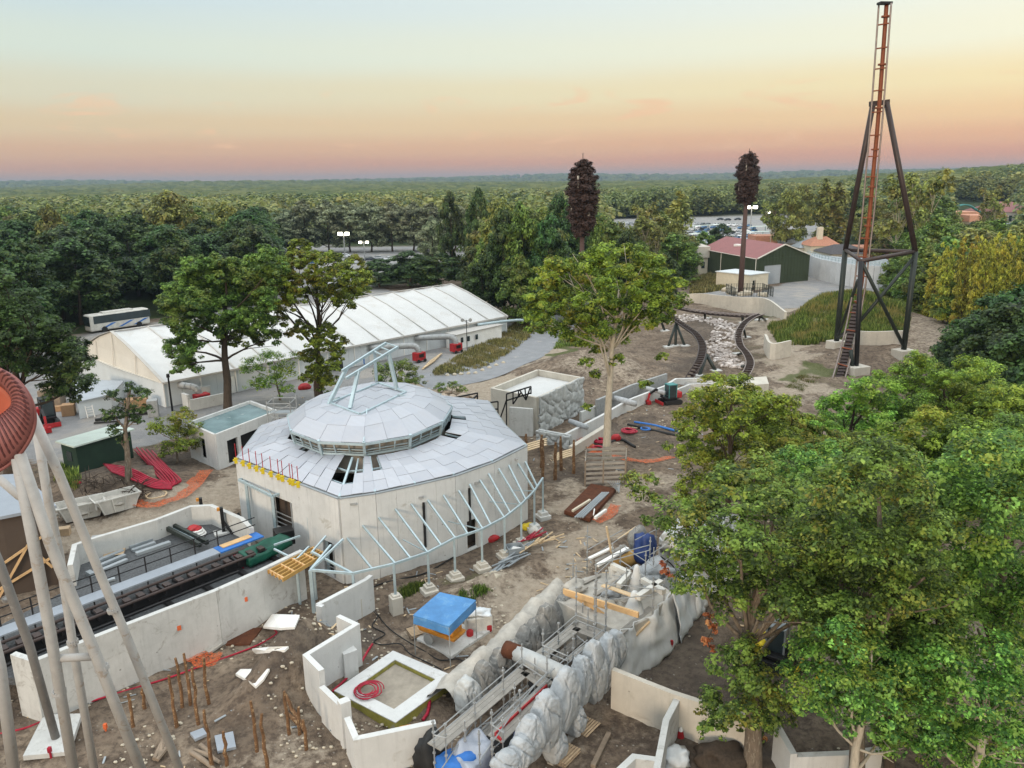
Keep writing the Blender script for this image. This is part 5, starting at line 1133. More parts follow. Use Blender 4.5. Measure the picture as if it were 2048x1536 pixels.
# ================================================================ carved rock block behind the hall
ra_ = G(1075,868); rl_ = G(985,846); rr_ = G(1162,822); rb_ = rl_+(rr_-ra_); zR = 3.9; rk = thing('rock_block', 'square concrete block with a carved false-rock face and snow-pale flat top', 'building', ra_)
mb = MB(); wallface(mb, rl_, ra_, 0, zR, .3); wallface(mb, rr_, rb_, 0, zR, .3); wallface(mb, rb_, rl_, 0, zR, .3); obj('wall', mb, 'concrete_cream', rk); mb = MB(); mb.prism([p.lerp((ra_+rb_)/2, .05) for p in (ra_,rr_,rb_,rl_)], .1, zR-.7); obj('roof', mb, 'tent_roof', rk)
def relief(a, c_, z0, z1, mat, parent, depth=.22, nu=70, nv_=34, seed=0, sc_=1.0):
    """carved crazy-stone face"""
    a, c_ = V((a.x,a.y,0)), V((c_.x,c_.y,0)); d = (c_-a); Ln = d.length; d.normalize(); nn = V((d.y,-d.x,0)); rg = random.Random(seed)
    cs = [(rg.uniform(0,Ln), rg.uniform(z0,z1)) for _ in range(max(6, int(Ln*(z1-z0)/(1.1*sc_))))]; mb = MB(); vs = []
    for i in range(nu+1):
        for j in range(nv_+1):
            s, z = Ln*i/nu, z0+(z1-z0)*j/nv_; ds = sorted(((s-x+.3*noise.noise(V((s,z,seed))))**2+((z-y)*1.2)**2)**.5 for x, y in cs)
            e = min(1, (ds[1]-ds[0])*3.2); h = depth*(e*.8+.15*math.sin(ds[0]*15)*(1 if ds[0] < .8 else .3))+.06*noise.noise(V((s*2,z*2,seed)))
            if z < z1-.05 and 0 < i < nu: pass
            vs.append(a+d*s+nn*h+V((0,0,z)))
    W_ = nv_+1; mb.add(vs, [(i*W_+j,(i+1)*W_+j,(i+1)*W_+j+1,i*W_+j+1) for i in range(nu) for j in range(nv_)]); o_ = obj('carved_face', mb, mat, parent, smooth=True); q = o_.modifiers.new('thickness','SOLIDIFY'); q.thickness = .15; q.offset = 1; return o_
relief(ra_, rr_, -.1, zR+.1, 'rock_relief', rk, depth=.3, seed=4)
mb = MB(); mb.wall([ra_, rr_], 0, zR, .3); obj('backing_wall', mb, 'concrete_cream', rk)
# slabs before it
def slab(label, a, c_, z, th, mat='mortar', name='concrete_wall'): mb = MB(); mb.wall([a, c_], -.1, z, th); return one(name, mb, mat, label, 'wall', bevel=.02)
slab('thick grey slab wall standing against the carved block', G(1020,868), G(1066,872), 2.9, .35, 'concrete'); slab('pale rough wall dipping away right of the carved block', G(1142,895,.9), G(1215,850,.9), 1.0, .5, 'concrete_cream')
lowc = thing('carved_parapet', 'low parapet of carved upright stones before the carved block', 'wall', G(1075,880)); relief(G(1075,884), G(1140,898), -.1, 1.3, 'rock_relief', lowc, depth=.25, nu=40, nv_=14, seed=9, sc_=.5); mb = MB(); mb.wall([G(1077,882), G(1142,895)], -.1, 1.25, .3); obj('backing', mb, 'rock_relief', lowc)
# black gantry frames
def frame(label, segs, w_=.13, mat='black_steel'):
    mb = MB()
    for a, c_ in segs: mb.beam(a, c_, w_)
    return one('steel_gantry', mb, mat, label, 'gantry')
y_ = G(1015,870).y; A2 = lambda px, py, dy=0: AT(px, py, y_+dy)
frame('black hooked steel gantry standing beside the carved block', [(A2(1013,862),A2(1013,788)),(A2(1013,788),A2(1062,773)),(A2(1013,801),A2(1062,786)),(A2(1062,773),A2(1062,788)),(A2(1026,784),A2(1026,808)),(A2(1026,808),A2(1042,785)),(A2(1037,780),A2(1037,795)),(A2(1050,777),A2(1052,800)),(A2(1052,800),A2(1040,781)),(A2(1052,800),A2(1060,776)),(A2(1013,800),A2(1000,838))])
frame('long black steel railing frame stretching from the dome to the gantry', [(A2(885,800,-4),A2(955,786)),(A2(955,786),A2(955,835)),(A2(918,792,-2),A2(918,822,-2)),(A2(918,822,-2),A2(955,790)),(A2(955,808),A2(996,803)),(A2(996,803),A2(996,842)),(A2(955,820),A2(996,818)),(A2(900,812,-3),A2(955,826)),(A2(955,826),A2(1005,846)),(A2(940,838),A2(960,822)),(A2(888,812,-4),A2(955,802))])
# ================================================================ green industrial hall and buildings behind
gA, gB = G(1510,571), G(1615,561); d = (gB-gA).normalized(); nn = V((-d.y,d.x,0)); gW = (gB-gA).length; gC = G(1401,544); gl = (gC-gA).length; nn = (gC-gA).normalized(); ze_ = 6.4; zr_ = ZT((gA+gB)/2, 490)
gb_ = thing('industrial_hall', 'dark green sheet-clad hall with a dull red roof and grey roller door', 'building', gA)
mb = MB(); wallface(mb, gA, gB, 0, ze_, .2, ops=[(gW*.15,gW*.46,0,4.6)]); wallface(mb, gA, gA+nn*gl, 0, ze_, .2, joints=3); wallface(mb, gB, gB+nn*gl, 0, ze_, .2); wallface(mb, gA+nn*gl, gB+nn*gl, 0, ze_, .2)
for k in (0, gl): mb.add([gA+nn*k+V((0,0,ze_)), gB+nn*k+V((0,0,ze_)), (gA+gB)/2+nn*k+V((0,0,zr_))], [(0,1,2)])
for k in range(18): q = gA.lerp(gB, k/17)-nn*.12; mb.beam(q+V((0,0,4.8 if .15 < k/17 < .46 else .1)), q+V((0,0,ze_+(zr_-ze_)*(1-abs(k/17-.5)*2)-.1)), .05, .04)
obj('cladding', mb, 'green_clad', gb_); mb = MB(); mm = (gA+gB)/2
for s in (0, 1):
    e0 = (gA if s == 0 else gB); o_ = (e0-mm).normalized()*.3; P4 = [e0+o_-nn*.3+V((0,0,ze_-.12)), e0+o_+nn*(gl+.3)+V((0,0,ze_-.12)), mm+nn*(gl+.3)+V((0,0,zr_+.06)), mm-nn*.3+V((0,0,zr_+.06))]; mb.add(P4+[p+V((0,0,.12)) for p in P4], [(0,1,2,3),(7,6,5,4),(0,4,5,1),(1,5,6,2),(2,6,7,3),(3,7,4,0)])
obj('roof', mb, 'red_roof', gb_); mb = MB(); mb.beam(gA-nn*.3+(gA-mm).normalized()*.35+V((0,0,ze_)), gA+nn*gl+(gA-mm).normalized()*.35+V((0,0,ze_)), .15); mb.beam(gA-nn*.32+V((0,0,ze_+.05)), mm-nn*.32+V((0,0,zr_+.2)), .2, .25); mb.beam(gB-nn*.32+V((0,0,ze_+.05)), mm-nn*.32+V((0,0,zr_+.2)), .2, .25)
for k in (0, gl*.6): mb.beam(gA+nn*k+(gA-mm).normalized()*.2+V((0,0,0)), gA+nn*k+(gA-mm).normalized()*.2+V((0,0,ze_)), .14)
obj('trim', mb, 'tent_gable', gb_); mb = MB(); wallface(mb, gA.lerp(gB,.15)+nn*.05, gA.lerp(gB,.46)+nn*.05, 0, 4.6, .08, joints=0)
for k in range(14): mb.beam(gA.lerp(gB,.15)+V((0,0,.3*k+.2)), gA.lerp(gB,.46)+V((0,0,.3*k+.2)), .03)
obj('roller_door', mb, 'door_grey', gb_); mb = MB(); mb.box(mm-d*4+nn*gl*.55+V((0,0,zr_-1.2)), (1.2,2.6,.7), .5); obj('roof_vent', mb, 'white', gb_)
# white annex before it, mast 2 inside its fence
a_, b_2 = G(1432,574), G(1497,582); mb = MB(); an_ = thing('annex', 'small cream flat-roofed annex beside the second mast', 'building', a_); q = (b_2-a_).normalized(); r_ = V((-q.y,q.x,0)); 
wallface(mb, a_, b_2, 0, 3.6, .2); wallface(mb, b_2, b_2+r_*7, 0, 3.6, .2, ops=[(1.2,2.4,0,2.3)]); wallface(mb, a_, a_+r_*7, 0, 3.6, .2); obj('wall', mb, 'cream', an_); mb = MB(); mb.prism([a_-q*.3-r_*.3, b_2+q*.3-r_*.3, b_2+q*.3+r_*7.3, a_-q*.3+r_*7.3], 3.6, 3.8); obj('roof', mb, 'tent_wall', an_)
# curved white wall building
MT['round_wall'] = pm('weathered_white_wall', (.50,.52,.54,1), .8, .5, .7, bump=.05); cw = thing('round_building', 'long curved white wall building with a railing on its roof edge', 'building', G(1700,560)); mb = MB(); cp = [G(x, y) for x, y in [(1612,548),(1640,560),(1680,570),(1720,575),(1770,578),(1810,575)]]; zc = 5.2
for a, c_ in zip(cp[:-1], cp[1:]): wallface(mb, a, c_, 0, zc, .4, joints=4, jgap=.1)
obj('wall', mb, 'round_wall', cw); mb = MB(); mb.prism([V((p.x,p.y)) for p in cp]+[V((p.x+6,p.y+26)) for p in cp[::-1]], zc-1.0, zc-.6); obj('roof', mb, 'zinc', cw); mb = MB()
for a, c_ in zip(cp[:-1], cp[1:]):
    mb.beam(a+V((0,0,zc+1)), c_+V((0,0,zc+1)), .12); mb.beam(a+V((0,0,zc+.5)), c_+V((0,0,zc+.5)), .08)
    for k in range(6): p = a.lerp(c_, k/6); mb.beam(p+V((0,0,zc)), p+V((0,0,zc+1)), .1)
obj('railing', mb, 'galv', cw)
def house(label, px, py, wpx, hpx, dep, wall, roof, kind='gable', rz=0.0):
    p = G(px, py); sc_ = (p-V((0,0,H))).length/F; w_ = wpx*sc_; h = hpx*sc_; o_ = thing('house', label, 'building', p); m_ = Matrix.Rotation(rz, 3, 'Z'); T_ = lambda x, y, z: p+m_ @ V((x, y, z))
    mb = MB(); mb.add([T_(x,y,z) for z in (0,h*.6) for x, y in ((-w_/2,0),(w_/2,0),(w_/2,dep),(-w_/2,dep))], [(0,1,5,4),(1,2,6,5),(2,3,7,6),(3,0,4,7)])
    obj('wall', mb, wall, o_); mb = MB(); e = .4; hz_ = h*.6
    if kind == 'gable': vs = [T_(-w_/2-e,-e,hz_-.1), T_(w_/2+e,-e,hz_-.1), T_(w_/2+e,dep+e,hz_-.1), T_(-w_/2-e,dep+e,hz_-.1), T_(-w_/2-e,dep/2,h), T_(w_/2+e,dep/2,h)]; fs = [(0,1,5,4),(2,3,4,5),(0,4,3),(1,2,5),(3,2,1,0)]
    elif kind == 'hip': vs = [T_(-w_/2-e,-e,hz_-.1), T_(w_/2+e,-e,hz_-.1), T_(w_/2+e,dep+e,hz_-.1), T_(-w_/2-e,dep+e,hz_-.1), T_(-w_/5,dep/2,h), T_(w_/5,dep/2,h)]; fs = [(0,1,5,4),(2,3,4,5),(0,4,3),(1,2,5),(3,2,1,0)]
    else: vs = [T_(-w_/2-e,-e,hz_), T_(w_/2+e,-e,hz_), T_(w_/2+e,dep+e,hz_), T_(-w_/2-e,dep+e,hz_)]+[T_(-w_/2-e,-e,h), T_(w_/2+e,-e,h), T_(w_/2+e,dep+e,h), T_(-w_/2-e,dep+e,h)]; fs = [(3,2,1,0),(4,5,6,7),(0,1,5,4),(1,2,6,5),(2,3,7,6),(3,0,4,7)]
    mb.add(vs, fs); obj('roof', mb, roof, o_)
    n_ = max(1, int(w_/4))
    for k in range(n_): mb = MB(); q = T_(-w_/2+w_*(k+.5)/n_, -.06, hz_*.55); mb.box(q, (w_/n_*.35,.08,hz_*.4), rz); obj('window', mb, 'glass', o_)
    return o_
house('small house with a terracotta hip roof and chimney behind the curved building', 1650,515,55,36,10,'cream','terracotta','hip')
mb = MB(); q = G(1645,515)+V((0,4,0)); mb.box(q+V((0,0,7)), (1.6,1.6,5)); one('chimney', mb, 'cream', 'cream chimney stack rising from the terracotta roof', 'chimney')
house('grey slate-roofed building left of the terracotta house', 1593,505,40,30,9,'rock_grey','zinc','gable'); house('salmon fronted building just above the red roof of the green hall', 1535,500,44,26,9,'salmon','terracotta','flat'); house('dark slate-roofed building seen through the launch tower', 1700,530,70,34,14,'mortar','slate','hip')
house('low grey workshop beside the slate roofs', 1618,512,36,26,8,'mortar','zinc','hip'); house('cream gate tower between the launch tower legs', 1776,490,20,34,6,'cream','cream','flat'); house('cream block left of the green hall roof', 1405,548,18,52,10,'cream','concrete_cream','flat'); house('tan flat building low behind the launch tower', 1770,525,70,26,12,'salmon','terracotta','flat')
house('big hall with a red hip roof at the far right', 2035,452,70,38,30,'mortar','red_roof','hip'); house('orange-washed low building left of the red hip-roofed hall', 1920,455,60,26,14,'salmon','salmon','flat'); house('long grey shed with dark slats below the red hip-roofed hall', 2020,478,90,24,10,'plank_grey','zinc','flat')
house('pale timber-fronted low hall with a salmon parapet at the far right', 1972,462,60,26,12,'cream','salmon','flat')
mb = MB(); y_ = G(1930,460).y
pts = [AT(x, y, y_+6) for x, y in [(1908,432),(1912,418),(1925,410),(1940,411),(1955,420),(1970,428)]]
for o_ in (0, 1.6): mb.tube([p+V((0,o_,0)) for p in spline(pts, 4)], .35, 6)
sp_ = spline(pts, 4)
for p in sp_[::2]: mb.beam(p, p+V((0,1.6,0)), .25)
one('coaster_loop', mb, 'teal_paint', 'small teal roller coaster hump beside the orange building', 'coaster track')
# ================================================================ disguised masts
def mast(label, px, pyb, pyt, cy0, rpx, tr):
    p = G(px, pyb); p.z = h1(p.x, p.y); zt = ZT(p, pyt); z0 = ZT(p, cy0); R_ = rpx*(p-V((0,0,H))).length/F
    t_ = thing('disguised_mast', label, 'mast', p); mb = MB(); mb.tube([p+V((0,0,-.3)), p+V((0,0,z0*.5)), V((p.x,p.y,zt-.5))], [tr, tr*.85, tr*.5], 14); obj('pole', mb, 'fake_bark', t_, smooth=True)
    B = []; n_ = 15
    for i in range(n_):
        u = i/(n_-1); rr = R_*1.05*(math.sin(math.pi*min(1,(u*.72+.17)))**.55)
        for k in range(4 if u < .93 else 1): a = k*1.57+i*.8+random.uniform(-.3,.3); B.append((p.x+math.cos(a)*rr*.55, p.y+math.sin(a)*rr*.55, z0+.6+(zt-z0-1.2)*u, max(.7, rr*.7)))
    P_, N_ = blobleaves(B, 42, .3, sub=12, flat=1.35, subr=.5); np_mesh('crown', leaves(P_, N_, .34, .45), 4, 'fake_leaf', t_, off=p)
    for k in range(6): mb = MB(); a = k*1.05; mb.box((p.x+math.cos(a)*R_*.8, p.y+math.sin(a)*R_*.8, z0+(zt-z0)*(.35 if k % 2 else .72)), (.35,.25,1.7), a); obj('antenna_panel', mb, 'mortar', t_)
    mb = MB(); mb.tube([V((p.x,p.y,zt-.6)), V((p.x,p.y,zt+1.0))], .05, 6); obj('lightning_rod', mb, 'black_steel', t_); return p
mast('purple-brown mobile mast disguised as a cypress behind the wide yellow-green tree', 1162, 692, 320, 472, 25, .5)
pm_ = mast('farther purple-brown mobile mast disguised as a cypress beside the green hall', 1480, 598, 307, 410, 18, .62)
fc = thing('mesh_fence', 'dark green mesh fence round the foot of the second mast', 'fence', pm_); mb = MB(); ring_ = [pm_+V((x,y,0)) for x, y in ((-2,-3),(6,-3),(6,4),(-2,4),(-2,-3))]
for a, c_ in zip(ring_[:-1], ring_[1:]):
    for h in (.2, 1, 1.9): mb.beam(a+V((0,0,h)), c_+V((0,0,h)), .05)
    for k in range(14): q = a.lerp(c_, k/14); mb.beam(q, q+V((0,0,2.0)), .05 if k % 3 else .12)
obj('mesh_panel', mb, 'dark_green_steel', fc)
# ================================================================ coaster track
def track(name, label, pts, gauge=1.1, spine=True, step=.75, railmat='rail_steel', bedmat='brown_steel', up=None, rr=.075, tie=.12, spoff=.35, spw=.32, k=8):
    c_ = spline(pts, k); L_, R_, S_ = [], [], []; ties = MB(); acc = 0
    t_ = thing(name, label, 'coaster track', V((pts[0].x, pts[0].y, h1(pts[0].x, pts[0].y))))
    for i, p in enumerate(c_):
        d = (c_[min(i+1, len(c_)-1)]-c_[max(i-1, 0)]).normalized(); u = V(up(p, i/len(c_))) if up else V((0,0,1))
        s = d.cross(u).normalized(); u = s.cross(d).normalized(); L_.append(p-s*gauge/2); R_.append(p+s*gauge/2); S_.append(p-u*spoff)
        if i and (p-c_[i-1]).length+acc >= step: tb = MB(); tb.beam(L_[-1]-u*.1, R_[-1]-u*.1, tie, .22, up=u); obj('cross_tie', tb, bedmat, t_); acc = 0
        elif i: acc += (p-c_[i-1]).length
    for q in (L_, R_): mb = MB(); mb.tube(q, rr, 6); obj('rail', mb, railmat, t_, smooth=True)
    mb = MB(); mb.tube(S_, spw/2, 8); obj('spine', mb, bedmat, t_, smooth=True); return t_, c_, S_
def tz(px, py, Y=None, z=None): return AT(px, py, Y) if Y else G(px, py, z)
T1, c1_, s1_ = track('coaster_track', 'far flat curve of brown coaster track below the long cream wall', [G(1335,608,3.0),G(1370,617,3.0),G(1410,623,3.0),G(1450,627,3.1),G(1485,629,3.3),G(1512,628,3.6)], 1.0, step=.8, k=12)
T2, c2_, s2_ = track('coaster_track', 'winding coaster track dropping right of the riprap to the concrete trench', [G(1524,627,4.0),G(1505,634,3.8),G(1487,648,3.4),G(1477,668,3.0),G(1480,690,2.8),G(1492,705,2.6),G(1500,722,2.6),G(1497,738,2.4),G(1485,758,1.8),G(1472,780,1.0),G(1462,795,.5)], 1.0, step=.62, k=12)
T3, c3_, s3_ = track('coaster_track', 'purple-brown coaster track curving down left of the riprap', [G(1330,618,4.2),G(1345,634,4.0),G(1370,652,3.7),G(1392,668,3.4),G(1404,688,3.2),G(1404,706,2.9),G(1396,728,2.3),G(1383,748,1.4),G(1372,765,.5)], 1.0, step=.55, k=12, railmat='brown_steel')
TP_ = [AT(1656,812,91),AT(1668,785,93.2),AT(1681,745,95.3),AT(1693,700,97),AT(1705,650,98.3),AT(1714,602,99),AT(1721,560,99.3),AT(1728,500,99.5),AT(1736,430,99.5),AT(1744,340,99.5),AT(1753,240,99.5),AT(1762,120,99.5),AT(1770,8,99.5)]
def upf(p, u): return (-1.0*(1 if p.z > 12 else p.z/12)*1, -1.0, max(0, 1-p.z/16))
spk, cs_, ss_ = track('launch_spike', 'tall vertical coaster spike track with an orange-brown spine rising above the horizon', TP_, 1.42, step=2.3, up=upf, k=14, rr=.11, tie=.14, spoff=.5, spw=.5, bedmat='orange_steel', railmat='rail_steel')
mb = MB()
for i, p in enumerate(ss_):
    pass
for z_ in (9.5,14.5,19,24,28.5,33,38,43.5):
    i = min(range(len(cs_)), key=lambda k_: abs(cs_[k_].z-z_)); q = ss_[i]; mb.tube([q-V((0,0,.09)), q+V((0,0,.09))], .5, 16)
obj('flange', mb, 'orange_steel', spk); mb = MB(); tp_ = cs_[-1]; mb.box(tp_+V((0,.1,.1)), (1.5,.9,.25), .1); obj('end_stop', mb, 'black_steel', spk)
mb = MB()
low = [ss_[i] for i in range(0, 70, 1) if ss_[i].z < 13]
for k_ in range(0, len(low)-1, 2): mb.beam(cs_[k_]-V((0,0,.1)), ss_[k_]+V((0,.0,-.3)), .9, .35)
obj('lower_spine_box', mb, 'brown_steel', spk)
# the tower holding the spike
f1, f2, f3 = gt(1672,694), gt(1806,712), gt(1712,745); tw = thing('launch_tower', 'dark steel support tower bracing the vertical coaster spike', 'tower', f3)
n1, n2, n3 = V((f1.x,f1.y,ZT(f1,500))), V((f2.x,f2.y,ZT(f2,503))), AT(1722,522,f3.y+.6); ap1, ap2 = AT(1746,208,101.5), AT(1773,204,101.5)
leg = lambda a, c_, r, m='brown_steel', nm='leg': obj(nm, MB().tube([a, a.lerp(c_,.5), c_], r, 10), m, tw, smooth=True)
leg(f1, n1, .36, 'dark_green_steel'); leg(f2, n2, .36, 'dark_green_steel'); leg(n1, ap1, .34); leg(n2, ap2, .34); leg(f3, n3, .3, 'black_steel'); leg(f3+V((-.4,0,0)), AT(1702,700,f3.y), .25, 'dark_green_steel')
mb = MB(); mb.beam(ap1-V((.4,0,0)), ap2+V((.3,0,0)), .55, .6); obj('head_beam', mb, 'brown_steel', tw)
for a, c_, r in ((n1,n2,.26),(n1,n3,.24),(n3,n2,.26)): leg(a, c_, r, 'brown_steel', 'ring_beam')
m1, m2 = f1.lerp(n1,.03), f2.lerp(n2,.03)
for a, c_, r in ((n2-V((0,0,.6)), AT(1722,640,f3.y+2),.22),(AT(1722,640,f3.y+2), f1+V((0,0,1.2)),.22),(n3,f2+V((0,0,1.2)),.24),(f1+V((0,0,1.0)),AT(1716,560,f3.y+1),.2)): leg(a, c_, r, 'dark_green_steel', 'brace')
for lab, f_, pyt, w_ in (('pale concrete footing under the left leg of the launch tower', f1, 687, 2.2), ('pale concrete footing under the right leg of the launch tower', f2, 705, 2.4), ('big pale concrete footing under the middle leg of the launch tower', f3, 735, 2.6)):
    mb = MB(); mb.box(f_+V((0,0,.1)), (w_,w_*.8,1.6), .35); one('concrete_footing', mb, 'concrete_cream', lab, 'footing', bevel=.04)
def support(label, feet, top, r=.17, mat='dark_green_steel'):
    t_ = thing('track_support', label, 'support', feet[0])
    for f_ in feet: obj('leg', MB().tube([f_-V((0,0,.1)), top], r, 8), mat, t_, smooth=True)
    for f_ in feet: mb = MB(); mb.box(f_+V((0,0,.0)), (1.3,1.0,.3), .3); obj('base_slab', mb, 'concrete', t_)
def near(c_, px): return min(c_, key=lambda p: abs(proj(p)[0]-px))
support('black tripod support under the left winding track', [gt(1336,694),gt(1351,692),gt(1370,692)], near(s3_,1352)+V((0,0,-.1)), .2); support('black leaning pair support under the lower left track', [gt(1432,742),gt(1398,752)], near([q for q in s3_ if q.z < 3], 1404)+V((.6,0,0)), .24)
support('single black post leaning under the hidden start of the left track', [gt(1330,662)], AT(1318,630,gt(1330,662).y), .2)
for lab, px, py, tx in (('short black support under the far curve, left', 1410,633,1410),('black V support under the far curve', 1486,642,1486)): support(lab, [gt(px,py+4)], near(s1_, tx), .22)
support('black V support right of the crossing of the tracks', [gt(1532,640),gt(1518,640)], s2_[2], .18); support('short black support beside the bend of the right track', [gt(1492,675)], near([q for q in s2_ if q.z > 2.6], 1481)+V((.5,0,0)), .18)
support('black support under the lower bend of the right track', [gt(1475,708)], near([q for q in s2_ if 2.3 < q.z < 2.9], 1490), .18); support('short slanted support near the trench mouth', [gt(1480,732)], near([q for q in s2_ if 2 < q.z < 2.7], 1500), .18)
# riprap
mb = MB(); rg = random.Random(3); cl_ = [gt(*p) for p in [(1340,640),(1385,636),(1425,640),(1462,655),(1452,680),(1432,700),(1455,722),(1475,735)]]
for k in range(620):
    i = rg.randrange(len(cl_)-1); q = cl_[i].lerp(cl_[i+1], rg.random()); wd = 2.6 if i < 5 else 1.8; a = rg.uniform(0,6.28); rr = wd*math.sqrt(rg.random()); x, y = q.x+math.cos(a)*rr, q.y+math.sin(a)*rr*1.2; s = rg.uniform(.16,.45)
    mb.rock((x, y, h1(x, y)+s*.2), (s, s*rg.uniform(.6,1), s*.6), k, 1, amp=.5, rz=rg.uniform(0,3))
MT['riprap'] = pm('riprap_stone', (.40,.35,.32,1), .6, .6, .95, bump=.5, spots=(.58,.53,.50,1), sscale=1.0, sth=.5)
tag(obj('riprap', mb, 'riprap'), 'pinkish broken stone laid in a band between the coaster tracks', None, kind='stuff')
# curved retaining walls of the ride
def hwall(label, pts, hgt, mat='concrete_cream', th=.35):
    P4 = [gt(*p) for p in pts]; c_ = spline(P4, 4) if len(P4) > 2 else P4; mb = MB(); ha, hb2 = h1(c_[0].x,c_[0].y)+hgt, h1(c_[-1].x,c_[-1].y)+hgt; mb.wall(c_, [h1(p.x,p.y)-.8 for p in c_], [ha+(hb2-ha)*i/(len(c_)-1) for i in range(len(c_))], th); return one('retaining_wall', mb, mat, label, 'wall')
hwall('long cream retaining wall curving below the second mast', [(1366,605),(1400,607),(1440,616),(1480,624),(1530,630),(1570,644)], 1.7)
hwall('short pale retaining wall with a sharp corner under the grassy bank', [(1529,698),(1541,718),(1579,712)], 2.2); hwall('pale retaining wall across the bank behind the tower legs', [(1690,686),(1740,690),(1812,688)], 1.9)
# trench works by the excavator
def gw(label, pts, z, mat='concrete', th=.3, z0=-.1):
    mb = MB(); c_ = [G(x, y, z) for x, y in pts]; mb.wall(c_, z0, z, th); return one('concrete_wall', mb, mat, label, 'wall')
gw('long pale trench wall running up to the excavator', [(1130,868),(1200,832),(1255,800),(1333,770)], 1.3, 'concrete_new'); gw('dark-faced trench wall left of the excavator', [(1193,800),(1262,770),(1333,747)], 2.0, 'galv_dull'); gw('pale trench wall joining the carved block', [(1161,824),(1200,808),(1262,772)], 1.2)
gw('pale trench edge wrapping the foot of the coaster tracks', [(1334,768),(1352,757),(1400,756),(1440,762)], 1.2, 'concrete_new'); gw('bright trench edge right of the winding track', [(1440,778),(1463,753),(1530,758),(1510,778)], 1.4, 'concrete_new'); gw('second pale edge between the two track mouths', [(1345,782),(1380,768),(1432,766)], 1.0)
mb = MB(); mb.prism([G(x,y,.02) for x, y in [(1448,780),(1470,760),(1526,763),(1506,780)]], -.02, .03); struct('trench_floor', mb, 'gravel')
mb = MB(); mb.prism([G(x,y,.02) for x, y in [(1150,868),(1210,815),(1330,760),(1340,770),(1250,810),(1165,880)]], -.02, .03); struct('trench_floor', mb, 'concrete')
mb = MB(); mb.prism([G(x,y) for x, y in [(1425,798),(1530,790),(1535,806),(1430,815)]], .3, 2.3); one('concrete_block', mb, 'concrete_cream', 'cream concrete block half hidden behind the yellowing maple', 'building')
for lab, a, c_, r in (('white log-like beam across the trench, nearest the carved block', (1175,855),(1140,842),.26),('white log-like beam spanning the trench beside the lone tree', (1225,795),(1272,808),.3),('white log-like beam spanning the trench below the excavator', (1275,772),(1330,786),.26)):
    mb = MB(); mb.tube([G(*a,1.4), G((a[0]+c_[0])/2,(a[1]+c_[1])/2,1.5), G(*c_,1.4)], [r,r*1.1,r], 12, jit=.08); one('faux_log', mb, 'rock_white', lab, 'log', smooth=True)
# ================================================================ excavator
def excavator(label, p, rz, body, cabm, sc_=1.0):
    t_ = thing('excavator', label, 'excavator', p); m_ = Matrix.Rotation(rz, 3, 'Z'); T_ = lambda x, y, z: p+m_ @ V((x*sc_, y*sc_, z*sc_))
    def B_(n_, c_, s_, mt, bv=.04): mb = MB(); mb.box(T_(*c_), [k*sc_ for k in s_], rz); obj(n_, mb, mt, t_, bevel=bv*sc_)
    for y in (-.75, .75):
        mb = MB(); pr = [(-1.1,.12),(-.95,0),(.95,0),(1.1,.12),(1.1,.4),(.95,.5),(-.95,.5),(-1.1,.4)]; n_ = len(pr)
        mb.add([T_(x, y+s*.17, z) for s in (-1,1) for x, z in pr], [tuple(range(n_))[::-1], tuple(range(n_, 2*n_))]+[(i,(i+1)%n_,n_+(i+1)%n_,n_+i) for i in range(n_)]); obj('track', mb, 'black_rubber', t_)
    B_('undercarriage', (0,0,.45), (1.3,1.1,.3), 'black_steel'); B_('engine_cover', (-.75,0,1.05), (.8,1.5,.75), body, .12); B_('platform', (.1,0,.75), (1.7,1.5,.18), 'black_steel')
    B_('blade', (1.45,0,.25), (.1,1.8,.4), body); B_('cab', (.1,.25,1.55), (1.0,.95,1.45), 'glass', .06); B_('cab_roof', (.1,.25,2.33), (1.12,1.05,.1), cabm, .04)
    mb = MB()
    for x in (-.4,.6):
        for y in (-.22,.72): mb.beam(T_(x,y,.8), T_(x,y,2.3), .08*sc_)
    mb.beam(T_(-.4,-.22,1.5), T_(-.4,.72,1.5), .08*sc_); obj('cab_frame', mb, cabm, t_)
    mb = MB(); mb.beam(T_(.8,-.35,.9), T_(1.7,-.35,1.75), .2*sc_, .26*sc_); mb.beam(T_(1.7,-.35,1.75), T_(2.5,-.35,1.3), .18*sc_, .24*sc_); obj('boom', mb, 'black_steel', t_)
    mb = MB(); mb.beam(T_(2.5,-.35,1.4), T_(2.75,-.35,.5), .16*sc_, .2*sc_); obj('arm', mb, body, t_)
    mb = MB(); mb.add([T_(2.5,y,.55) for y in (-.65,-.05)]+[T_(2.95,y,.5) for y in (-.65,-.05)]+[T_(2.85,y,.05) for y in (-.65,-.05)]+[T_(2.4,y,.1) for y in (-.65,-.05)], [(0,1,3,2),(2,3,5,4),(4,5,7,6),(6,7,1,0),(0,2,4,6),(1,7,5,3)]); obj('bucket', mb, body, t_)
    return t_
excavator('mini excavator with a dark green cab and red tail by the trench wall', G(1340,806), math.radians(200), 'red_paint', 'teal_paint', 1.0)
excavator('yellow digger half hidden under the big oak', G(1545,1325), math.radians(-35), 'yellow_paint', 'zinc', .95)
excavator('red and black machine with a dark cab behind the rose-coloured ride trough', G(92,850), math.radians(-50), 'red_paint', 'black_steel', 1.3)
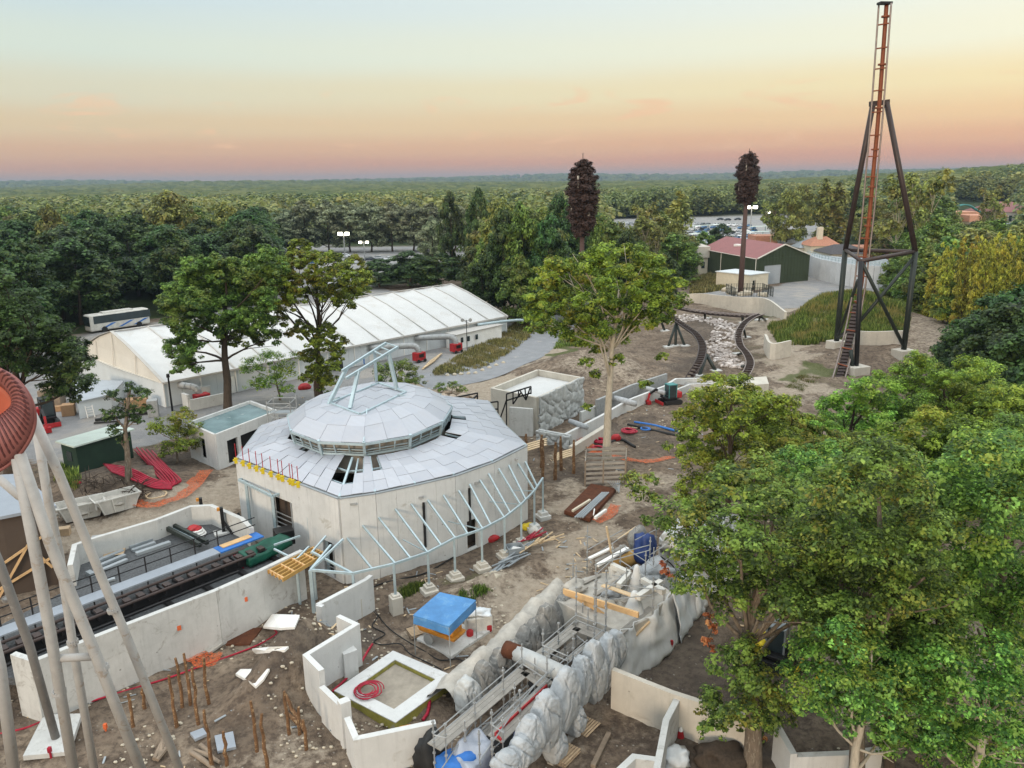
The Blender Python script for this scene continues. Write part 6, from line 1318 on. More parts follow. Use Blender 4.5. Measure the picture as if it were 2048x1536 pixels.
# ================================================================ canal of false rocks
def rockpx(label, px, py, rx, ry, yb, mat, seed, grp, dep=.55, back=0.0, ring=True):
    Yb = G(px, yb).y+back; p = AT(px, py, Yb); k_ = (p-V((0,0,H))).length/F; mb = MB(); vs, fs = ICO[5]; o_ = V((seed*3.1, seed*1.7, 0)); rg = random.Random(seed); a_ = math.radians(52+rg.uniform(-6,6)); m_ = Matrix.Rotation(a_, 3, 'Z') @ Matrix.Rotation(rg.uniform(-.12,.12), 3, 'Y'); sx = rx*k_*.94; sz = ry*k_*1.08; out = []
    sc_ = (rg.uniform(-.2,.2), rg.uniform(0,.35)); ck = [(rg.uniform(-.9,.9), rg.uniform(-.9,.9)) for _ in range(5)]
    cp = lambda t, e: math.copysign(abs(t)**e, t)
    for v in vs:
        tz_ = v.z; x = cp(v.x, .78)*(1-.22*max(0,tz_)); z = cp(tz_, .82); y = cp(v.y, .55)*(1-.25*abs(z))
        r2 = math.hypot(v.x-sc_[0], tz_-sc_[1]); w_ = math.atan2(tz_-sc_[1], v.x-sc_[0]); g_ = 0
        if ring and v.y < -.1 and .1 < r2 < .55: g_ += .07*max(0, math.cos(r2*24+w_))**4
        dd_ = sorted(math.hypot(v.x-c_[0], tz_-c_[1])+.12*noise.noise(v*2+o_) for c_ in ck)
        g_ += .30*max(0, 1-(dd_[1]-dd_[0])*16)
        d = 1+.10*noise.noise(v*1.4+o_)+.03*noise.noise(v*6+o_)-.13*abs(noise.noise(v*2.1+o_))
        out.append(p+m_ @ V((x*sx*d*(1-g_*.25), y*dep*(d-g_), z*sz*d*(1-g_*.25))))
    mb.add(out, fs); return one('false_rock', mb, mat, label, 'rock', grp, smooth=True)
RW = [(1012,1530,30,26,1640),(1040,1505,28,30,1612),(1060,1478,34,44,1585),(1093,1440,38,58,1545),(1130,1398,40,58,1500),(1160,1362,24,50,1458),(1188,1342,32,62,1428),(1212,1326,24,56,1402),(1230,1300,24,38,1380),(1110,1490,24,34,1520),(1150,1440,20,30,1475)]
for i, (x, y, a, c_, yb) in enumerate(RW):
    nm = ['lowest white false boulder at the bottom edge','small white false boulder next up from the bottom edge','tall narrow white false rock with a carved ring low in the row','broad white false rock with spirals below the log','broadest white false rock right under the log end','slim white false rock just above the log end','tallest white false rock right of the scaffold','white false rock leaning against the tallest one','faceted white boulder at the head of the row','small white stone at the foot of the broad spiral rock','small white stone low between the log and the yard'][i]
    rockpx(nm, x, y, a, c_, yb, 'rock_white', i+1, 'white false rocks along the canal')
LW = [(936,1395,26,40,1448),(970,1368,28,44,1425),(1000,1342,24,44,1400),(1026,1325,24,42,1378),(1052,1288,18,36,1345),(1068,1282,24,44,1340),(1095,1266,34,60,1330),(1128,1236,26,52,1290),(1147,1228,18,44,1275),(1164,1238,16,38,1272),(1182,1252,13,30,1272)]
for i, (x, y, a, c_, yb) in enumerate(LW):
    nm = ['pale carved slab with a spiral at the lower left end of the canal','brown-grey spiral slab beside the pale carved one','grey rock half behind the two spiral slabs','brownish rock left of the log end','small dark upright rock above the log','small grey rounded rock touching the dark upright one','largest grey painted rock of the canal left bank','dark egg-shaped rock topping the left bank','slim grey rock right of the egg-shaped one','pale narrow upright rock at the canal head','smallest pale rock stepping down at the canal head'][i]
    rockpx(nm, x, y, a, c_, yb, 'rock_relief' if i in (0,) else ('rock_white' if i > 8 else 'rock_grey'), i+31, 'painted false rocks on the canal left bank', .6, back=.6)
# rough mortar bank behind the left rocks
mb = MB(); b_ = [G(*p,0) for p in [(890,1425),(930,1385),(975,1345),(1010,1318),(1050,1275),(1090,1235),(1120,1200)]]; rg = random.Random(8)
vs = []; n_ = 40; pl = spline(b_, 7); W_ = 9
for i, p in enumerate(pl):
    d = (pl[min(i+1,len(pl)-1)]-pl[max(i-1,0)]).normalized(); s = V((-d.y,d.x,0))
    for j in range(W_): u = j/(W_-1); q = p+s*(-.9+u*2.2); hh = 1.7*math.sin(math.pi*min(1,u*.95+.05))**.6*(.85+.3*noise.noise(q*.9)); vs.append(q+V((0,0,max(-.1,hh-.1+.18*noise.noise(q*3.3)))))
mb.add(vs, [(i*W_+j,(i+1)*W_+j,(i+1)*W_+j+1,i*W_+j+1) for i in range(len(pl)-1) for j in range(W_-1)]); one('mortar_bank', mb, 'mortar', 'rough sprayed mortar bank backing the grey rocks of the canal', 'bank', smooth=True)
mb = MB(); mb.prism([G(x,y,.04) for x, y in [(880,1545),(1000,1545),(1185,1330),(1250,1262),(1215,1225),(1120,1300),(1000,1420)]], -.02, .04); struct('canal_floor', mb, 'black_rubber')
mb = MB(); mb.tube([G(1012,1297,2.6),G(1040,1308,2.6)], [.42,.40], 12, jit=.1); one('faux_log', mb, 'rust', 'brown painted butt of the log across the canal', 'log', smooth=True)
mb = MB(); mb.tube([G(1034,1306,2.6),G(1075,1326,2.65),G(1110,1340,2.6),G(1152,1362,2.5)], [.40,.42,.40,.38], 12, jit=.06); one('faux_log', mb, 'rock_relief', 'pale plastered log with red scribbles spanning the canal', 'log', smooth=True)
# ================================================================ scaffolds
def scaffold(label, decks, posts, rails, dmat='plank_deck'):
    """decks: (a,b,width,z) px lines; posts: (px,py at z0, z0, ztop); rails: (a,b,z)"""
    a0 = G(*decks[0][0], decks[0][3]); t_ = thing('scaffold', label, 'scaffold', (a0.x, a0.y, 0))
    for a, c_, w_, z in decks: mb = MB(); p, q = G(*a, z), G(*c_, z); s = (q-p).cross(V((0,0,1))).normalized(); [mb.beam(p+s*(w_*(k_+.5)/3-w_/2), q+s*(w_*(k_+.5)/3-w_/2), w_/3-.015, .05) for k_ in range(3)]; obj('deck', mb, dmat, t_)
    for px, py, z0, z1_ in posts: p = G(px, py, z0); mb = MB(); mb.tube([V((p.x,p.y,0)), V((p.x,p.y,z1_))], .035, 6); [mb.tube([V((p.x,p.y,z)), V((p.x,p.y,z+.06))], .075, 6) for z in np.arange(.5, z1_, .5)]; obj('standard', mb, 'galv_dull', t_)
    mb = MB()
    for a, c_, z in rails: mb.tube([G(*a, z), G(*c_, z)], .028, 5)
    obj('guard_rail', mb, 'galv_dull', t_); return t_
z = 2.3
scaffold('long tube scaffold with grey decks along the lower canal', [((868,1494),(1048,1342),.75,z),((1052,1341),(1096,1372),.75,z),((990,1478),(1094,1380),.8,z)],
 [(868,1494,z,3.6),(892,1500,z,3.6),(950,1435,z,3.6),(1007,1388,z,3.7),(1044,1343,z,3.8),(1094,1372,z,3.9),(984,1476,z,3.7),(1006,1492,z,3.7),(1040,1430,z,3.6),(985,1530,z,3.6),(930,1470,z,3.0)],
 [((866,1468),(1045,1316),3.3),((866,1480),(1045,1328),2.8),((1045,1316),(1094,1346),3.3),((1045,1328),(1094,1359),2.8),((984,1450),(1094,1346),3.3),((984,1462),(1094,1359),2.8),((984,1450),(1008,1466),3.3),((868,1470),(892,1476),3.3),((868,1530),(950,1462),1.2),((892,1536),(1007,1420),.6),((892,1550),(950,1435),1.4)])
scaffold('tube scaffold with a square deck round the canal head', [((1080,1312),(1152,1254),.7,z),((1152,1253),(1212,1277),.8,z),((1135,1320),(1205,1268),.3,z-.4)],
 [(1086,1312,z,3.8),(1117,1290,z,3.6),(1152,1252,z,4.6),(1211,1277,z,5.6),(1146,1322,z,3.8),(1188,1292,z,5.8),(1135,1345,z,3.4),(1098,1340,z,3.4)],
 [((1084,1288),(1152,1230),3.3),((1084,1300),(1152,1240),2.8),((1152,1230),(1212,1252),3.3),((1152,1240),(1212,1264),2.8),((1084,1300),(1135,1322),2.9),((1084,1290),(1135,1312),3.3),((1146,1310),(1211,1256),3.2),((1146,1322),(1211,1268),2.8),((1135,1345),(1188,1292),1.8)])
scaffold('lower tier of scaffold boards and ledgers inside the canal', [((905,1520),(1055,1388),.5,1.1),((1110,1320),(1180,1262),.5,1.1),((1000,1440),(1060,1392),.4,1.6)],
 [(905,1520,1.1,2.2),(962,1470,1.1,2.2),(1020,1420,1.1,2.2),(1055,1388,1.1,2.2),(1130,1310,1.1,2.2),(1165,1275,1.1,3.2),(1175,1300,1.1,3.6),(1070,1400,1.1,3.4),(1030,1450,1.1,3.3),(960,1545,1.1,3.2)],
 [((905,1500),(1055,1370),1.9),((905,1520),(1055,1370),1.4),((962,1450),(1020,1430),1.6),((1020,1400),(1055,1400),1.8),((1110,1300),(1180,1245),1.9),((1070,1370),(1175,1280),2.9),((1030,1420),(1070,1370),2.9),((960,1520),(1030,1420),2.9),((1070,1385),(1175,1292),2.4),((984,1500),(1094,1400),1.5),((868,1560),(950,1440),2.0),((1086,1320),(1117,1270),2.2),((1152,1270),(1188,1300),2.2)])
zz = 3.0
scaffold('forest of scaffold tubes round the stone spires above the canal head', [((1195,1135),(1258,1098),.3,3.2),((1192,1122),(1250,1090),.25,3.2),((1230,1275),(1302,1215),.35,2.6),((1280,1240),(1345,1182),.3,2.4)],
 [(1174,1144,.1,3.4),(1191,1180,zz,4.8),(1192,1230,zz,5.2),(1211,1230,zz,5.6),(1224,1150,zz,5.0),(1240,1140,zz,4.6),(1252,1180,zz,4.4),(1305,1215,zz,4.8),(1304,1200,1,4.4),(1299,1130,zz,4.8),(1290,1160,zz,4.8),(1328,1190,zz,4.0),(1270,1095,zz,4.4),(1312,1075,zz,4.4),(1360,1090,zz,4.2),(1380,1130,zz,4.2),(1420,1080,zz,4.0),(1152,1170,zz,4.2),(1146,1150,zz,4.0)],
 [((1174,1120),(1250,1070),3.4),((1174,1100),(1245,1060),4.0),((1191,1130),(1300,1100),4.2),((1191,1150),(1224,1120),3.8),((1211,1200),(1305,1190),4.0),((1224,1110),(1299,1090),4.2),((1224,1150),(1330,1170),3.6),((1192,1165),(1330,1180),3.8),((1299,1110),(1380,1060),3.8),((1299,1140),(1400,1080),3.4),((1270,1080),(1330,1050),4.2),((1211,1180),(1270,1130),3.6),((1192,1200),(1245,1150),3.4),((1240,1120),(1300,1160),4.0),((1250,1095),(1310,1135),3.8)])
# ---- false-rock terrace with its spires
tc_ = thing('rock_terrace', 'grey plastered terrace block hung with pale sheeting above the canal', 'terrace', G(1240,1250)); mb = MB()
zt2 = 2.6; mb.prism([G(x,y,zt2) for x, y in [(1112,1200),(1150,1160),(1205,1145),(1300,1150),(1345,1185),(1300,1235),(1245,1262),(1205,1250)]], 0, zt2); obj('deck_slab', mb, 'mortar', tc_, bevel=.05)
def curtain(label, pts, z0, z1_, mat, name='sheeting', cat='sheeting', amp=.18):
    c_ = [G(x,y,z1_) for x, y in pts]; mb = MB(); vs = []; n_ = 16; pl = []
    for a, b2 in zip(c_[:-1], c_[1:]):
        for k_ in range(10): pl.append(a.lerp(b2, k_/10))
    pl.append(c_[-1]); W_ = n_+1
    for i, p in enumerate(pl):
        d = (pl[min(i+1,len(pl)-1)]-pl[max(i-1,0)]).normalized(); s = V((d.y,-d.x,0))
        for j in range(W_): u = j/n_; q = V((p.x,p.y,z1_+(z0-z1_)*u)); vs.append(q+s*(u*.7+amp*(noise.noise(V((i*.42,u*1.2,z1_)))*1.5+.7*noise.noise(V((i*.9,u*4,1)))-1.1*abs(noise.noise(V((i*.3,u*2.2,8)))))))
    mb.add(vs, [(i*W_+j,i*W_+j+1,(i+1)*W_+j+1,(i+1)*W_+j) for i in range(len(pl)-1) for j in range(n_)]); o_ = one(name, mb, mat, label, cat, smooth=True); q = o_.modifiers.new('thickness','SOLIDIFY'); q.thickness = .04; return o_
curtain('grey-white rock-coloured sheeting hanging to the yard below the terrace', [(1210,1262),(1245,1262),(1300,1232),(1350,1180)], 0, 2.65, 'concrete_new'); curtain('pale plastic sheeting under the branch of dead leaves', [(1345,1185),(1375,1140),(1430,1095),(1470,1060)], 0, 3.0, 'plastic')
curtain('white ribbed sheeting beside the big oak limb', [(1380,1110),(1420,1072),(1460,1030)], .2, 4.0, 'plastic')
tr2 = thing('rock_terrace', 'pale upper terrace with blocks behind the hanging dead leaves', 'terrace', G(1400,1100)); mb = MB(); mb.prism([G(x,y,2.8) for x, y in [(1318,1075),(1345,1040),(1400,1015),(1480,1030),(1480,1090),(1420,1100),(1350,1110)]], 0, 2.8); obj('deck_slab', mb, 'concrete_new', tr2, bevel=.05)
def spire(label, px, pyb, pyt, wpx, z0):
    p = G(px, pyb, z0); zt3 = ZT(p, pyt); w_ = wpx*(p-V((0,0,H))).length/F/2; mb = MB(); rings = [(0,1.15),(.25,.95),(.5,.75),(.75,.5),(.93,.36),(1,.2)]; n_ = 10
    vs = [V((p.x+math.cos(6.283*k_/n_)*w_*r*(1+.1*noise.noise(V((k_,u*3,px)))), p.y+math.sin(6.283*k_/n_)*w_*r, z0+(zt3-z0)*u)) for u, r in rings for k_ in range(n_)]
    mb.add(vs, [(i*n_+k_, i*n_+(k_+1)%n_, (i+1)*n_+(k_+1)%n_, (i+1)*n_+k_) for i in range(5) for k_ in range(n_)]+[tuple(range(5*n_,6*n_))]); return one('stone_spire', mb, 'concrete_new', label, 'spire', smooth=True)
spire('pale grey stone spire standing on the scaffolded terrace', 1272, 1188, 1130, 30, 2.6); spire('farther pale stone spire beneath the cluster of dead leaves', 1364, 1090, 1046, 26, 2.8); spire('blunt grey stone plinth under the white square frame', 1268, 1222, 1182, 34, 2.6)
def pxbeams(name, label, cat, segs, mat, part='beam'):
    a = G(segs[0][0][0], segs[0][0][1], segs[0][0][2]); t_ = thing(name, label, cat, a)
    for s in segs: mb = MB(); mb.beam(G(*s[0]), G(*s[1]), s[2], s[3]); obj(part, mb, mat, t_)
pxbeams('square_frame', 'white plastered square frame of beams on the terrace', 'frame', [((1224,1131,3.6),(1259,1148,3.6),.3,.3),((1259,1148,3.6),(1237,1172,3.6),.26,.3),((1285,1160,3.6),(1328,1184,3.6),.3,.3),((1322,1164,3.6),(1276,1195,3.6),.3,.3),((1224,1133,3.5),(1228,1165,2.7),.35,.4)], 'white_dirty')
pxbeams('formwork_timber', 'fresh orange timber formwork fanning over the canal head', 'timber', [((1127,1182,3.3),(1277,1230,3.4),.12,.3),((1130,1186,3.2),(1215,1215,3.0),.1,.25),((1135,1184,3.3),(1180,1212,2.6),.1,.2),((1155,1196,3.1),(1198,1222,2.6),.1,.2),((1175,1205,3.0),(1208,1230,2.5),.08,.2)], 'timber')
pxbeams('scaffold_plank', 'pale timber plank laid across the terrace tubes', 'plank', [((1205,1170,3.5),(1276,1195,3.5),.3,.06)], 'timber_pale'); pxbeams('leaning_pole', 'pale timber pole standing upright among the scaffold tubes', 'pole', [((1213,1053,5.2),(1224,1112,3.0),.1,.1)], 'timber_pale')
pxbeams('leaning_pole', 'pale timber prop leaning down against the grey sheeting', 'pole', [((1299,1243,2.4),(1245,1298,1.6),.1,.1)], 'timber_pale'); pxbeams('leaning_pole', 'pale board propped above the navy tarpaulin', 'pole', [((1236,1079,2.5),(1272,1054,2.5),.12,.08)], 'timber_pale')
pxbeams('white_planks', 'pair of white profiled planks on the scaffold left of the navy tarpaulin', 'planks', [((1194,1131,3.4),(1255,1096,3.4),.25,.12),((1178,1117,3.4),(1225,1095,3.4),.2,.1)], 'white')
def bulk(name, label, cat, px, py, z0, sx, sy, sz, mat, rz=.4, seed=1, amp=.25, n=3): p = G(px, py, z0); mb = MB(); mb.rock(p+V((0,0,sz*.6)), (sx,sy,sz), seed, n, amp=amp, rz=rz); return one(name, mb, mat, label, cat, smooth=True)
bulk('tarpaulin', 'navy blue tarpaulin bundled on the scaffold below the long branch', 'tarpaulin', 1288, 1122, 2.4, .7, .6, 1.1, 'navy_tarp', seed=4, amp=.6); bulk('rock_core', 'dark grey unpainted rock cone above the navy tarpaulin', 'rock', 1276, 1098, 2.4, .7, .6, 1.0, 'rock_grey', seed=5); bulk('formwork_timber', 'orange slatted formwork beside the navy tarpaulin', 'timber', 1252, 1128, 2.4, .9, .4, .5, 'timber_yellow', seed=7, amp=.6, n=2)
bulk('plaster_heap', 'white plaster-splashed rubble under the scaffold tubes', 'rubble', 1310, 1150, 2.5, .9, .8, .45, 'rock_white', seed=9, amp=.7); bulk('rock_core', 'brown-shadowed rock core at the canal head opening', 'rock', 1210, 1255, 1.2, .9, .6, 1.0, 'concrete_cream', seed=12, amp=.4)
# tarps at the lower end
drape([G(905,1500,1.9), G(955,1455,1.9), G(985,1490,1.7), G(940,1545,1.7)], 1.2, 'tarpaulin', 'grey_tarp', 'pale lavender tarpaulin thrown over the lower scaffold', 'tarpaulin', amp=.3); bulk('tarpaulin', 'royal blue tarpaulin bundle at the bottom edge', 'tarpaulin', 920, 1538, 1.0, .9, .7, .5, 'blue_paint', seed=6, amp=.5)
curtain('narrow strip of blue tarpaulin hanging behind the white rocks', [(1057,1412),(1030,1470),(1010,1520)], .4, 2.2, 'navy_tarp', 'tarpaulin', 'tarpaulin', .1); bulk('tarpaulin', 'black and white plastic bundle at the end of the long plain wall', 'tarpaulin', 862, 1522, .6, .7, .6, .9, 'black_rubber', seed=16, amp=.5)
pxbeams('scaffold_plank', 'red-edged plywood gangway on the right side of the lower scaffold', 'gangway', [((990,1470,2.35),(1094,1372,2.35),.06,.2),((990,1470,2.35),(1004,1482,2.35),.06,.2)], 'red_paint')
def pallet(label, px, py, rz, n=1, z0=0.0, tilt=0.0):
    p = gt(px, py)+V((0,0,z0)); t_ = thing('pallet', label, 'pallet', p, 'wooden pallets'); m_ = Matrix.Rotation(rz, 3, 'Z')
    for i in range(n):
        mb = MB(); b0 = i*.15
        for k_ in range(7): mb.box(p+m_ @ V((0,-.4+.8*k_/6*1.0,b0+.13)), (1.2,.09,.022), rz)
        obj('top_board', mb, 'pallet_wood', t_)
        mb = MB()
        for x in (-.55,0,.55): mb.box(p+m_ @ V((x,0,b0+.06)), (.1,.8,.1), rz)
        obj('bearer', mb, 'timber_old', t_)
pallet('pale pallet lying beside the grey plank under the white rocks', 1172, 1457, .9); pallet('pale pallet at the bottom edge under the white rocks', 1130, 1515, .9, 2); pallet('small pallet leaning by the blue canopy post', 838, 1268, .5, 2); pallet('grey worn pallet on the trench gravel by the platform', 238, 1164, .3, z0=2.0)
pxbeams('scaffold_plank', 'long grey plank lying under the white rocks', 'plank', [((1172,1437,.2),(1100,1528,.2),.3,.08)], 'plank_grey'); pxbeams('timber_log', 'weathered grey log lying alone on the brown yard', 'log', [((1218,1467,.12),(1186,1533,.12),.22,.18)], 'timber_old')
# ================================================================ blue canopy and mixer
cb = [G(827,1230,2.5),G(880,1185,2.5),G(951,1201,2.5),G(898,1253,2.5)]
drape(cb, .5, 'canopy_sheet', 'blue_tarp', 'faded blue tarpaulin roof of the mixing shelter', 'tarpaulin', sagz=.1, amp=.02, flare=.02); ps = thing('shelter_frame', 'thin pole frame holding up the blue tarpaulin', 'frame', (cb[3].x,cb[3].y,0))
for c_ in cb: obj('pole', MB().tube([V((c_.x,c_.y,0)), c_-V((0,0,.06))], .03, 6), 'galv_dull', ps)
mb = MB()
for a, c_ in zip(cb, cb[1:]+cb[:1]): mb.tube([a-V((0,0,.1)), c_-V((0,0,.1))], .03, 6)
obj('top_rail', mb, 'galv_dull', ps)
ms = [G(833,1282),G(872,1245),G(985,1262),G(902,1318)]; mb = MB(); mb.prism(ms, -.05, .16); one('concrete_slab', mb, 'concrete', 'low concrete slab carrying the orange mixer', 'slab', bevel=.02)
p = G(884,1280,.16); mx = thing('mortar_mixer', 'orange mortar mixer with a dark hopper under the blue tarpaulin', 'mixer', p); a_ = -.55; m_ = Matrix.Rotation(a_, 3, 'Z'); q = lambda x, y, z: p+m_ @ V((x,y,z))
mb = MB(); mb.add([q(x,y,z) for x, y, z in ((-1.2,-.5,.5),(1.2,-.5,.5),(1.2,.5,.5),(-1.2,.5,.5),(-1.35,-.6,.95),(1.3,-.6,.75),(1.3,.6,.75),(-1.35,.6,.95))], [(3,2,1,0),(4,5,6,7),(0,1,5,4),(1,2,6,5),(2,3,7,6),(3,0,4,7)]); obj('body', mb, 'orange_paint', mx, bevel=.05)
mb = MB(); mb.add([q(x,y,z) for x, y, z in ((-1.2,-.5,.9),(0,-.5,.8),(0,.5,.8),(-1.2,.5,.9),(-1.4,-.65,1.3),(-.1,-.65,1.2),(-.1,.65,1.2),(-1.4,.65,1.3))], [(3,2,1,0),(4,5,6,7),(0,1,5,4),(1,2,6,5),(2,3,7,6),(3,0,4,7)]); obj('hopper', mb, 'black_steel', mx)
for s in (-1,1): obj('wheel', MB().tube([q(-.4,s*.62,.3), q(-.4,s*.75,.3)], .32, 16), 'galv_dull', mx)
mb = MB(); mb.box(q(.75,0,.95), (.7,.9,.35), a_); obj('engine_cover', mb, 'orange_paint', mx, bevel=.05); p = G(957,1258)
mb = MB(); mb.box(p+V((0,0,.5)), (1.5,1.0,1.0), .25); one('sack_pallet', mb, 'white_dirty', 'white pallet load wrapped in plastic beside the blue canopy', 'goods', bevel=.08); mb = MB(); mb.rock(p+V((0,0,1.1)), (.7,.45,.22), 5, 3, amp=.6); one('plastic_wrap', mb, 'plastic', 'crumpled clear wrap on the white pallet load', 'plastic', smooth=True)
for lab, px, py in (('red fuel can beside the mixer slab', 940,1275),('round red canister at the right end of the white pallet load', 978,1262)): p = G(px, py); mb = MB(); mb.tube([p, p+V((0,0,.1)), p+V((0,0,.42)), p+V((0,0,.5))], [.17,.2,.2,.08], 12); one('canister', mb, 'red_paint', lab, 'canister', smooth=True)
# ================================================================ timber poles, slabs, cables and litter on the soil
def pole(label, px, pyb, pyt, r=.085, lean=(0,0), grp='bark-stripped poles planted in the soil', name='timber_pole'):
    p = gt(px, pyb); z_ = ZT(p, pyt); rg = random; pts = [p+V((lean[0]*u+rg.uniform(-.05,.05), lean[1]*u+rg.uniform(-.05,.05), (z_-p.z)*u)) for u in (0,.2,.4,.6,.8,1)]; pts[0].z -= .2
    mb = MB(); mb.tube(pts, [r*1.1,r,r*.95,r*.9,r*.85,r*.7], 8, jit=.15); return one(name, mb, 'pole_bark', label, 'pole', grp)
PL = 'bark-stripped timber pole planted upright in the rubble near the ride columns'
for a in [(353,1452,1350),(366,1415,1316),(382,1410,1308),(398,1448,1334),(417,1405,1316),(290,1418,1375),(267,1455,1388),(424,1536,1420),(514,1505,1402),(534,1540,1428),(455,1530,1462)]: pole(PL, *a)
PL = 'bark-stripped timber pole standing in the group of poles around the spoil heap'
for a in [(600,1470,1415),(577,1470,1382),(612,1500,1440)]: pole(PL, *a, grp='poles standing by the spoil heap')
PL = 'tall brown timber pole standing between the hall and the lone tree'
for a in [(1083,935,870),(1086,960,880),(1111,957,885),(1122,940,873),(1147,947,880),(1052,895,868)]: pole(PL, *a, r=.14, grp='tall poles between hall and tree')
def logs(label, segs, r=.1, mat='timber_old'):
    t_ = thing('timber_logs', label, 'logs', gt(segs[0][0], segs[0][1]))
    for x0, y0, x1, y1 in segs: mb = MB(); a, c_ = gt(x0,y0,.1), gt(x1,y1,.12); mb.tube([a, a.lerp(c_,.5)+V((.03,0,.05)), c_], [r,r*1.1,r*.8], 8, jit=.2); obj('log', mb, mat, t_)
logs('heap of old bark logs left of the blue-grey boards', [(308,1518,332,1470),(314,1520,340,1488),(320,1512,328,1475)]); logs('dry sticks and logs at the bottom edge between the planted poles', [(382,1505,430,1540),(390,1500,440,1525),(400,1490,425,1515)]); logs('two pale forked logs leaning by the spoil heap', [(570,1388,585,1425),(572,1425,600,1455),(585,1420,607,1462)], .09, 'pole_bark')
def flat(name, label, cat, pts, mat, z=.12, th=.05, jag=0): mb = MB(); P4 = [gt(*p) for p in pts]; mb.prism(P4, [p.z+z-.02 for p in P4], [p.z+z+th+.07 for p in P4]); return one(name, mb, mat, label, cat)
flat('white_sheet', 'white torn membrane lying in a shallow pit left of the tall kinked wall', 'sheet', [(472,1355),(482,1346),(540,1346),(528,1366),(512,1381),(502,1372)], 'white'); flat('white_sheet', 'rectangular white membrane near the bent red pipe', 'sheet', [(545,1235),(600,1238),(590,1262),(560,1264),(527,1260)], 'white'); flat('white_sheet', 'narrow white membrane strip showing between soil ridges', 'sheet', [(505,1305),(540,1302),(578,1301),(570,1308),(530,1310),(512,1311)], 'white')
flat('board', 'small blue-grey board lying on the rubble', 'board', [(381,1474),(407,1464),(415,1476),(391,1487)], 'roof_grey'); flat('board', 'larger pale blue board with a pole standing before it', 'board', [(430,1480),(467,1471),(473,1502),(436,1511)], 'roof_grey'); flat('concrete_slab', 'sloping concrete slab under the foot of the darkest ride column', 'slab', [(90,1440),(165,1438),(140,1515),(48,1524)], 'concrete', .1, .15)
flat('wet_patch', None, None, [(468,1262),(525,1258),(500,1292),(452,1292)], 'rust', .03, .01); bpy.data.objects['wet_patch']['kind'] = 'structure'; flat('rubble_strip', None, None, [(470,1252),(485,1262),(420,1310),(400,1300)], 'mortar', .04, .04); bpy.data.objects['rubble_strip']['kind'] = 'structure'
def hose(label, pts, r, mat, z=.06, name='cable', cat='cable', absz=None):
    P4 = [gt(*p[:2])+V((0,0,(p[2] if len(p) > 2 else z))) for p in pts]; mb = MB(); mb.tube(spline(P4, 6), r, 6); return one(name, mb, mat, label, cat, smooth=True)
hose('thin red conduit winding across the front soil to the orange sheet', [(0,1470),(60,1455),(140,1420),(230,1390),(330,1360),(400,1335),(470,1310),(520,1290),(552,1270),(550,1262)], .05, 'red_hose'); hose('thick red conduit bending up out of the soil by the retaining wall', [(505,1243),(504,1230,.3),(506,1210,1.4),(494,1195,1.9),(475,1172,2.3)], .1, 'red_hose', name='red_conduit', cat='conduit')
hose('thinner black conduit bending up beside the thick red one', [(500,1244),(500,1225,.4),(497,1210,1.2),(486,1192,1.6)], .05, 'black_rubber', name='black_conduit', cat='conduit'); hose('red conduit lying from the bent pipe towards the frame post', [(510,1232),(545,1215),(580,1206),(590,1205)], .08, 'red_hose', name='red_conduit', cat='conduit')
hose('pair of red ducts running under the corner of the frame foundation', [(665,1385),(690,1362),(720,1330),(735,1305),(745,1290)], .07, 'red_hose', name='red_conduit', cat='conduit'); hose('short red duct leaving the foundation towards the long plain wall', [(860,1405,.3),(856,1425),(846,1442)], .09, 'red_hose', name='red_conduit', cat='conduit')
hose('black cable looping from the cast wall over the foundation', [(740,1220),(755,1235),(745,1255),(770,1270),(748,1285),(765,1292),(800,1290),(820,1310),(860,1330),(885,1345),(888,1370),(888,1392)], .035, 'black_rubber', .08); hose('black cable crossing from the hall wall to the canopy', [(745,1215),(770,1250),(800,1275),(850,1305),(880,1322),(915,1320),(935,1330)], .035, 'black_rubber'); hose('black cable snaking along the foot of the hall wall', [(720,1190),(760,1170),(800,1160),(850,1148),(900,1120),(960,1085),(1010,1060)], .05, 'black_rubber')
def coil(label, px, py, R_, r, n, mat, z0=0.0, name='hose_coil', sq=1.0):
    p = gt(px, py)+V((0,0,z0)); pts = [p+V((math.cos(t_)*R_*(1-.10*(t_//6.283))*(1+.10*math.sin(t_*1.37+px))+.08*math.sin(t_*.31), math.sin(t_)*R_*sq*(1-.09*(t_//6.283))*(1+.08*math.cos(t_*1.7))+.07*math.cos(t_*.27), r+.05+.5*r*(t_/6.283))) for t_ in np.arange(0, 6.283*n, .35)]; mb = MB(); mb.tube(pts, r, 6); return one(name, mb, mat, label, 'hose', smooth=True)
coil('tangled dark red hose coiled on the corner of the frame foundation', 737, 1398, .72, .03, 6, 'red_hose', .45); coil('coil of fat red duct right of the lone tree', 1257, 865, .75, .09, 4, 'red_hose'); coil('coil of fat red duct behind the lone tree trunk', 1200, 885, .7, .09, 4, 'red_hose'); coil('coil of red duct left of the timber tree guard', 1196, 900, .62, .09, 3, 'red_hose'); coil('small blue hose tangle near the red coils', 1290, 860, .5, .06, 3, 'blue_paint')
bulk('red_tank', 'bright red lump of bundled duct touching the lone tree trunk', 'duct bundle', 1232, 880, 0, .5, .4, .4, 'red_paint', seed=3)
hose('blue pipe laid over the black ones right of the lone tree', [(1268,845),(1310,852),(1360,865)], .12, 'blue_paint', name='pipe', cat='pipe'); hose('long black drain pipe below the blue one', [(1255,850),(1320,865),(1380,878)], .15, 'black_rubber', name='pipe', cat='pipe'); hose('black pipe lying parallel to the pale parapet', [(1200,895),(1240,880),(1270,895)], .14, 'black_rubber', name='pipe', cat='pipe')
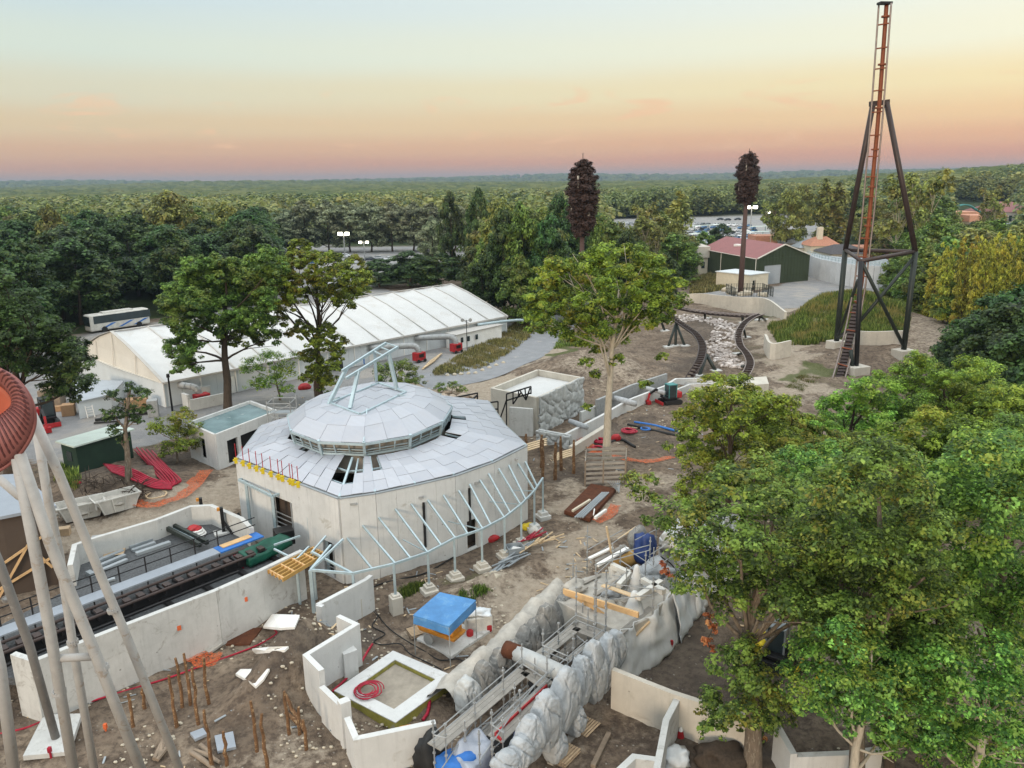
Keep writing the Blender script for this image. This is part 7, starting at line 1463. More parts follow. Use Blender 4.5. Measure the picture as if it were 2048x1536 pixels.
# nets
def net(label, pts, w_=.7, mat='orange_net'):
    P4 = spline([gt(*p)+V((0,0,.1)) for p in pts], 5); mb = MB(); vs = []
    for i, p in enumerate(P4):
        d = (P4[min(i+1,len(P4)-1)]-P4[max(i-1,0)]).normalized(); s = V((-d.y,d.x,0)); vs += [p+s*w_*(k_/4-.5)*(1+.5*noise.noise(V((i*.5,k_,3))))+V((0,0,.18*abs(noise.noise(V((i*.7,k_*.9,7)))))) for k_ in range(5)]
    mb.add(vs, [(i*5+j,(i+1)*5+j,(i+1)*5+j+1,i*5+j+1) for i in range(len(P4)-1) for j in range(4)]); return one('barrier_net', mb, 'net_holes', label, 'net', smooth=True)
net('orange barrier netting trailed along the dusty verge left of the hut', [(262,1002),(300,1012),(345,1000),(375,985),(412,942)], 1.3); net('crumpled orange sheet beside the planted poles', [(368,1310),(385,1308),(405,1322),(440,1322)], 1.3); net('long orange net laid right of the timber tree guard', [(1180,905),(1230,915),(1290,925),(1345,916)], .8); net('orange netting heaped left of the red ducts', [(1158,878),(1175,890),(1195,908)], 1.0); net('red-orange net crumpled beside the rusty steel plate', [(1190,1045),(1215,1035),(1232,1012)], .9)
# red ducts by the cuttings heap
t_ = thing('duct_bundle', 'bundle of crimson ribbed ducts lying over the soil beside the pollarded tree', 'duct bundle', gt(320,950))
for k_ in range(9): P4 = [gt(270+k_*5,905+k_*1.0)+V((0,0,.3+.25*(k_%2))), gt(296+k_*5.5,930+k_*1.5)+V((0,0,.15)), gt(318+k_*5.5,958+k_*1.5)+V((0,0,.2+.3*(k_%3)*.5)), gt(340+k_*2,978-k_)+V((0,0,.15))]; mb = MB(); mb.tube(spline(P4, 5), .085, 6); obj('duct', mb, 'red_hose', t_, smooth=True)
t_ = thing('duct_bundle', 'flatter bundle of crimson ducts running left to right behind the skips', 'duct bundle', gt(260,945))
for k_ in range(6): P4 = [gt(208+k_*3,934+k_*3)+V((0,0,.3)), gt(262,944+k_*4)+V((0,0,.3)), gt(305,962+k_*3.4)+V((0,0,.2)), gt(345,972+k_*2)+V((0,0,.2))]; mb = MB(); mb.tube(spline(P4, 5), .085, 6); obj('duct', mb, 'red_hose', t_, smooth=True)
hose('crimson duct end sticking out left of the cuttings heap', [(130,972),(150,966),(160,968)], .16, 'red_hose', name='duct', cat='duct')
coil('pale orange rope loop at the foot of the cuttings heap', 312, 992, .8, .05, 2, 'timber_pale')
mb = MB(); rg = random.Random(4)
for k_ in range(90): a = gt(rg.uniform(165,300), rg.uniform(965,1005)); a.z += rg.uniform(0,.5); d = V((rg.uniform(-1,1),rg.uniform(-1,1),rg.uniform(-.1,.7))).normalized()*rg.uniform(.6,1.8); mb.tube([a, a+d*.5+V((0,0,.1)), a+d], [.04,.03,.015], 4)
tag(obj('cuttings', mb, 'bark_dark'), 'tangle of dry branches on the dark soil heap behind the skips', None, kind='stuff')
def skip(label, px, py, rz, sx=3.4, mat='white_dirty'):
    p = gt(px, py); t_ = thing('skip', label, 'skip', p, 'battered skips'); m_ = Matrix.Rotation(rz, 3, 'Z'); q = lambda x, y, z: p+m_ @ V((x,y,z)); a, b2 = sx/2, .85
    mb = MB(); o1 = [(-a*.6,-b2*.8,.1),(a*.6,-b2*.8,.1),(a*.6,b2*.8,.1),(-a*.6,b2*.8,.1),(-a,-b2,1.3),(a,-b2,1.3),(a,b2,1.3),(-a,b2,1.3)]; i1 = [(x*.94,y*.92,z) for x, y, z in o1]
    mb.add([q(*v) for v in o1+i1], [(3,2,1,0),(0,1,5,4),(1,2,6,5),(2,3,7,6),(3,0,4,7),(8,9,10,11),(12,13,9,8),(13,14,10,9),(14,15,11,10),(15,12,8,11),(4,5,13,12),(5,6,14,13),(6,7,15,14),(7,4,12,15)]); obj('tub', mb, mat, t_)
    mb = MB()
    for u in (-.5,-.17,.17,.5): mb.beam(q(a*1.3*u,-b2*.84-.02,.15), q(a*1.75*u,-b2-.03,1.3), .1)
    for s in (-1,1): mb.beam(q(-a,s*b2,1.32), q(a,s*b2,1.32), .1)
    obj('rib', mb, mat, t_); mb = MB(); mb.rock(q(0,0,.75), (a*.85,b2*.8,.45), px, 3, amp=.5, rz=rz); obj('rubble', mb, 'mortar', t_, smooth=False)
    mb = MB(); mb.box(q(-a*.9,-.2,.8), (.06,.5,.5), rz); obj('number_plate', mb, 'white', t_)
skip('battered white skip full of rubble, the right one of the pair', 235, 1020, .75); skip('battered white skip full of dark rubble, left of its twin', 165, 1035, .6)
mb = MB(); p = gt(128,1070); mb.box(p+V((0,0,.3)), (.9,.6,.6), .3); one('crate', mb, 'pallet_wood', 'pale timber crate in front of the left skip', 'crate', bevel=.02)
# tree guard, rusty plate, pedestals' litter
gA2, gB2, gC2, gD2 = gt(1170,972), gt(1250,968), gt(1252,938), gt(1172,940); tg = thing('tree_guard', 'square slatted timber guard round the lone tree trunk', 'guard', gA2)
for a, c_ in ((gA2,gB2),(gB2,gC2),(gC2,gD2),(gD2,gA2)):
    for k_ in range(5): mb = MB(); mb.beam(a+V((0,0,.25+.42*k_)), c_+V((0,0,.25+.42*k_)), .05, .2); obj('slat', mb, 'plank_grey', tg)
for a in (gA2,gB2,gC2,gD2,gA2.lerp(gB2,.45)): mb = MB(); mb.box(a+V((0,0,1.1)), (.12,.12,2.3)); obj('corner_post', mb, 'timber_old', tg)
rp = [gt(*p) for p in [(1128,1030),(1182,975),(1232,985),(1180,1046)]]; mb = MB(); mb.prism([V((p.x,p.y)) for p in rp], .05, .38); one('rusty_plate', mb, 'rust', 'thick rust-brown steel plate stack lying on the dusty ground', 'steel plate', bevel=.03)
pile('steel_profiles', 'bundle of dark grey channels on the rusty plate', 'steel profiles', [((1150+5*k_,1035,.45),(1205+4*k_,985,.45),.12,.1) for k_ in range(4)], 'zinc'); pile('steel_profiles', 'cream steel tube resting on the left of the rusty plate', 'steel profiles', [((1145,1022,.45),(1180,1000,.5),.16,.16)], 'cream', part='tube'); pile('steel_profiles', 'short white pipe and hook on the right of the rusty plate', 'steel profiles', [((1190,1036,.5),(1212,1020,.5),.2,.2),((1187,1030,.5),(1189,1018,.5),.08,.08)], 'white', part='pipe')
pile('steel_bars', 'fan of thin grey steel bars leaning on the tree guard', 'steel bars', [((1238,985,.1),(1215+5*k_,962,1.2-.1*k_),.05,.05) for k_ in range(6)], 'zinc', part='bar'); pile('scaffold_plank', 'long timber lying along the foot of the tree guard', 'plank', [((1160,980,.1),(1225,970,.1),.15,.08)], 'timber_old', part='plank')
rg = random.Random(12)
for lab, mat, n_, (x0,y0,x1,y1), sp in (('grey steel tubes and offcuts tipped along the path edge','zinc',22,(960,1165,1060,1075),14),('pale timber boards stacked on the path edge beyond the tubes','timber_pale',10,(1030,1110,1120,1065),9),('red formwork props lying by the canopy pedestals','red_hose',6,(1030,1090,1085,1065),6),('thin bamboo canes and reeds strewn by the pedestals','scrub_blade' ,0,(0,0,0,0),0)):
    if not n_: continue
    its = []
    for k_ in range(n_): u = rg.random(); x, y = x0+(x1-x0)*u*.7+rg.uniform(-sp,sp), y0+(y1-y0)*u*.7+rg.uniform(-sp,sp)*.6; its.append(((x,y,.25+rg.uniform(0,.4)),(x+rg.uniform(18,42),y-rg.uniform(8,26),.25+rg.uniform(0,.35)),.09,.06))
    pile('building_offcuts', lab, 'offcuts', its, mat, part='piece')
p = G(1030,1112); bn = thing('wire_bin', 'grey open plastic bin full of white sacks between the pedestals', 'bin', p); mb = MB(); a = .3
for dx, dy, sx, sy in ((-.55,0,.05,.9),(.55,0,.05,.9),(0,-.45,1.1,.05),(0,.45,1.1,.05)): mb.box(p+Matrix.Rotation(a,3,'Z') @ V((dx,dy,.4)), (sx,sy,.75), a)
obj('side', mb, 'zinc', bn); mb = MB(); mb.rock(p+V((0,0,.35)), (.5,.4,.25), 4, 2, amp=.5); obj('sack', mb, 'white', bn)
bulk('yellow_sack', 'yellow tub lying by the hall wall under the lean-to', 'tub', 1055, 1058, 0, .5, .35, .3, 'yellow_paint', seed=8); bulk('white_sack', 'white sack beside the yellow tub', 'sack', 1068, 1068, 0, .4, .35, .35, 'white_dirty', seed=9); bulk('red_barrow', 'red barrow upended against the foot of the hall wall', 'barrow', 985, 1082, 0, .55, .3, .3, 'red_paint', seed=10, n=2)
bulk('sandstone_boulder', 'yellowish boulder on the path bank near the blue canopy', 'boulder', 985, 1165, 0, .9, .5, .45, 'stone_cream', seed=11, amp=.5)
# boulders by the dusty road
for i, (x, y, s) in enumerate([(868,792,.8),(884,802,.9),(905,805,1.0),(925,800,.8),(945,795,.6),(892,790,.7),(915,790,.6),(870,806,.6),(930,812,.7)]): p = gt(x, y); mb = MB(); mb.rock(p+V((0,0,s*.3)), (s,s*.8,s*.65), i+50, 3, amp=.5); one('boulder', mb, 'stone', 'brown and cream boulder in the heap behind the black gantry', 'boulder', 'boulders behind the gantry', smooth=True)
for i in range(9): x = 895+i*14; p = gt(x, 752-i*1.2-(i>4)*(i-4)*4); mb = MB(); mb.rock(p+V((0,0,.1)), .3, i+70, 2, amp=.5); one('edge_stone', mb, 'stone_cream', 'small pale stone edging the grassy verge of the road', 'stone', 'stones edging the road verge', smooth=True)
for x, y, s in ((1455,582,1.6),(1470,588,2.0),(1490,590,1.5),(1525,592,1.1)): p = gt(x, y); mb = MB(); mb.rock(p+V((0,0,.2)), (s,s*.8,s*.55), x, 3, amp=.5); one('boulder', mb, 'stone_cream', 'pale sandstone boulder at the foot of the second mast', 'boulder', 'sandstone boulders by the second mast', smooth=True)
pile('timber_stack', 'small stack of fresh timber on the yard beyond the dome', 'timber stack', [((845+3*k_,738-3*k_,.15+.12*(k_ % 2)),(868+3*k_,722-3*k_,.15+.12*(k_ % 2)),.25,.12) for k_ in range(6)], 'timber_pale', part='board')
for x0, y0 in ((1065,905),(1120,925)):
    pile('plank_bench', 'stack of yellow boards lying across poles '+('nearest the hall' if x0 < 1100 else 'left of the tree guard'), 'boards', [((x0-12,y0-16+4*k_,.8+.06*k_),(x0+28,y0-28+4*k_,.8+.06*k_),.25,.06) for k_ in range(4)], 'timber_pale', part='board')
# containers and goods in the tent yard
def crate_px(name, lab, cat, px, py, sx, sy, sz, mat, rz=.35, bv=.03, z0=0): p = gt(px, py); mb = MB(); mb.box(p+V((0,0,sz/2+z0)), (sx,sy,sz), rz); return one(name, mb, mat, lab, cat, bevel=bv)
crate_px('carton', 'brown carton stack left of the low white annex of the tent', 'carton', 139, 830, 1.3, 1.2, 1.3, 'carton'); crate_px('carton', 'low brown carton beyond the carton stack', 'carton', 115, 822, 1.3, .8, .6, 'carton'); crate_px('carton', 'brown goods stacked behind the pollarded tree', 'goods', 275, 820, 2.4, 1.4, 1.4, 'carton'); crate_px('container', 'olive container half hidden at the left of the yard', 'container', 107, 812, 2.2, 3.2, 2.3, 'timber_old')
la = thing('low_annex', 'low white panelled annex with a grey lid roof beside the tent gable', 'building', G(165,825)); mb = MB(); q = [G(160,838), G(225,822), G(250,795), G(150,790)]; mb.prism(q, 0, 1.9); obj('wall', mb, 'tent_wall', la); mb = MB(); mb.prism([p+(p-q[0].lerp(q[2],.5)).normalized()*.25 for p in q], 1.9, 2.05); obj('roof', mb, 'door_grey', la)
pile('white_ladder', 'white ladder rack leaning on the low annex', 'ladder', [((176,836,.1),(170,812,1.5),.08,.08),((190,834,.1),(184,810,1.5),.08,.08)]+[((175-k_,830-5*k_,.4+.3*k_),(188-k_,828-5*k_,.4+.3*k_),.06,.06) for k_ in range(4)], 'white', part='bar')
pile('black_pipes', 'black and white pipes lying on the yard behind the pollarded tree', 'pipes', [((190,840,.2),(300,825,.2),.3,.25),((188,846,.15),(240,842,.15),.2,.15)], 'black_rubber', part='pipe')
crate_px('wrapped_pallet', 'grey wrapped pallet by the near corner of the tent', 'goods', 308, 832, 1.1, 1.1, 1.9, 'galv_dull'); crate_px('dark_bin', 'black covered bundle against the tent wall behind the dome', 'bundle', 670, 740, 2.2, 1.2, 1.3, 'black_rubber', bv=.2); crate_px('blue_bin', 'open blue-lidded bin against the tent wall', 'bin', 718, 728, 1.5, 1.1, 1.3, 'blue_paint'); crate_px('brown_board', 'brown board leaning on the tent wall left of the blue bin', 'board', 700, 733, 1.2, .3, 1.5, 'carton')
mb = MB(); p = G(345,822); mb.tube([p, p+V((0,0,4.0))], [.12,.1], 8); mb.tube([p+V((0,0,4)), p+V((0,0,4.4))], [.2,.16], 10); one('lamp_post', mb, 'black_steel', 'short black lamp post at the near corner of the tent', 'lamp post'); mb = MB(); wp_ = [G(483,840), G(535,858)]; mb.wall(wp_, 0, 1.9, .15); one('cream_hoarding', mb, 'cream', 'cream hoarding beside the concrete hut', 'hoarding')
bulk('red_bag', 'red bundle near the feathery sapling and the white tent', 'bag', 610, 778, 0, .8, .5, .45, 'red_paint', seed=13)
# ================================================================ bus, cars, lamp posts
p = G(238,664); bs = thing('coach', 'long white coach with dark side glass and blue sweeps parked behind the tent', 'bus', p); q0, q1 = G(183,668), G(302,650); d = (q1-q0).normalized(); a = math.atan2(d.y,d.x); nn = V((-d.y,d.x,0)); BL = (q1-q0).length; mid = (q0+q1)/2+nn*1.25
mb = MB(); mb.box(mid+V((0,0,1.75)), (BL,2.5,2.9), a); obj('body', mb, 'car_silver' if 'car_silver' in MT else 'white_dirty', bs, bevel=.25)
mb = MB(); mb.box(mid+V((0,0,2.3))+d*.4, (BL*.95,2.54,1.35), a); obj('window_band', mb, 'glass', bs); mb = MB(); mb.box(mid-d*(BL/2)+V((0,0,2.1)), (.08,2.2,1.7), a); obj('windscreen', mb, 'glass', bs)
mb = MB(); mb.box(mid+V((0,0,3.3)), (BL*.5,1.4,.3), a); obj('roof_unit', mb, 'white_dirty', bs, bevel=.1)
for u in (-.28,.30):
    for s in (-1,1): q = mid+d*BL*u+nn*s*1.22+V((0,0,.5)); obj('wheel', MB().tube([q-nn*.12, q+nn*.12], .5, 16), 'black_rubber', bs)
for u in (-.35,-.05,.2): mb = MB(); q = mid+d*BL*u-nn*1.275; mb.add([q+V((0,0,.6)), q+d*2.2+V((0,0,1.5)), q+d*3.0+V((0,0,1.5)), q+d*.7+V((0,0,.6))], [(0,3,2,1)]); obj('stripe', mb, 'blue_paint', bs)
def carmesh(label, mat, p, rz):
    t_ = thing('parked_car', label, 'car', p); m_ = Matrix.Rotation(0, 3, 'Z'); mb = MB(); pr = [(-2.1,.3),(-2.15,.75),(-1.3,.95),(-.75,1.42),(.8,1.45),(1.6,.95),(2.15,.8),(2.1,.3)]; n_ = len(pr)
    mb.add([p+V((x,s*(.85 if z < 1.2 else .68),z)) for s in (-1,1) for x, z in pr], [tuple(range(n_)), tuple(range(n_,2*n_))[::-1]]+[((i+1)%n_,i,n_+i,n_+(i+1)%n_) for i in range(n_)]); obj('body', mb, mat, t_, bevel=.06)
    mb = MB(); mb.add([p+V((x,s*y,z)) for s in (-1,1) for x, y, z in ((-1.15,.84,1.0),(-.72,.71,1.38),(.76,.71,1.4),(1.4,.84,1.0))], [(0,1,2,3),(7,6,5,4)]); mb.add([p+V(v) for v in ((1.62,-.7,.98),(1.62,.7,.98),(.85,.62,1.44),(.85,-.62,1.44))], [(0,1,2,3)]); mb.add([p+V(v) for v in ((-1.34,-.7,.98),(-1.34,.7,.98),(-.80,.62,1.43),(-.80,-.62,1.43))], [(3,2,1,0)]); obj('window', mb, 'glass', t_)
    for x in (-1.35,1.4): mb = MB(); mb.tube([p+V((x,-.88,.32)), p+V((x,.88,.32))], .32, 10); obj('wheel_pair', mb, 'black_rubber', t_)
    t_.rotation_euler.z = rz; return t_
MT['car_silver'] = pm('silver_car_paint', (.45,.46,.48,1), .9, 1, .3, .3, 0); MT['car_dark'] = pm('dark_car_paint', (.04,.045,.06,1), .9, 1, .3, .1, 0); MT['car_blue'] = pm('blue_car_paint', (.06,.15,.30,1), .9, 1, .3, .1, 0); MT['car_white'] = pm('white_car_paint', (.75,.76,.78,1), .95, 1, .3, 0, 0)
CARS = {}
def car(colr, px, py, rz, label=None, group='cars in the car parks'):
    p = gt(px, py)
    lab = label or {'white':'small white car parked in the far car park','silver':'small silver car parked in the far car park','dark':'small dark car parked in the far car park','blue':'small blue car parked in the far car park'}[colr]
    if colr not in CARS: o_ = CARS[colr] = carmesh(lab, 'car_'+colr, p, rz)
    else: o_ = dup(CARS[colr], p, rz)
    o_['label'] = lab; o_['group'] = group
for a in [('white',575,522,.2),('dark',568,512,.3),('silver',598,523,.1),('white',655,572,.5,'white car on the grey yard seen through the crown of the climber-clad tree'),('white',712,527,.2),('dark',738,522,.2),('silver',757,520,.2),('white',690,515,.2),('dark',640,514,.2),('silver',560,500,1.2),('white',930,522,.1),('blue',623,528,.4),('silver',668,520,.3),('white',780,522,.2),('dark',592,504,.8)]: car(*a)
rg = random.Random(21)
for r_ in range(9):
    for k_ in range(13):
        px = 1385+k_*13.5+rg.uniform(-3,3)-r_*6; py = 492-r_*5.4+k_*.35
        if px < 1375 or px > 1560 or py < 441 or rg.random() < .12: continue
        car(rg.choice(['white','silver','dark','blue','silver','white','blue']), px, py, .9+rg.uniform(-.1,.1))
for px, py in ((1250,448),(1262,449),(1238,450),(1275,449),(1226,452),(1440,440),(1455,441),(1475,440)): car(rg.choice(['white','silver','dark']), px, py, .2)
for k_, (x0,y0,x1,y1) in enumerate([(1382,480,1430,476),(1382,462,1450,459),(1490,476,1560,474),(1500,486,1565,484),(1500,464,1560,462)]):
    a, c_ = gt(x0,y0), gt(x1,y1); t_ = thing('carport', 'low teal carport roof over a row of cars in the right car park', 'carport', a, 'teal carports'); d = (c_-a).normalized(); s = V((-d.y,d.x,0)); mb = MB(); mb.beam(a+V((0,0,2.6)), c_+V((0,0,2.6)), 3.4, .12); obj('roof', mb, 'mint_roof', t_)
    for u in (.1,.5,.9): mb = MB(); q = a.lerp(c_,u); mb.beam(q, q+V((0,0,2.6)), .2); obj('post', mb, 'teal_paint', t_)
MT['lamp_glow'] = bpy.data.materials.new('lamp_glow'); _m = MT['lamp_glow']; _m.use_nodes = True; _b = _m.node_tree.nodes['Principled BSDF']; _b.inputs['Emission Color'].default_value = (1,.93,.75,1); _b.inputs['Emission Strength'].default_value = 9; _b.inputs['Base Color'].default_value = (.8,.8,.75,1)
def lamp(label, px, pyb, pyt, heads=2, size=.55):
    p = gt(px, pyb); z_ = ZT(p, pyt); k_ = (p-V((0,0,H))).length/200; t_ = thing('floodlight_mast', label, 'light mast', p, 'lit car park lamps'); mb = MB(); mb.tube([p, V((p.x,p.y,z_))], .13*k_, 8); mb.beam(V((p.x-1.0*k_,p.y,z_)), V((p.x+1.0*k_,p.y,z_)), .12*k_); obj('pole', mb, 'galv_dull', t_)
    for s in ([-1,1] if heads == 2 else [0]): mb = MB(); mb.box((p.x+s*.85*k_,p.y-.1,z_-.1), (size*k_*1.3,size*k_,size*k_), 0); obj('lamp_head', mb, 'lamp_glow', t_, bevel=.1)
for a in [('brightest twin lamp mast above the left car park',691,527,467,2,.75),('twin lamp mast just right of the brightest one',730,527,484,2,.55),('single distant lamp glowing above the silvery trees',731,490,443,1,.5),('single lamp in the woods far left of centre',431,470,449,1,.4),('lone lamp above the yellowing birch',1291,470,424,1,.45),('bright twin lamp between the second mast and the poplars',1501,455,414,2,.7),('single lamp on a tall pole right of the second mast',1535,458,424,1,.5),('single lamp shining beside the poplar crown',1341,470,445,1,.35),('bright lamp among the trees at the far right',1876,440,400,1,.8),('faint lamp right of the twin poplars',1724,440,412,1,.45),('lamp glowing in the dark trees left of the tent',276,500,480,1,.35)]: lamp(*a)
p = TP(45,-4.2,0); t_ = thing('lamp_post', 'slim post with two round lamp heads before the tent cabin', 'lamp post', p); mb = MB(); mb.tube([p, p+V((0,0,4.6))], .06, 6); mb.beam(p+V((-.6,0,4.5)), p+V((.6,0,4.5)), .05); obj('pole', mb, 'black_steel', t_)
for s in (-.6,.6): obj('lamp_head', MB().tube([p+V((s,-.1,4.6)), p+V((s,.1,4.6))], .28, 12), 'galv_dull', t_)
# ================================================================ foreground ride columns and trough
def colm(label, pts, Y, r, mat='col_grey', flanges=()):
    P4 = [AT(px, py, yy) for (px, py), yy in zip(pts, Y)]; t_ = thing('support_column', label, 'column', P4[-1]); obj('tube', MB().tube(P4, r, 20), mat, t_, smooth=True)
    for u in flanges:
        a = P4[0].lerp(P4[-1], u); dd_ = (P4[-1]-P4[0]).normalized(); mb = MB(); mb.tube([a-dd_*.04, a+dd_*.04], r*1.28, 20); obj('flange', mb, mat, t_)
        mb = MB(); s1 = dd_.cross(V((0,0,1))).normalized(); s2 = s1.cross(dd_)
        for k_ in range(14): an = 6.283*k_/14; q = a+(s1*math.cos(an)+s2*math.sin(an))*r*1.17; mb.tube([q-dd_*.08, q+dd_*.08], .03, 5)
        obj('bolt_ring', mb, mat, t_)
def toground(px0, py0, Y0, px1, py1): # straight member from near the trough to its foot
    return None
colm('thick grey column running steeply down through the middle of the group', [(38,905),(100,1086),(190,1306),(290,1560)], [22,22.2,22.5,23], .17, flanges=(.62,)); colm('grey column slanting farthest right of the group', [(62,825),(117,945),(211,1174),(249,1262),(368,1560)], [24,24.2,24.6,24.8,25.3], .15, flanges=(.49,))
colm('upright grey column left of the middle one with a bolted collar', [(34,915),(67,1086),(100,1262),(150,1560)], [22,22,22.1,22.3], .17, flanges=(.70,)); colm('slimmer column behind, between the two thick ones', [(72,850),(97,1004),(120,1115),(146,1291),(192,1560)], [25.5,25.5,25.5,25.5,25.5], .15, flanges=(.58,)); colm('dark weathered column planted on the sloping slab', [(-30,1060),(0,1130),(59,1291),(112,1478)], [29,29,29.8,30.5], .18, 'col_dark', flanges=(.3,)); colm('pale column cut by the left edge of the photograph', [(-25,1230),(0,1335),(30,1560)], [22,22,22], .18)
colm('short stub column bracing up to the rose trough', [(-5,955),(38,992),(70,1010)], [23.5,23.5,23.5], .13); mb = MB(); mb.tube([AT(112,1317,22.2), AT(186,1313,22.5)], .13, 14); one('cross_tube', mb, 'col_grey', 'short horizontal tube joining the two thick columns', 'brace', smooth=True)
tg_ = thing('ride_trough', 'rose and coral steel bobsled trough with outer ribs at the left edge', 'ride trough', AT(0,940,22)); oa = [(-60,735),(-15,738),(20,752),(45,775),(62,805),(68,838),(62,868),(45,898),(20,925),(-15,945),(-60,960)]; ia = [(-70,765),(-25,762),(2,770),(18,784),(26,798),(25,812),(16,822),(2,832),(-15,838),(-40,842),(-75,845)]
O_ = spline([AT(x,y,21.8+i*.02) for i, (x,y) in enumerate(oa)], 6); I_ = spline([AT(x,y,22.3-i*.0) for i, (x,y) in enumerate(ia)], 6); n_ = min(len(O_), len(I_)); cen = AT(-60,830,23)
def loft(A, B, k_, bulge=0.0): 
    vs = []
    for a, b2 in zip(A, B):
        for j in range(k_+1): u = j/k_; q = a.lerp(b2, u); vs.append(q+(q-cen).normalized()*bulge*math.sin(math.pi*u)+V((.3,-1.6,1.1))*bulge*math.sin(math.pi*u)**.7)
    return vs, [(i*(k_+1)+j,(i+1)*(k_+1)+j,(i+1)*(k_+1)+j+1,i*(k_+1)+j+1) for i in range(len(A)-1) for j in range(k_)]
mb = MB(); mb.add(*loft(O_, I_, 8, .22)); o_ = obj('outer_shell', mb, 'rose', tg_, smooth=True); q = o_.modifiers.new('thickness','SOLIDIFY'); q.thickness = .05
mb = MB(); F_ = [p.lerp(cen, .45)+V((0,0,-.7)) for p in I_]; mb.add(*loft(I_, F_, 6, .0)); o_ = obj('inner_floor', mb, 'coral', tg_, smooth=True); q = o_.modifiers.new('thickness','SOLIDIFY'); q.thickness = .05
mb = MB(); mb.tube([p+(p-cen).normalized()*.02 for p in O_], .07, 8); obj('outer_flange', mb, 'rose', tg_, smooth=True); obj('inner_lip', MB().tube(I_, .055, 8), 'coral', tg_, smooth=True); mb = MB(); mb.tube([p.lerp(q_, .12)+(p-cen).normalized()*.14 for p, q_ in zip(O_, I_)], .045, 6); obj('outer_flange', mb, 'rose', tg_, smooth=True)
MT['rose_dark'] = pm('dark_rose_rib_steel', (.13,.045,.045,1), .7, 2, .6, bump=.05); mb = MB(); o_list = list(range(4, n_, 2))
for i in o_list:
    pts = []
    for j in range(7): u = j/6; q = O_[i].lerp(I_[i], u); pts.append(q+(q-cen).normalized()*(.22*math.sin(math.pi*u)+.0)+V((.3,-1.6,1.1))*(.22*math.sin(math.pi*u)**.7+.03))
    mb.tube(pts, .042, 5)
obj('rib', mb, 'rose_dark', tg_)
# stakes, cones
for lab, px, py, ty, mat in (('pink-topped survey stake leaning on the front soil', 242,1363,1330,'red_paint'),('red shovel stuck in soil below the retaining wall',248,1364,1350,'red_paint'),('pink-topped survey stake by the concrete slab', 103,1520,1495,'red_hose'),('small red stake on the grey yard right of the canal', 1343,1300,1281,'red_paint'),('small orange stake in the front soil', 212,1462,1448,'orange_net')): p = gt(px, py); mb = MB(); mb.tube([p, V((p.x,p.y,ZT(p,ty)))], .05, 6); mb.box((p.x,p.y,ZT(p,ty)-.12), (.14,.14,.25)); one('survey_stake', mb, mat, lab, 'stake')
p = gt(1361,1478); cn_ = thing('traffic_cone', 'red and white cone in the walled plot at the bottom right', 'cone', p); mb = MB(); mb.tube([p+V((0,0,.03)), p+V((0,0,.45))], [.2,.1], 12); mb.box(p+V((0,0,.02)), (.5,.5,.05)); obj('body', mb, 'red_paint', cn_); obj('tip', MB().tube([p+V((0,0,.45)), p+V((0,0,.65))], [.1,.04], 12), 'white', cn_)
bulk('plastic_bag', 'crumpled white plastic by the box wall at the bottom edge', 'plastic', 1350, 1525, 0, .7, .5, .5, 'plastic', seed=22, amp=.6); logs('dark stakes and boards in the planted plot at the bottom right', [(1395,1492,1425,1490),(1418,1485,1422,1530),(1440,1500,1470,1525)], .07)
mb = MB(); rg = random.Random(77)
for k_ in range(420):
    x0_, y0_ = rg.choice([(rg.uniform(-24,-2), rg.uniform(28,42)), (rg.uniform(-8,14), rg.uniform(36,62)), (rg.uniform(2,12), rg.uniform(44,52)), (rg.uniform(-4,20), rg.uniform(62,88)), (rg.uniform(-11,-1), rg.uniform(36,46))])
    if noise.noise(V((x0_*.3,y0_*.3,9))) < -.12: continue
    z_ = h1(x0_,y0_)+.05; a = rg.uniform(0,6.28); l = rg.uniform(.12,.7); mb.beam((x0_,y0_,z_),(x0_+math.cos(a)*l,y0_+math.sin(a)*l,z_+rg.uniform(-.03,.12)), rg.uniform(.03,.12), rg.uniform(.02,.05))
h_ = len(mb.v)//16*8; lo_ = MB(); lo_.v = mb.v[:h_]; lo_.f = [f for f in mb.f if max(f) < h_]; hi_ = MB(); hi_.v = mb.v[h_:]; hi_.f = [tuple(i-h_ for i in f) for f in mb.f if min(f) >= h_]
tag(obj('wood_scraps', lo_, 'timber_pale'), 'splinters and timber scraps strewn over the site', None, kind='stuff'); tag(obj('metal_scraps', hi_, 'zinc'), 'grey offcuts and rubbish strewn over the site', None, kind='stuff')
for i, (lab, x, y, z0, sx, sy, sz) in enumerate([('pale rough rock lump on the terrace left of the grey spire',1238,1172,2.6,.7,.5,.45),('small pale rubble lump between the two terrace beams',1300,1185,2.6,.6,.4,.3),('grey rock lump at the left rim of the terrace',1150,1182,2.6,.7,.5,.3),('broken concrete lump under the pale timber plank',1225,1192,2.6,.5,.4,.25),('pale rock hump at the foot of the farther spire',1345,1095,2.8,.8,.6,.5),('white rock hump beside the plastic sheeting',1395,1075,2.8,.9,.7,.5)]):
    bulk('rock_lump', lab, 'rock', x, y, z0, sx, sy, sz, 'rock_white' if i % 2 else 'mortar', seed=40+i, amp=.9, n=3)
pxbeams('scaffold_plank', 'grey planks strewn across the middle of the terrace deck', 'planks', [((1190,1190,2.7),(1240,1160,2.7),.25,.06),((1200,1205,2.7),(1235,1200,2.75),.2,.06),((1160,1170,2.7),(1200,1150,2.7),.2,.06),((1245,1205,2.8),(1290,1180,2.9),.22,.06)], 'plank_grey', part='plank')
hose('tangle of black cable looping over the right rim of the terrace', [(1318,1195,2.8),(1345,1200,2.2),(1362,1215,1.2),(1350,1225,.6),(1372,1232,.1)], .04, 'black_rubber')
bulk('dead_stump', 'dark bushy undergrowth at the foot of the big oak', 'shrub', 1450, 1520, 0, 1.2, .8, .5, 'bark_dark', seed=25, amp=.8, n=3)
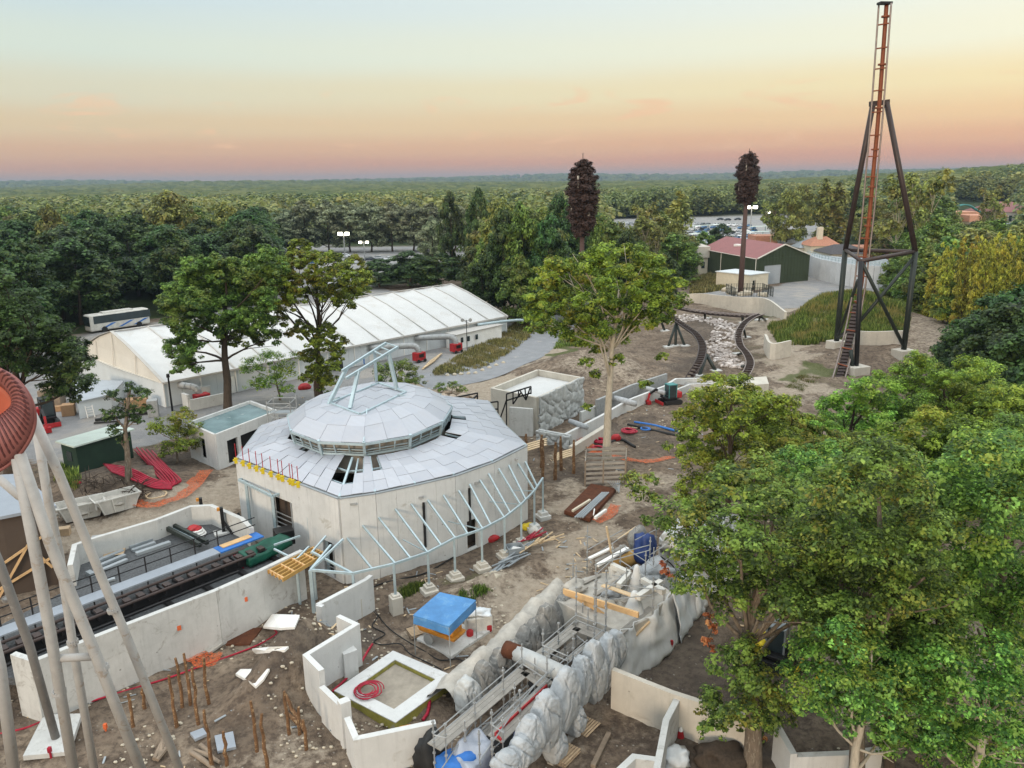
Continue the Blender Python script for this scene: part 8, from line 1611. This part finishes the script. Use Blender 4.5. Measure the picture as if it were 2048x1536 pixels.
# ================================================================ grass and scrub
def grass(name, label, poly, n_, hgt, mat, seed, per=5, w_=.05, pxp=True):
    rg = np.random.default_rng(seed); pw_ = [gt(*p) for p in poly] if pxp else poly; xs = [p.x for p in pw_]; ys = [p.y for p in pw_]; x = rg.uniform(min(xs), max(xs), n_*3); y = rg.uniform(min(ys), max(ys), n_*3); k_ = inpoly(x, y, pw_); x, y = x[k_][:n_], y[k_][:n_]
    nz_ = np.sin(x*1.1+2)*np.sin(y*.9)+np.sin(x*2.7+y*1.9); keep = rg.uniform(-1.6,1.2,len(x)) < nz_; x, y = x[keep], y[keep]; z_ = hz(x, y); V4 = []
    for _ in range(per):
        a = rg.uniform(0,6.283,len(x)); h = hgt*rg.uniform(.5,1.2,len(x))*(1+.35*np.sin(x*.8)*np.cos(y*.7)); ln = rg.uniform(.05,.5,len(x))*h; bx, by = x+rg.normal(0,.14,len(x)), y+rg.normal(0,.14,len(x)); wx_, wy_ = -np.sin(a)*w_*h, np.cos(a)*w_*h
        V4.append(np.stack([np.stack([bx-wx_,by-wy_,z_-.05],1), np.stack([bx+wx_,by+wy_,z_-.05],1), np.stack([bx+np.cos(a)*ln*.5+wx_*.8,by+np.sin(a)*ln*.5+wy_*.8,z_+h*.6],1), np.stack([bx+np.cos(a)*ln,by+np.sin(a)*ln,z_+h],1)],1))
    v = np.concatenate(V4).reshape(-1,3); o_ = np_mesh(name, v, 4, mat); tag(o_, label, None, kind='stuff')
grass('long_grass', 'tall unmown grass covering the bank behind the launch tower', [(1535,655),(1560,690),(1620,690),(1700,680),(1760,682),(1810,676),(1820,640),(1790,590),(1700,590),(1600,625)], 26000, .95, 'grass_blade', 1, 5, .07)
grass('verge_grass', 'dry grass on the verge between the tent yard and the road', [(860,752),(900,752),(970,735),(1020,705),(1060,675),(1075,645),(1040,640),(1000,668),(940,700),(890,728)], 9000, .5, 'scrub_blade', 2, 4, .08)
grass('verge_grass', 'weeds on the far side of the road under the first mast', [(1105,700),(1150,690),(1190,685),(1180,670),(1130,665)], 1600, .5, 'grass_blade', 3, 4, .08); grass('scrub', 'brown scrub on the slope left of the cream annex', [(1380,590),(1450,580),(1430,545),(1385,560)], 5000, .9, 'scrub_blade', 4, 4, .1)
grass('weeds', 'patch of weeds behind the blue canopy', [(935,1205),(975,1180),(960,1170),(920,1185)], 500, .25, 'mid_leaf', 5, 5, .14); grass('weeds', 'weeds along the green cabin and its soil edge', [(125,935),(160,960),(150,985),(110,960)], 900, .6, 'grass_blade', 6, 4, .08); grass('weeds', 'sparse grass on the earth bank below the tower', [(1570,775),(1600,750),(1640,755),(1600,785)], 1500, .14, 'grass_blade', 7, 4, .1)
grass('weeds', 'weeds beside the concrete pedestals of the lean-to', [(805,1195),(850,1175),(840,1165),(800,1180)], 220, .22, 'mid_leaf', 8, 5, .14)
mb = MB(); rg = random.Random(31)
for k_ in range(3200):
    x, y = (rg.uniform(-26,30), rg.uniform(26,95)) if k_ % 2 else (rg.uniform(-24,0), rg.uniform(27,46))
    if noise.noise(V((x*.25,y*.25,5))) < .05: continue
    s = rg.uniform(.03,.10)*(1+y*.008); mb.rock((x,y,h1(x,y)+s*.3), (s,s*.8,s*.6), k_, 1, amp=.4)
tag(obj('loose_stones', mb, 'stone_cream'), 'pale loose stones scattered over the bare soil', None, kind='stuff')
